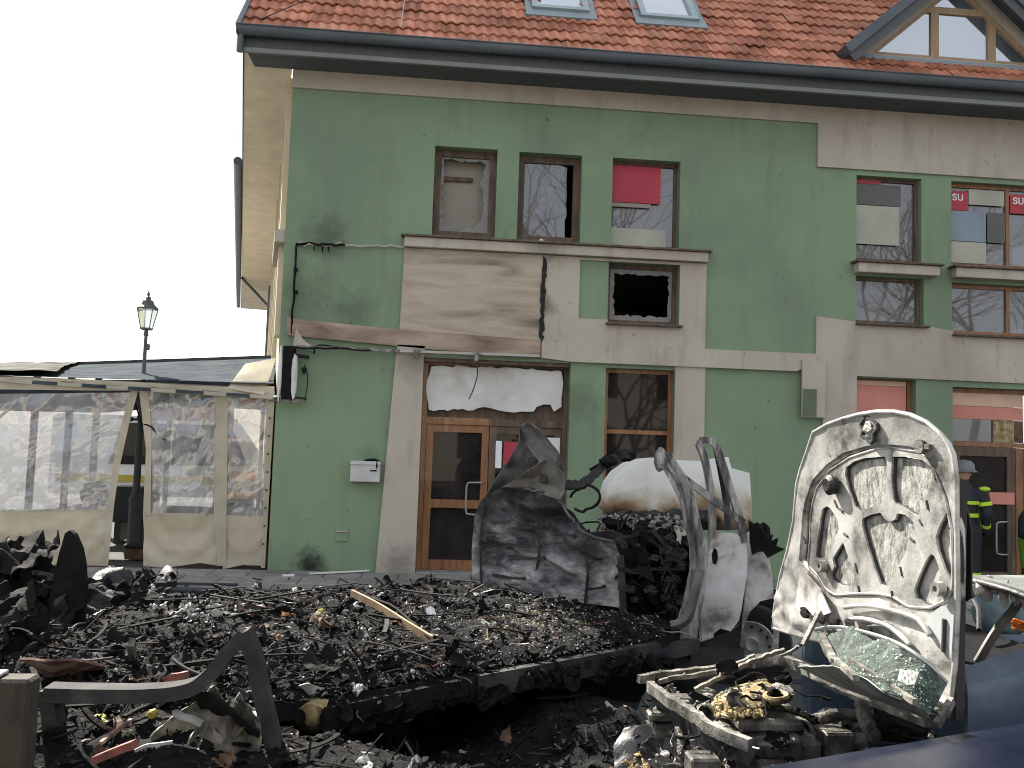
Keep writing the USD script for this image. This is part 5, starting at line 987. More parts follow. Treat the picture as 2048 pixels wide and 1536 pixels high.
for a_, b_, w_ in (((1642, 1268, .10), (1668, 1322, .36), .028), ((1700, 1320, .34), (1830, 1404, .36), .018), ((1655, 1306, .28), (1712, 1356, .48), .022)): part(scr, 'wiper', bar(hz_(*a_), hz_(*b_), w_, .02), M['ironpale'])
rc = np.random.default_rng(91)
part(scr, 'glass_crumbs', [lump(wd[rc.integers(2, 27), rc.integers(1, 35)]+[0, 0, .004], rc.uniform(.002, .007, 3), 400+k, 0, .8) for k in range(260)], flat('green_glass_crumb', (.30, .38, .33), .3, var=.4), kind='stuff')
part(scr, 'torn_film', sheet(dense(np.array([[hz_(1800, 1338, .30), hz_(1838, 1345, .26)], [hz_(1795, 1362, .36), hz_(1828, 1372, .32)]]), 8, 8)+.02*nz(np.random.default_rng(2).normal(0, 1, (8, 8, 3)), 2, 2)[..., None], .004), M['palechip'])
cwl = np.stack([spline(wd[-1], 20), spline([cz(1596, 1332, .82), cz(1659, 1364, .82), cz(1749, 1398, .84), cz(1862, 1440, .85)], 20)])
cw2 = dense(cwl, 10, 30); cw2[..., 2] += .012*nz(cw2, 9, 5)
part(car, 'cowl_panel', sheet(cw2, .006), M['roofash'], smooth=45)
# body shell under the bonnet: bay rails, wings, slam panel
rails = []
def rail(name, pts, w_, h_, m, n=24):
    S_ = spline(pts, n); S_[1:-1] += np.random.default_rng(n+len(rails)).normal(0, .0022, (n-2, 3)); rails.append(strip(S_, w_, h_)); return part(car, name, rails[-1], m, smooth=30)
rail('front_crossmember', [cz(1277, 1358, .76), cz(1350, 1348, .77), cz(1440, 1338, .79), cz(1500, 1325, .80)], .03, .04, M['iron'])
rail('slam_panel', [cz(1500, 1324, .80), cz(1560, 1320, .80), cz(1600, 1330, .80), cz(1659, 1362, .80), cz(1749, 1398, .82), cz(1862, 1442, .83)], .07, .05, M['ironpale'], 30)
rail('wing_edge', [cz(1300, 1372, .74), cz(1325, 1392, .73), cz(1367, 1418, .72), cz(1445, 1469, .70), cz(1500, 1490, .70)], .035, .05, M['ironpale'])
rail('bay_rod', [cz(1300, 1374, .74), cz(1330, 1360, .78), cz(1420, 1345, .82), cz(1510, 1312, .9)], .02, .02, M['iron'])
rail('bay_rod', [cz(1390, 1380, .78), cz(1440, 1355, .83), cz(1515, 1318, .9), cz(1570, 1300, .95)], .018, .018, M['iron'])
rail('bonnet_stay', [cz(1560, 1312, .86), cz(1600, 1290, .92), cz(1622, 1262, 1.0), cz(1640, 1225, 1.10)], .014, .014, M['ironpale'])
rail('strut_leg', [cz(1725, 1400, .80), cz(1728, 1430, .74), cz(1735, 1450, .70), cz(1752, 1476, .64)], .05, .05, M['ironpale'])
M['wingmetal'] = nm('smoked_wing', [(.34, (.015, .018, .02)), (.5, (.05, .058, .06)), (.62, (.12, .13, .13)), (.78, (.40, .41, .40))], scale=5., detail=9., rough=.5, metal=.2, bump=.2, stretch=(1, 2, 1))
wg = np.array([[cz(1300, 1376, .72), cz(1370, 1424, .70), cz(1440, 1470, .68), cz(1520, 1500, .68)], [cz(1285, 1395, .62), cz(1340, 1450, .58), cz(1400, 1500, .55), cz(1500, 1530, .58)], [cz(1275, 1420, .45), cz(1320, 1480, .42), cz(1370, 1540, .4), cz(1480, 1570, .42)]])
gd = dense(wg, 20, 30); gd += .02*nz(gd, 5, 3)[..., None]; gd += (folds(gd[..., 0].ravel()*2, gd[..., 1].ravel()+gd[..., 2].ravel(), 31, 10, (2, 6), .06).reshape(20, 30))[..., None]*np.array([-.5, -.6, .6])
part(car, 'front_wing', sheet(gd, .008), M['wingmetal'], smooth=40)
sg_ = np.array([[cz(1745, 1405, .78), cz(1800, 1425, .80), cz(1860, 1446, .80)], [cz(1750, 1440, .66), cz(1805, 1450, .68), cz(1858, 1462, .7)], [cz(1760, 1480, .5), cz(1810, 1485, .5), cz(1850, 1490, .5)]])
for k in range(9):
    part(car, 'crushed_fold', crumpled(cz(rc.uniform(1270, 1440), rc.uniform(1470, 1540), rc.uniform(.40, .58)), rc.uniform(.06, .16, 3)*[1, .8, .5], 5900+k, .006, 11, [rc.normal(-.2, .4), -.6, .7]), M['burntdark' if k % 3 else 'burnt'], smooth=30)
for k in range(10):
    part(car, 'crushed_fold', crumpled(cz(rc.uniform(1560, 1850), rc.uniform(1425, 1490), rc.uniform(.50, .64)), rc.uniform(.06, .15, 3)*[1, .8, .4], 5950+k, .006, 11, [rc.normal(0, .4), -.3, 1]), M['iron' if k % 2 else 'burnt'], smooth=30)
part(car, 'bay_side', sheet(dense(sg_, 12, 14), .008), M['iron'], smooth=40)
part(car, 'bay_floor', rb((.95, 3.0, .12), (2.1, 4.4, .2)), M['char'])
hg = np.array([[[x, y, .40+.12*meshkit.fbm(np.array([x*4, y*4, 3.]), 4, 2)] for y in np.linspace(3.0, 4.35, 60)] for x in np.linspace(1.02, 1.95, 60)])
part(car, 'bay_ash', sheet(hg, .02), M['ash'], smooth=40)
eb = []
for k in range(90):
    x_, y_ = rc.uniform(1.08, 1.95), rc.uniform(3.45, 4.3)
    s_ = rc.uniform(.02, .09, 3); c_ = np.array([x_, y_, rc.uniform(.45, .66)])
    eb.append(crumpled(c_, s_*[1.2, 1.0, .8], 5200+k, .006, 8, [rc.normal(0, .5), rc.normal(-.3, .4), .8]) if k % 3 else rb(c_-s_*.8, c_+s_*.8, .01))
part(car, 'engine_parts', eb, M['iron'], kind='stuff')
part(car, 'pipe', tube(spline([cz(1640, 1440, .66), cz(1680, 1430, .68), cz(1720, 1432, .68), cz(1770, 1428, .7)], 14), .03, 10), M['iron'], smooth=True)
part(car, 'pipe', tube(spline([cz(1470, 1440, .68), cz(1475, 1460, .62), cz(1462, 1485, .55)], 10), .018, 8), M['ironpale'], smooth=True)
part(car, 'engine_block', [rb((1.30, 3.55, .35), (1.72, 4.05, .68), .03), rb((1.36, 3.60, .68), (1.66, 4.0, .74), .02)], M['iron'])
part(car, 'air_box', [rb(cz(1585, 1462, .6)-[.08, .08, .16], cz(1585, 1462, .6)+[.09, .08, .05], .02)], M['iron'])
# crusted insulation heap
ins = np.array([[cz(x, y, z) for x, y, z in r_] for r_ in ([(1440, 1390, .74), (1480, 1372, .78), (1530, 1358, .80), (1580, 1372, .79)], [(1424, 1408, .74), (1470, 1396, .80), (1530, 1380, .83), (1585, 1392, .79)], [(1428, 1424, .70), (1475, 1428, .75), (1520, 1416, .77), (1570, 1404, .76)])])
idn = dense(ins, 26, 40); idn[..., 2] += .05*nz(idn, 9, 5)
idn_sheet = sheet(idn, .02)
part(car, 'scorched_insulation', idn_sheet, M['ochre'], smooth=60)
part(car, 'insulation_crumbs', [lump(cz(rc.uniform(1430, 1525), rc.uniform(1395, 1432), .76), rc.uniform(.005, .018, 3), 700+k, 1, .8) for k in range(160)], M['ochre'], kind='stuff')
part(car, 'insulation_ring', sweep([cz(1552+22*math.cos(t), 1392+8*math.sin(t), .82) for t in np.linspace(0, 2*math.pi, 20)[:-1]], circ(.012, 6), closed=True), M['ochre'])
# coil spring
s0_, s1_ = cz(1600, 1468, .62), cz(1640, 1492, .55); dd, sa_, sb_ = frame_of(s1_-s0_)
part(car, 'coil_spring', tube([s0_+(s1_-s0_)*t/ (2*math.pi*8) + .06*(sa_*math.cos(t)+sb_*math.sin(t)) for t in np.linspace(0, 2*math.pi*8, 130)], .008, 6), M['ironpale'], smooth=True)
top = cat([*eb, idn_sheet, sheet(hg, .02)]+rails); fi_ = np.nonzero(top.face_normals[:, 2] > .25)[0]; pk = rc.choice(fi_, 420)
bs = []
for k in range(110):
    c_ = top.triangles_center[rc.choice(fi_)]; s_ = rc.uniform(.012, .06); bs.append(crumpled(c_+[0, 0, s_*.3], np.array([s_, s_*.7, s_*.5]), 5400+k, .003, 7, [rc.normal(0, .6), rc.normal(-.3, .5), .8]))
part(car, 'bay_scraps', bs[:75], M['char'], kind='stuff', smooth=30); part(car, 'bay_scraps', bs[75:], M['iron'], kind='stuff', smooth=30)
bw = []
for k in range(46):
    P = [top.triangles_center[rc.choice(fi_)]+[0, 0, .01]]; a_ = rc.uniform(0, 6.3)
    for _ in range(5): a_ += rc.normal(0, .7); P.append(P[-1]+[.06*math.cos(a_), .06*math.sin(a_), rc.normal(.0, .018)])
    bw.append(tube(spline(P, 14), rc.uniform(.003, .009), 5))
part(car, 'bay_wiring', bw[:30], M['char'], kind='stuff'); part(car, 'bay_wiring', bw[30:], M['ironpale'], kind='stuff')
part(car, 'ash_chunks', [lump(top.triangles_center[k_]+[0, 0, .004], rc.uniform(.003, .012, 3), 900+k, 0, .9) for k, k_ in enumerate(pk)], M['palechip'], kind='stuff')
# cabin of the same car, behind the raised bonnet
rf = [gz(1915, 1140, 1.40), gz(2400, 1190, 1.40)]
x0_ = rf[0][0]; y0_ = rf[0][1]
rg = np.array([[[x0_+.0+1.7*u + .10*(1-(2*v-1)**2)*(0 if u else -1), 3.02+(y0_-3.02)*v*1.0, 1.40+.05*(1-(2*v-1)**2)-.04*(1-u)] for v in np.linspace(0, 1, 14)] for u in np.linspace(0, 1, 16)])
rg[..., 2] += .02*nz(rg, 4, 7)
part(car, 'roof', sheet(rg, .012), M['roofash'], smooth=50)
part(car, 'roof_edge', [tube(rg[0]+[0, 0, -.015], .014, 8), tube(rg[:, -1]+[0, 0, -.015], .014, 8)], M['burnt'], smooth=True)
part(car, 'roof_drips', [lump(rg[0][rc.integers(3, 13)]+[rc.uniform(0, .05), 0, -.04], rc.uniform(.01, .035, 3)*[1, 1, 1.6], 950+k, 1, .7) for k in range(20)], M['palechip'], kind='stuff')
part(car, 'front_pillar', strip(spline([gz(1955, 1325, 1.03), gz(2010, 1240, 1.22), gz(2060, 1165, 1.36)], 10), .035, .03), M['burnt'], smooth=30)
part(car, 'far_pillar', strip([HL+[.15, .05, .02], rg[0, -1]], .05, .05), M['burntdark'])
part(car, 'deployed_airbag', lump(gz(1998, 1225, 1.02), (.13, .17, .15), 77, 3, .25), nm('dusty_blue_cloth', [(.3, (.07, .11, .13)), (.7, (.19, .26, .28))], scale=6., rough=.8), smooth=True)
part(car, 'dashboard', [rb(gz(1935, 1310, 1.0)-[.1, .2, .25], gz(1935, 1310, 1.0)+[.55, 1.0, -.02], .04), lump(gz(1945, 1205, 1.05), (.08, .06, .04), 78, 2, .7)], M['char'])
part(car, 'dash_scrap', [lump(gz(rc.uniform(1930, 1965), rc.uniform(1195, 1215), 1.06), rc.uniform(.01, .03, 3), 980+k, 1, .7) for k in range(12)], M['palechip'], kind='stuff')
part(car, 'steering_column', tube(spline([gz(1965, 1160, 1.25), gz(1950, 1185, 1.18), gz(1957, 1220, 1.12), gz(1958, 1260, 1.05)], 12), .012, 6), M['burntdark'])
part(car, 'amber_scrap', crumpled(gz(2046, 1250, 1.1), np.array([.05, .03, .03]), 79, .006, 8), M['orange'])
nd = np.array([[at(x, y, d) for x, y in r_] for r_, d in (([(1930, 1338), (1985, 1316), (2060, 1294), (2240, 1262)], 3.10), ([(1932, 1380), (1985, 1370), (2060, 1360), (2240, 1350)], 3.02), ([(1934, 1500), (1990, 1500), (2060, 1500), (2240, 1500)], 3.02))])
ndd = dense(nd, 18, 24); ndd += .015*nz(ndd, 4, 9)[..., None]
part(car, 'door_panel', sheet(ndd, .02), M['bluedull'], smooth=50)
part(car, 'underbody', rb((1.1, 3.05, .15), (4.6, 4.35, .35), .03), M['char'])
part(car, 'far_side', rb((2.0, 4.33, .35), (4.6, 4.42, .95), .03), M['bluedull'])
for x_ in (1.55, 4.0): part(car, 'wheel', lathe([(0, -.09), (.2, -.10), (.28, -.08), (.29, .08), (.2, .1), (0, .09)], (x_, 4.28, .29), 24, (0, 1, 0)), M['tyre'])
part(car, 'hinge_scrap', [lump(gz(1930+k*4, 1395+k*9, .9), (.015, .015, .03), 990+k, 1, .8) for k in range(4)], M['palechip'], kind='stuff')

# ------------------------------------------------------------------ dark blue car close to the viewpoint
b0, b1 = gz(1540, 1538, 1.0), gz(2047, 1452, 1.0); be = (b1-b0)/np.linalg.norm(b1-b0); bq = np.array([be[1], -be[0], 0])
if bq[1] > 0: bq = -bq
blue = thing('blue_car', 'dark glossy blue car parked in front of the burnt car, only its bonnet in view', 'car', b0*[1, 1, 0]+bq*.8)
bg = []
for u in np.linspace(-.55, 2.2, 30):
    row = []
    for v in np.linspace(-.08, 1.7, 26):
        e_ = min(v+.10, 1.7-v); ue = min(u+.55, 9.)
        z_ = 1.0 - .10*max(0, 1-e_/.10)**2 + .0*v - .16*max(0, 1-ue/.35)**2 - .06*max(0, (v-.3))*.6 + .012*math.exp(-((v-.35)/.06)**2)
        row.append(b0*[1, 1, 0]+be*u+bq*v+[0, 0, z_])
    bg.append(row)
part(blue, 'bonnet', sheet(np.array(bg), .01), M['bluecar'], smooth=50)
ba2 = np.random.default_rng(17); single('bonnet_ash', [lump(b0*[1, 1, 0]+be*ba2.uniform(-.3, 2.0)+bq*ba2.uniform(.0, .7)+[0, 0, .985], ba2.uniform(.002, .008, 3)*[1.5, 1.5, .8], 7700+k, 0, .9) for k in range(260)], M['chargrey'], 'dark ash flakes fallen on the bonnet of the blue car', 'ash', kind='stuff')
base0 = b0*[1, 1, 0]
sidep = Polygon([(-.55, .25), (-.60, .55), (-.55, .78), (2.2, .88), (3.4, .9), (3.4, .25)])
sidep = sidep.difference(Polygon([(.35+.36*math.cos(t), .32+.36*math.sin(t)) for t in np.linspace(0, 2*math.pi, 24)]))
part(blue, 'wing', pprism(sidep, base0+bq*.03, be, ez, -.02, .02), M['bluecar']); part(blue, 'wing', pprism(sidep, base0+bq*1.68, be, ez, -.02, .02), M['bluecar'])
part(blue, 'bumper', [bar(base0+be*-.58+bq*.02+[0, 0, .5], base0+be*-.58+bq*1.68+[0, 0, .5], .1, .45)], M['bluecar'])
for s_ in (.12, 1.60):
    part(blue, 'wheel', lathe([(0, -.09), (.2, -.10), (.30, -.08), (.31, .08), (.2, .1), (0, .09)], base0+be*.35+bq*s_+[0, 0, .31], 28, bq), M['tyre'])
for s_ in (.18, 1.3): part(blue, 'headlight', pprism(Polygon([(s_, .62), (s_+.25, .62), (s_+.25, .76), (s_, .76)]), base0+be*-.60, bq, ez, -.02, .04), M['lampglass'])

# ------------------------------------------------------------------ burnt debris field
def heap_h(x, y):
    p = np.stack([x*1.0, y*1.0, 0*x], -1)
    n1 = meshkit.fbm(p*1.4+5, 4, 3)-.5; n2 = meshkit.fbm(p*6+9, 4, 8)-.5
    h = .03 + .16*np.clip((7.6-y)/1.2, 0, 1)*(1+n1)
    h += .40*np.exp(-(((x+2.9)/1.3)**2+((y-5.6)/1.0)**2))
    h += .50*np.exp(-(((x+1.2)/1.25)**2+((y-3.7)/.65)**2))
    h += .28*np.exp(-(((x+2.6)/.8)**2+((y-4.0)/.8)**2))
    h += .22*np.exp(-(((x-.5)/.9)**2+((y-3.3)/.5)**2)) + .10*np.exp(-(((x-.9)/.5)**2+((y-4.9)/.4)**2))
    return np.maximum(h + .16*n1 + .07*n2, .015)
hx_, hy_ = np.meshgrid(np.linspace(-5.5, 2.2, 220), np.linspace(2.3, 8.4, 190), indexing='ij')
hz_ = heap_h(hx_, hy_); fade = np.clip((8.3-hy_)/.9, 0, 1)*np.clip((hx_+5.4)/.8, 0, 1)*np.clip((2.15-hx_)/.3, 0, 1); hz_ = hz_*fade - .03*(1-fade)
hp_ = np.stack([hx_, hy_, hz_], -1)
single('ash_heap', sheet(hp_, .02), M['ash'], 'heap of black wet ash covering the street between the viewpoint and the paving', 'ash', kind='stuff', smooth=True)
bx, by = np.meshgrid(np.linspace(-2.4, 1.8, 130), np.linspace(3.9, 7.3, 110), indexing='ij')
import shapely
inb = shapely.distance(bed.exterior, shapely.points(bx.ravel(), by.ravel())).reshape(bx.shape)*np.where(shapely.contains(bed, shapely.points(bx.ravel(), by.ravel())), 1, -1).reshape(bx.shape)
def bed_h(x, y, d): 
    p = np.stack([x, y, 0*x], -1); return .62 + np.clip(d/.15, 0, 1)*(.05+.10*(meshkit.fbm(p*2.2+3, 4, 5)-.35)+.06*(meshkit.fbm(p*8, 3, 6)-.5))
bz = np.where(inb > 0, bed_h(bx, by, inb), .60)
v_ = np.stack([bx, by, bz], -1); nI, nJ = bx.shape; idx = np.arange(nI*nJ).reshape(nI, nJ)
ok = (inb > -.0); f_ = []
q4 = ok[:-1, :-1] & ok[1:, :-1] & ok[1:, 1:] & ok[:-1, 1:]
a_, b_, c_, d_ = idx[:-1, :-1][q4], idx[1:, :-1][q4], idx[1:, 1:][q4], idx[:-1, 1:][q4]
ba_ = trimesh.Trimesh(v_.reshape(-1, 3), np.vstack([np.stack([a_, b_, c_], 1), np.stack([a_, c_, d_], 1)]), process=False); ba_.remove_unreferenced_vertices()
single('bed_ash', ba_, M['ash'], 'grey black ash layer spread over the loading bed', 'ash', kind='stuff', smooth=True)
dr = np.random.default_rng(2024)
def surf(x, y):
    h = heap_h(x, y); pt = shapely.points(x, y); ins_ = shapely.contains(bed, pt); d = shapely.distance(bed.exterior, pt)
    return np.where(ins_, np.maximum(h, bed_h(x, y, d)), h)
FL = []
for k in range(8):      # flake shapes: thin bent irregular plates
    n_ = dr.integers(4, 7); t = np.sort(dr.uniform(0, 2*math.pi, n_)); r_ = dr.uniform(.5, 1, n_); P = np.stack([r_*np.cos(t), r_*np.sin(t)*dr.uniform(.4, 1)], 1)
    top = np.c_[P, dr.uniform(-.12, .22, n_)+.05]; bot = np.c_[P*.97, top[:, 2]-.08]; c1, c2 = top.mean(0)+[0, 0, .1], bot.mean(0)
    V = np.vstack([top, bot, c1, c2]); F = []
    for i in range(n_):
        j = (i+1) % n_; F += [[i, j, 2*n_], [j+n_, i+n_, 2*n_+1], [i, i+n_, j], [j, i+n_, j+n_]]
    FL.append((V, np.array(F)))
ico = trimesh.creation.icosphere(0); IV, IF = np.array(ico.vertices), np.array(ico.faces)
BXV, BXF = np.array(trimesh.creation.box((2, .12, .10)).vertices), np.array(trimesh.creation.box((2, .12, .10)).faces)
def scatter(n, sampler, size, kinds, tilt, lift=0.):
    XY = np.array([sampler() for _ in range(n)]); z = surf(XY[:, 0], XY[:, 1]); s = size[0]*(size[1]/size[0])**(dr.random(n)**1.8); kd = dr.integers(0, len(kinds), n); fs = dr.integers(0, len(FL), n); Vs, Fs, c = [], [], 0
    def put(V, F, sel, sc3):
        nonlocal c
        m = len(sel)
        if not m: return
        a, tx, ty = dr.uniform(0, 6.3, m), dr.normal(0, tilt, m), dr.normal(0, tilt, m); o, l = np.zeros(m), np.ones(m)
        Rz = np.stack([np.cos(a), -np.sin(a), o, np.sin(a), np.cos(a), o, o, o, l], 1).reshape(m, 3, 3); Rx = np.stack([l, o, o, o, np.cos(tx), -np.sin(tx), o, np.sin(tx), np.cos(tx)], 1).reshape(m, 3, 3); Ry = np.stack([np.cos(ty), o, np.sin(ty), o, l, o, -np.sin(ty), o, np.cos(ty)], 1).reshape(m, 3, 3)
        P = V[None]*(s[sel, None]*sc3)[:, None, :]*dr.uniform(.85, 1.15, (m, len(V), 1)); P = np.einsum('mij,mkj->mki', Rz@Rx@Ry, P) + np.stack([XY[sel, 0], XY[sel, 1], z[sel]+s[sel]*.2+lift], 1)[:, None, :]
        Vs.append(P.reshape(-1, 3)); Fs.append((F[None]+(np.arange(m)*len(V))[:, None, None]).reshape(-1, 3)+c); c += m*len(V)
    for i, k in enumerate(kinds):
        sel = np.nonzero(kd == i)[0]
        if k == 'flake':
            for b in range(len(FL)): t_ = sel[fs[sel] == b]; put(FL[b][0], FL[b][1], t_, np.stack([np.ones(len(t_)), dr.uniform(.5, 1, len(t_)), dr.uniform(.6, 2.2, len(t_))], 1))
        elif k == 'stick': put(BXV, BXF, sel, np.stack([dr.uniform(.6, 1.6, len(sel)), dr.uniform(.4, 1.5, len(sel)), dr.uniform(.4, 1.5, len(sel))], 1))
        else: put(IV, IF, sel, dr.uniform(.35, 1, (len(sel), 3)))
    return trimesh.Trimesh(np.vstack(Vs), np.vstack(Fs), process=False)
bnd = bed.bounds
def on_bed():
    while True:
        x, y = dr.uniform(bnd[0], bnd[2]), dr.uniform(bnd[1], bnd[3])
        if bed.contains(shapely.Point(x, y)): return x, y
def in_heap():
    while True:
        x, y = dr.uniform(-4.6, .9), dr.uniform(2.7, 7.6)
        if y < 5.6+.35*x+.6*0 or x < -.6 or not bed.contains(shapely.Point(x, y)): return x, y
def front():
    return dr.uniform(-2.6, 1.2), dr.uniform(2.7, 4.9)
def allover(): return on_bed() if dr.random() < .45 else (in_heap() if dr.random() < .6 else front())
def far(): return dr.uniform(-4, 2), min(7.2+abs(dr.normal(0, 1.3)), 11.4)
def bright():       # the brighter crumbs in front of the cab wall
    c_ = gz(dr.normal(1090, 75), dr.normal(1252, 22), .65); return float(c_[0]), float(c_[1])
for nm_, lab, mt, n_, smp, sz, kn, tl in (
  ('char_scraps', 'black charred scraps lying all over the ash heap and loading bed', 'char', 11000, allover, (.004, .07), ['flake', 'flake', 'flake', 'flake', 'stick', 'stick'], .5),
  ('grey_scraps', 'dark grey burnt flakes mixed through the debris', 'chargrey', 9000, allover, (.003, .04), ['flake', 'lump', 'stick'], .45),
  ('ash_flakes', 'pale grey ash flakes and crumbs scattered over the debris', 'palechip', 5500, allover, (.0025, .016), ['flake', 'lump'], .5),
  ('glass_crumbs', 'bright broken glass crumbs scattered over the debris', 'glint', 3500, allover, (.003, .011), ['flake', 'lump'], .7),
  ('brown_scraps', 'brown scorched wood and paper scraps in the debris', 'brownchip', 900, allover, (.008, .07), ['flake', 'stick'], .4),
  ('paper_scraps', 'small white paper scraps in the debris', 'paper', 260, allover, (.008, .045), ['flake'], .5),
  ('red_scraps', 'small red and pink plastic scraps in the debris', 'redchip', 60, allover, (.012, .05), ['flake', 'stick'], .4),
  ('pale_crumbs', 'pale yellow grey crumbs strewn in front of the cab back wall', 'ochre', 900, bright, (.004, .015), ['lump', 'flake'], .5),
  ('bright_crumbs', 'white ash crumbs strewn in front of the cab back wall', 'palechip', 1800, bright, (.003, .015), ['lump', 'flake'], .5),
  ('front_char', 'black charred scraps heaped in the nearest debris', 'char', 4200, front, (.006, .09), ['flake', 'flake', 'stick', 'stick'], .6),
  ('front_grey', 'dark grey flakes in the nearest debris', 'chargrey', 3000, front, (.004, .05), ['flake', 'flake', 'stick'], .6),
  ('front_ash', 'pale ash crumbs in the nearest debris', 'palechip', 1500, front, (.003, .02), ['flake', 'lump'], .6),
  ('front_brown', 'brown scorched scraps in the nearest debris', 'brownchip', 500, front, (.006, .06), ['flake', 'stick'], .5),
  ('paving_litter', 'thin black burnt litter washed over the paving by the wall', 'char', 2600, far, (.008, .10), ['flake', 'stick', 'stick'], .12),
  ('paving_ash', 'grey ash flakes on the paving by the wall', 'chargrey', 1500, far, (.006, .04), ['flake', 'lump'], .15)):
    single(nm_, scatter(n_, smp, sz, kn, tl), M[mt], lab, 'debris', kind='stuff')

def placed_sheets(n, smp, lo, hi, sd):
    r_ = np.random.default_rng(sd); out = []
    for k in range(n):
        x, y = smp(); s = lo*(hi/lo)**(r_.random()**1.6); z = float(surf(np.array([x]), np.array([y]))[0]); out.append(crumpled(np.array([x, y, z+s*.25]), np.array([s, s*r_.uniform(.35, .9), s*.5]), sd+k, .003, 7, [r_.normal(0, .5), r_.normal(-.15, .4), 1]))
    return out
def wires(n, smp, sd):
    r_ = np.random.default_rng(sd); out = []
    for k in range(n):
        x, y = smp(); z = float(surf(np.array([x]), np.array([y]))[0]); L = r_.uniform(.12, .55); a = r_.uniform(0, 6.3); P = [np.array([x, y, z+.01])]
        for _ in range(6):
            a += r_.normal(0, .55); P.append(P[-1]+np.array([math.cos(a), math.sin(a), 0])*L/6)
        P = np.array(P); P[:, 2] = np.clip(surf(P[:, 0], P[:, 1]), z-.05, z+.08)+np.abs(r_.normal(.012, .02, 7)); out.append(tube(spline(P, 12), r_.uniform(.0025, .007), 4))
    return out
for nm_, lab, mt, n_, lo, hi, sd in (('sheet_scraps', 'dark crumpled burnt metal sheet scraps lying through the debris', 'char', 260, .02, .12, 5000), ('seared_scraps', 'grey seared metal sheet scraps lying through the debris', 'burntdark', 90, .02, .09, 6000), ('pale_sheet_scraps', 'pale crumpled paper and foil scraps lying through the debris', 'palechip', 70, .012, .045, 7000), ('brown_sheet_scraps', 'brown crumpled cardboard scraps lying through the debris', 'brownchip', 60, .02, .10, 8000)):
    single(nm_, placed_sheets(n_, allover, lo, hi, sd), M[mt], lab, 'debris', kind='stuff')
for nm_, lab, mt, n_, lo, hi, sd in (('front_sheets', 'dark crumpled sheet scraps in the nearest debris', 'char', 150, .02, .10, 5600), ('front_pale_sheets', 'pale crumpled scraps in the nearest debris', 'palechip', 36, .015, .05, 7600), ('front_card', 'brown cardboard scraps in the nearest debris', 'brownchip', 36, .02, .11, 8600)):
    single(nm_, placed_sheets(n_, front, lo, hi, sd), M[mt], lab, 'debris', kind='stuff')
single('wire_tangle', wires(150, allover, 41), M['char'], 'thin black burnt wires tangled through the debris', 'wire', kind='stuff'); single('pale_wire_bits', wires(45, allover, 42), M['ironpale'], 'thin pale bare wires lying through the debris', 'wire', kind='stuff')
er = np.random.default_rng(515); ed_ = []
for k in range(70):
    f_ = er.random(); pt = (E0*(1-f_/.55)+E1*(f_/.55)) if f_ < .55 else (E1*(1-(f_-.55)/.45)+E2*((f_-.55)/.45)); s_ = er.uniform(.03, .11)
    ed_.append(crumpled(pt+[er.normal(0, .02), -.04+er.normal(0, .02), .575-er.random()*.09], np.array([s_, s_*.6, s_*.5]), 9000+k, .004, 8, [er.normal(0, .4), -.6, er.uniform(.2, 1)]))
single('edge_scraps', ed_, M['char'], 'charred scraps hanging over the near edge of the loading bed', 'debris', kind='stuff')
def strips(n, smp, sd):
    r_ = np.random.default_rng(sd); out = []
    for k in range(n):
        x, y = smp(); L = r_.uniform(.10, .5); a = r_.normal(.15, .5) if r_.random() < .7 else r_.uniform(0, 3.1); n_ = 7; t_ = np.linspace(-.5, .5, n_); b_ = r_.normal(0, .10)
        X, Y = x+L*t_*math.cos(a)-b_*t_**2*math.sin(a)*L*4, y+L*t_*math.sin(a)+b_*t_**2*math.cos(a)*L*4; Z = surf(X, Y); Z = np.polyval(np.polyfit(t_, Z, 1), t_)+.025+r_.uniform(0, .03); Z = np.clip(Z, Z.mean()-.05, Z.mean()+.05)+t_*r_.normal(0, .06)
        out.append(strip(spline(np.stack([X, Y, Z], 1), 9), r_.uniform(.008, .03), r_.uniform(.005, .014)))
    return out
single('burnt_strips', strips(95, allover, 71), M['char'], 'long burnt laths and metal strips lying across the debris', 'debris', kind='stuff')
single('pale_strips', strips(22, allover, 72), M['rail'], 'thin grey strips lying across the debris', 'debris', kind='stuff')
# single pieces one can point to
def gp(px, py, z): return gz(px, py, z)
t = thing('bent_steel_frame', 'bent sooty square tube frame standing in the foreground debris', 'frame', gp(400, 1450, .7)*[1, 1, 0])
FYr = 3.75
def f3(px, py, d=FYr): return onp(px, py, np.array([0, d, 0]), np.array([0, 1.0, 0]))
part(t, 'cross_tube', strip(spline([f3(96, 1384), f3(170, 1386), f3(250, 1387), f3(330, 1384), f3(385, 1374), f3(425, 1345), f3(460, 1300), f3(492, 1265)], 36), .095, .06), M['rail'], smooth=30)
part(t, 'leg', strip(spline([f3(100, 1376), f3(108, 1450), f3(116, 1540), f3(120, 1640)], 10), .085, .06), M['rail'], smooth=30)
part(t, 'leg', strip(spline([f3(488, 1262), f3(505, 1300), f3(525, 1390), f3(548, 1490), f3(560, 1560), f3(566, 1640)], 18), .09, .06), M['rail'], smooth=30)
t = thing('charred_post', 'thick scorched wooden post with pale ashy top at the left edge', 'post', f3(30, 1450, 3.4)*[1, 1, 0])
q0, q1 = f3(-70, 1335, 3.4), f3(60, 1350, 3.4)
part(t, 'post', rb((q0[0], 3.4, .05), (q1[0], 3.50, q1[2]-.02), .012), nm('scorched_wood', [(.3, (.018, .015, .011)), (.55, (.05, .041, .028)), (.8, (.12, .10, .07))], scale=5., detail=7., rough=.8, bump=.4, stretch=(2, 2, .6)))
part(t, 'ashy_top', rb((q0[0]-.01, 3.41, q1[2]-.018), (q1[0]-.12, 3.49, q1[2]-.004), .004), M['palechip'])
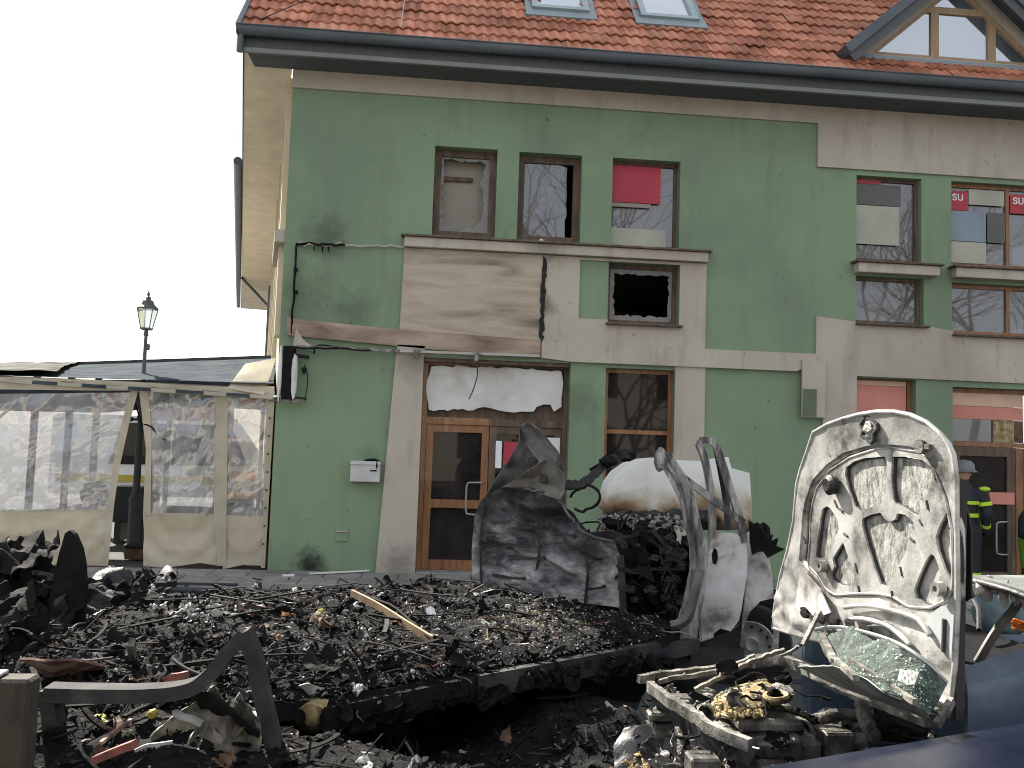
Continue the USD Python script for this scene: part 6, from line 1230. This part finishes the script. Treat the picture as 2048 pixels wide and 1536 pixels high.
def plate(name, label, cat_, pts, m, th_=.012, n=12, amp=.03, sd=1, group=None, sm=45):
    G = dense(np.array([[gp(*q) if len(q) == 3 else q for q in r_] for r_ in pts]), n, n); G = G + amp*nz(G, 5, sd)[..., None]*np.array([.4, .4, 1]); return single(name, sheet(G, th_), m, label, cat_, group, smooth=sm)
def y_(px, py, d): return onp(px, py, np.array([0, d, 0]), np.array([0, 1.0, 0]))
# upright black shield
sp = Polygon([(x_[0], x_[2]) for x_ in [y_(a, b, 5.9) for a, b in [(110, 1268), (100, 1200), (108, 1150), (122, 1100), (132, 1066), (142, 1060), (152, 1068), (163, 1095), (170, 1130), (172, 1170), (168, 1215), (176, 1260)]]])
SHELL = single('burnt_seat_shell', polysheet(sp, (0, 5.9, 0), (1, 0, 0), ez, .05, .06, lambda v: np.stack([0*v[:, 0], .25*((v[:, 0]-sp.centroid.x)/.25)**2*.3+.04*nz(v, 4, 3), 0*v[:, 0]], 1)), M['char'], 'black upright curved burnt seat shell with a pointed top at the left', 'seat', smooth=50)
def mound(name, label, pts, d, depth, m, sd, cat_='debris'):
    P = np.array([y_(x, y, d) for x, y in pts]); pg_ = Polygon(P[:, [0, 2]]).buffer(0)
    me = wprism(pg_, d, d+depth); v, f = trimesh.remesh.subdivide_to_size(me.vertices, me.faces, .05, max_iter=12); me = trimesh.Trimesh(v, f, process=True)
    c = me.centroid; vv = np.array(me.vertices); k = np.clip((vv[:, 1]-d)/depth, 0, 1); vv[:, 2] = vv[:, 2]*(1-.45*k) ; fo_ = folds(vv[:, 0]+vv[:, 1], vv[:, 2], sd, 16, (2, 9), .16); vv = vv + .10*np.stack([nz(vv, 3, sd), nz(vv, 3, sd+1), nz(vv, 3, sd+2)], 1) - np.stack([.3*fo_, fo_, .3*fo_], 1); me.vertices = vv
    return single(name, me, m, label, cat_, smooth=35)
def heap_of(name, label, cat_, px0, px1, py0, py1, d, m, sd, count, size):
    r_ = np.random.default_rng(sd); t = thing(name, label, cat_, y_((px0+px1)/2, py1, d)*[1, 1, 0])
    for k in range(count):
        fx = r_.uniform(0, 1); fy = r_.uniform(0, 1)
        c = y_(px0+(px1-px0)*fx, py0+(py1-py0)*fy, d+.45*(1-fy)); part(t, 'crumpled_fold', crumpled(c, np.array([size*r_.uniform(.6, 1.2), size*r_.uniform(.4, .9), size*.35]), sd*100+k, .01, 15), m[k % len(m)], smooth=30)
heap_of('burnt_awning_heap', 'black crumpled burnt tarpaulin heap at the left edge beside the seat shell', 'tarpaulin', -60, 95, 1110, 1290, 5.8, [M['burntdark'], M['char'], M['char']], 3, 24, .32)
heap_of('charred_upholstery', 'dark jagged charred upholstery scrap right of the seat shell', 'upholstery', 180, 325, 1155, 1235, 6.0, [M['char'], M['burntdark']], 9, 18, .19)
heap_of('charred_cushion_heap', 'black charred folded heap at the lower left edge in front of the tarpaulin', 'debris', -60, 45, 1200, 1320, 4.7, [M['char']], 13, 11, .22)
t = thing('long_black_pipe', 'long straight black pipe lying on the paving behind the ash heap', 'pipe', gp(500, 1185, .1)*[1, 1, 0])
part(t, 'pipe', tube([gp(335, 1178, .12), gp(520, 1186, .12), gp(700, 1197, .12), gp(760, 1200, .12)], .035, 10), M['post'], smooth=True); part(t, 'joint', lathe([(0, -.04), (.05, -.04), (.05, .04), (0, .04)], gp(550, 1188, .12), 12, (1, -.1, 0)), M['brownchip'])
def single_bar(name, label, cat_, pts, w_, h_, m, up=(0, 0, 1)): return single(name, strip(spline([gp(*q) for q in pts], max(8, 4*len(pts))), w_, h_, up=up), m, label, cat_, smooth=30)
single_bar('thin_black_rod', 'thin black rod on the paving behind the long pipe', 'rod', [(330, 1167, .1), (400, 1168, .1), (475, 1170, .1)], .05, .03, M['post'])
single_bar('white_strip', 'thin white strip lying along the foot of the green wall', 'strip', [(618, 1147, .02), (700, 1143, .02), (738, 1141, .02)], .05, .015, M['paper'])
single_bar('short_white_strip', 'short white strip on the paving near the wall corner', 'strip', [(565, 1151, .02), (588, 1150, .02)], .07, .02, M['paper'])
single_bar('black_lath', 'charred lath crossing the middle of the paving debris', 'lath', [(560, 1182, .15), (640, 1180, .16), (705, 1178, .18)], .05, .03, M['char'])
single_bar('pale_edge_lath', 'long lath with pale edge slanting across the loading bed', 'lath', [(703, 1186, .76), (760, 1215, .74), (815, 1250, .72), (864, 1280, .70)], .05, .016, M['woodpale'], up=(1, 0, 0))
plate('charred_board', 'black charred board leaning behind the pale edged lath', 'board', [[(700, 1180, .74), (790, 1212, .76), (862, 1276, .72)], [(705, 1205, .62), (770, 1235, .62), (840, 1280, .62)]], M['char'], .015, 10, .02, 4)
single_bar('long_roof_bar', 'long dark roof bar with pale edge lying across the left debris', 'bar', [(60, 1256, .55), (150, 1262, .55), (230, 1280, .55), (330, 1268, .55), (420, 1256, .56), (482, 1247, .56)], .07, .05, M['rail'])
single_bar('grey_upright_stub', 'short grey tube stub standing in the debris behind the steel frame', 'tube', [(265, 1330, .66), (264, 1308, .75), (263, 1284, .85)], .045, .03, M['ironpale'], up=(1, 0, 0))
single_bar('thin_dark_lath', 'thin dark lath behind the top of the steel frame', 'lath', [(520, 1278, .62), (570, 1274, .62), (640, 1268, .62)], .02, .02, M['rail'])
plate('pink_scorched_board', 'pinkish scorched board curling up behind the steel frame at left', 'board', [[(40, 1318, .80), (90, 1322, .82), (150, 1322, .80), (214, 1334, .72)], [(80, 1345, .72), (110, 1352, .70), (150, 1352, .68), (190, 1345, .66)], [(98, 1362, .62), (115, 1368, .6), (140, 1368, .58), (160, 1362, .56)]], M['pinkboard'], .012, 16, .03, 6)
plate('white_panel_strip', 'white ribbed panel piece lying flat behind the steel frame', 'panel', [[(258, 1340, .66), (300, 1338, .66), (330, 1352, .66)], [(245, 1350, .66), (290, 1358, .66), (325, 1364, .66)]], M['paper'], .01, 10, .01, 7)
plate('white_panel_strip', 'narrow white panel strip left of the ribbed white panel', 'panel', [[(240, 1346, .66), (262, 1354, .66), (310, 1370, .66)], [(238, 1350, .65), (260, 1360, .65), (304, 1374, .65)]], M['paper'], .01, 8, .006, 8)
plate('white_crumpled_sheet', 'bright crumpled white sheet on the ash at the left', 'sheet', [[(205, 1246, .55), (225, 1240, .57), (245, 1240, .55)], [(210, 1256, .53), (228, 1252, .54), (245, 1250, .53)]], M['paper'], .006, 12, .05, 9)
plate('white_splinter', 'white splintered panel beside the charred upholstery scrap', 'panel', [[(178, 1186, .55), (200, 1196, .52)], [(188, 1198, .48), (222, 1206, .46)]], M['palechip'], .01, 8, .02, 10)
plate('grey_corrugated_scrap', 'grey corrugated scrap right of the long roof bar', 'panel', [[(390, 1250, .62), (430, 1240, .64), (475, 1246, .62)], [(400, 1258, .60), (440, 1250, .62), (470, 1256, .60)]], M['palechip'], .01, 12, .04, 12)
plate('pale_bottle_scrap', 'pale melted plastic lump beside the right leg of the frame', 'plastic', [[(530, 1302, .66), (560, 1292, .70), (600, 1294, .66)], [(540, 1316, .64), (565, 1312, .66), (596, 1304, .64)]], M['palechip'], .03, 12, .03, 14)
plate('orange_scrap', 'orange burnt packaging scrap on the bed near the pipe', 'packaging', [[(563, 1224, .70), (585, 1226, .71), (604, 1234, .68)], [(564, 1240, .66), (582, 1240, .66), (596, 1242, .66)]], M['orange'], .01, 8, .02, 15)
plate('dark_flat_board', 'dark flat board standing left of the orange packaging scrap', 'board', [[(496, 1206, .70), (530, 1214, .72), (563, 1222, .70)], [(496, 1226, .60), (530, 1234, .60), (562, 1240, .60)]], M['brownchip'], .012, 8, .02, 16)
plate('yellow_scorched_foam', 'yellow brown scorched foam block below the bed edge at centre left', 'foam', [[(594, 1408, .60), (625, 1400, .62), (655, 1408, .60)], [(600, 1430, .50), (625, 1440, .52), (650, 1432, .50)], [(610, 1452, .42), (630, 1458, .42), (648, 1446, .42)]], M['ochre'], .05, 16, .06, 17)
plate('green_white_paper', 'crumpled whitish paper sheaf above the yellow foam', 'paper', [[(588, 1372, .66), (615, 1368, .70), (650, 1372, .66)], [(600, 1392, .60), (625, 1396, .62), (665, 1392, .60)]], M['palechip'], .008, 14, .05, 18)
plate('red_white_tray', 'small red and white carton left of the whitish paper', 'carton', [[(542, 1368, .64), (560, 1364, .66), (576, 1366, .64)], [(545, 1382, .60), (560, 1384, .6), (574, 1378, .6)]], M['redchip'], .01, 8, .02, 19)
plate('pink_label_scrap', 'pink printed scrap beside the pale edged lath', 'scrap', [[(838, 1242, .66), (850, 1240, .68), (862, 1246, .66)], [(842, 1254, .64), (856, 1256, .64), (874, 1260, .64)]], M['redchip'], .008, 8, .02, 20)
plate('white_cloth_scrap', 'white cloth scrap lying on the middle of the bed', 'cloth', [[(852, 1218, .70), (860, 1212, .72), (868, 1216, .70)], [(856, 1230, .66), (864, 1232, .66), (872, 1232, .66)]], M['paper'], .006, 10, .04, 21)
plate('white_foil_scrap', 'bright white foil scrap in front of the cab back wall', 'foil', [[(934, 1186, .66), (952, 1184, .70), (974, 1190, .67)], [(938, 1194, .64), (956, 1196, .66), (970, 1198, .64)]], M['paper'], .006, 12, .04, 22)
plate('dark_curved_plate', 'dark curved plate lying at the foot of the cab back wall', 'plate', [[(940, 1192, .66), (990, 1178, .74), (1036, 1184, .68)], [(945, 1198, .62), (995, 1202, .64), (1030, 1196, .62)]], M['burntdark'], .012, 12, .02, 23)
t = thing('melted_cover', 'melted beige plastic cover slumped in the foreground debris', 'plastic', gp(440, 1500, .6)*[1, 1, 0])
mm_ = nm('melted_plastic', [(.36, (.025, .022, .018)), (.5, (.09, .085, .066)), (.75, (.34, .325, .26))], scale=7., detail=9., rough=.6, bump=.3, bscale=40.)
for k_, (x_, y__, z_, s_) in enumerate(((400, 1470, .62, .17), (450, 1490, .60, .19), (420, 1525, .50, .18), (490, 1505, .52, .14))): part(t, 'slumped_fold', crumpled(gp(x_, y__, z_), np.array([s_, s_*.8, s_*.45]), 880+k_, .01, 20, [.1, -.75, .6]), mm_, smooth=40)
plate('charred_fibre_sheet', 'black charred fibre sheet hanging inside the bend of the frame', 'sheet', [[(390, 1378, .80), (430, 1392, .80), (470, 1420, .78), (520, 1460, .70)], [(380, 1420, .66), (420, 1440, .66), (470, 1460, .6), (516, 1490, .56)]], M['char'], .01, 18, .05, 25)
plate('pale_wedge_scrap', 'small pale triangular scrap left of the right frame leg', 'scrap', [[(466, 1402, .74), (480, 1384, .80)], [(480, 1412, .72), (490, 1402, .74)]], M['palechip'], .01, 6, .01, 26)
single_bar('red_stick', 'red plastic stick pointing right in the lower left foreground', 'stick', [(190, 1520, .62), (230, 1503, .66), (270, 1488, .70)], .035, .03, M['redchip'])
single_bar('salmon_stick', 'small salmon coloured stick behind the bend of the frame', 'stick', [(328, 1360, .72), (350, 1353, .74), (374, 1348, .74)], .03, .03, M['redchip'])
single_bar('twig', 'pale burnt twig in the lower left foreground below the cross tube', 'stick', [(350, 1424, .72), (378, 1436, .72), (404, 1448, .70)], .025, .02, M['palechip'])
single_bar('twig', 'thin pale stick beside the red plastic stick', 'stick', [(270, 1502, .66), (300, 1490, .68), (345, 1484, .68)], .012, .012, M['palechip'])
single_bar('crossing_stick', 'thin brown stick crossing the foreground ash left of centre', 'stick', [(202, 1486, .66), (232, 1462, .68), (262, 1440, .68)], .016, .014, M['pinkboard'])
single('pale_wire', tube(spline([gp(565, 1495, .50), gp(580, 1516, .50), gp(590, 1525, .50), gp(610, 1512, .52), gp(632, 1502, .54), gp(660, 1506, .54), gp(730, 1508, .54), gp(770, 1520, .5), gp(800, 1540, .46)], 40), .010, 6), M['ironpale'], 'long pale bent wire snaking through the bottom foreground debris', 'wire', smooth=True)
plate('grey_ash_pile', 'grey white ash pile left of the dark void under the bed', 'ash', [[(775, 1412, .40), (795, 1405, .44), (815, 1414, .40)], [(780, 1430, .36), (800, 1436, .38), (822, 1440, .34)]], M['palechip'], .03, 14, .08, 27)
single('yellow_scraps', [lump(gp(x, y, z), s_, 60+i, 2, .6) for i, (x, y, z, s_) in enumerate([(196, 1445, .6, .035), (205, 1452, .6, .03), (185, 1460, .58, .025), (305, 1428, .68, .022), (570, 1262, .64, .03), (640, 1225, .70, .025)])], flat('yellow_scrap', (.32, .30, .06), .7, var=.3, scale=15.), 'small yellow green plastic scraps strewn through the left debris', 'debris', kind='stuff')
single('front_scraps', [lump(cz(dr.uniform(1250, 1480), dr.uniform(1500, 1560), .45), dr.uniform(.006, .022, 3), 1200+k, 1, .9) for k in range(140)], M['ochre'], 'yellowish crumbled foam in front of the burnt car wing', 'debris', kind='stuff')
mh = []
for k in range(110): mh.append(lump(gp(dr.normal(400, 45), dr.normal(1220, 9), .62+dr.uniform(0, .1)), dr.uniform(.008, .035, 3), 1400+k, 1, .9))
single('white_rubble_pile', mh, M['palechip'], 'small pile of whitish rubble on the left ash heap behind the roof bar', 'debris', kind='stuff')

# ------------------------------------------------------------------ two firefighters by the right entrance
def limb(chain):
    out = None
    for (p, r), (q, s) in zip(chain[:-1], chain[1:]):
        a = m3.Manifold.sphere(r, 20).translate(tuple(map(float, p))); b = m3.Manifold.sphere(s, 20).translate(tuple(map(float, q)))
        hh_ = m3.Manifold.batch_hull([a, b]); out = hh_ if out is None else out + hh_
    return out
def fuse(parts, res=.035, it=8):
    mm = parts[0]
    for q in parts[1:]: mm = mm + q
    mm = mm.refine_to_length(res); me = mm.to_mesh(); tm = trimesh.Trimesh(me.vert_properties[:, :3], me.tri_verts, process=True); trimesh.smoothing.filter_taubin(tm, iterations=it); return tm
def person(label, base, yaw, J, group, suit, with_helmet=True, vest=None):
    c, s = math.cos(yaw), math.sin(yaw); Rm = np.array([[c, -s, 0], [s, c, 0], [0, 0, 1]]); P = {k: np.asarray(base)+Rm@np.array(v, float) for k, v in J.items()}
    t = thing('person', label, 'person', base, group)
    L_ = lambda *ks: limb([(P[k], r) for k, r in ks])
    body = [L_(('pelvis', .15), ('waist', .15), ('chest', .175), ('neck', .075)), L_(('shl', .085), ('chest', .15), ('shr', .085)), L_(('neck', .06), ('head', .06)),
            L_(('shl', .085), ('ell', .065), ('wrl', .05)), L_(('shr', .085), ('elr', .065), ('wrr', .05)),
            L_(('hipl', .115), ('knl', .085), ('anl', .065)), L_(('hipr', .115), ('knr', .085), ('anr', .065)), L_(('hipl', .12), ('pelvis', .14), ('hipr', .12))]
    bd_ = part(t, 'body', fuse(body), suit, smooth=True)
    hd_ = P['head']; f = Rm@np.array([0, -1., 0]); r = Rm@np.array([1., 0, 0])
    h = trimesh.creation.icosphere(3, 1.0); v = np.array(h.vertices); v = v*[.075, .095, .115]; v[:, 1] *= 1-.12*(v[:, 2] < -.03)
    nose = np.exp(-((v[:, 0]/.018)**2+((v[:, 2]+.01)/.03)**2))*(v[:, 1] < 0); v[:, 1] -= .022*nose
    eyes = sum(np.exp(-(((v[:, 0]-sx*.03)/.016)**2+((v[:, 2]-.018)/.012)**2)) for sx in (-1, 1))*(v[:, 1] < 0); v[:, 1] += .010*eyes
    h.vertices = v@Rm.T + hd_ + [0, 0, .06]; hh2 = part(t, 'head', h, M['skin'], smooth=True)
    for sx in (-1, 1):
        part(hh2, 'eye', lump(hd_+Rm@np.array([sx*.03, -.083, .078]), (.009,)*3, 2, 1, .05), M['black']); part(hh2, 'ear', lump(hd_+Rm@np.array([sx*.076, .0, .06]), (.012, .02, .032), 3, 2, .1), M['skin'])
    part(hh2, 'mouth', rb(hd_+Rm@np.array([0, -.088, .012])-[.018, .006, .004], hd_+Rm@np.array([0, -.088, .012])+[.018, .006, .004]), M['redchip'])
    if with_helmet:
        hm = lathe([(.165, .085), (.17, .09), (.135, .12), (.13, .18), (.09, .235), (.0, .255)], hd_, 24); part(t, 'helmet', hm, M['helmet'], smooth=40)
    for sd, wr_, el_ in (('l', 'wrl', 'ell'), ('r', 'wrr', 'elr')):
        d = P[wr_]-P[el_]; d /= np.linalg.norm(d); sgn_ = -1 if sd == 'l' else 1; side = r*sgn_; palm = P[wr_]+d*.07
        pr = [limb([(P[wr_], .034), (palm+f*.02, .028)]), limb([(P[wr_], .034), (palm-f*.02, .026)])]
        for k in range(4):
            o = palm + f*(.030-.020*k); ln = (.07, .078, .072, .058)[k]; q1_ = o + d*ln*.55 - side*.008; q2_ = q1_ + d*ln*.4 - side*.025; pr.append(limb([(o-d*.02, .012), (q1_, .010), (q2_, .009)]))
        o = P[wr_] + d*.03 + f*.03; pr.append(limb([(o, .013), (o+f*.03+d*.03, .011), (o+f*.035+d*.06, .009)]))
        part(t, 'hand', fuse(pr, .012, 4), M['skin'] if not with_helmet else M['char'], smooth=True)
    for an in ('anl', 'anr'):
        q = P[an]; part(t, 'boot', fuse([limb([(q+[0, 0, .02], .07), (q*[1, 1, 0]+[0, 0, .06], .06), (q*[1, 1, 0]+[0, 0, .045]+f*.15, .045)])], .03, 4), M['black'], smooth=True)
    def ringb(p, q, k, rad, w_, m, nme='reflective_stripe'):
        c_ = np.asarray(P[p])*(1-k)+np.asarray(P[q])*k; d = np.asarray(P[q])-np.asarray(P[p]); part(t, nme, lathe([(rad-.01, -w_/2), (rad, -w_/2), (rad, w_/2), (rad-.01, w_/2)], c_, 20, d), m)
    return t, P, ringb
stand = dict(pelvis=(0, 0, .95), waist=(0, 0, 1.08), chest=(0, 0, 1.32), neck=(0, -.01, 1.52), head=(0, -.02, 1.60), shl=(-.21, 0, 1.42), shr=(.21, 0, 1.42), ell=(-.27, .03, 1.14), elr=(.27, .03, 1.14), wrl=(-.25, -.10, .92), wrr=(.25, -.10, .92), hipl=(-.10, 0, .90), hipr=(.10, 0, .90), knl=(-.11, -.02, .48), knr=(.11, -.02, .48), anl=(-.12, 0, .10), anr=(.12, .02, .10))
x1_ = at(1925, 930, 10.6)[0]
t, P, rb_ = person('firefighter in dark suit with yellow reflective stripes and grey helmet beside the right door', (x1_+.02, 10.6, 0), math.radians(150), stand, 'firefighters by the right entrance', M['suit'])
for p_, q_, k_, r_, w_ in (('waist', 'chest', .15, .178, .05), ('waist', 'chest', .85, .19, .045), ('shl', 'ell', .55, .088, .05), ('shr', 'elr', .55, .088, .05), ('ell', 'wrl', .7, .066, .04), ('elr', 'wrr', .7, .066, .04), ('knl', 'anl', .4, .09, .05), ('knr', 'anr', .4, .09, .05)): rb_(p_, q_, k_, r_, w_, M['hivis'])
sh = P['shl'] if P['shl'][0] > P['shr'][0] else P['shr']
part(t, 'shoulder_patch', lump(sh+[0, -.06, .05], (.075, .05, .035), 5, 2, .1), M['hivis'], smooth=True)
bend = dict(stand); bend.update(chest=(.0, -.16, 1.24), neck=(0, -.30, 1.40), head=(0, -.38, 1.46), shl=(-.21, -.20, 1.34), shr=(.21, -.20, 1.34), ell=(-.30, -.34, 1.16), elr=(.30, -.34, 1.16), wrl=(-.22, -.52, 1.02), wrr=(.22, -.52, 1.02), knl=(-.13, -.10, .48), knr=(.12, -.02, .48))
x2_ = at(2062, 980, 10.3)[0]
t, P, rb_ = person('firefighter in bright green and dark suit leaning forward at the right picture edge', (x2_, 10.3, 0), math.radians(75), bend, 'firefighters by the right entrance', M['suit'])
for a_, b_ in (('shl', 'ell'), ('shr', 'elr')): part(t, 'bright_sleeve', fuse([limb([(P[a_], .098), (P[b_], .082)])], .04, 4), M['hivis'], smooth=True)
for a_, b_ in (('hipl', 'knl'), ('hipr', 'knr')): part(t, 'green_trouser_leg', fuse([limb([(P[a_]*.8+P[b_]*.2, .118), (P[b_], .095)])], .04, 4), M['hivisdull'], smooth=True)
rb_('knl', 'anl', .4, .09, .05, M['hivis']); rb_('knr', 'anr', .4, .09, .05, M['hivis'])
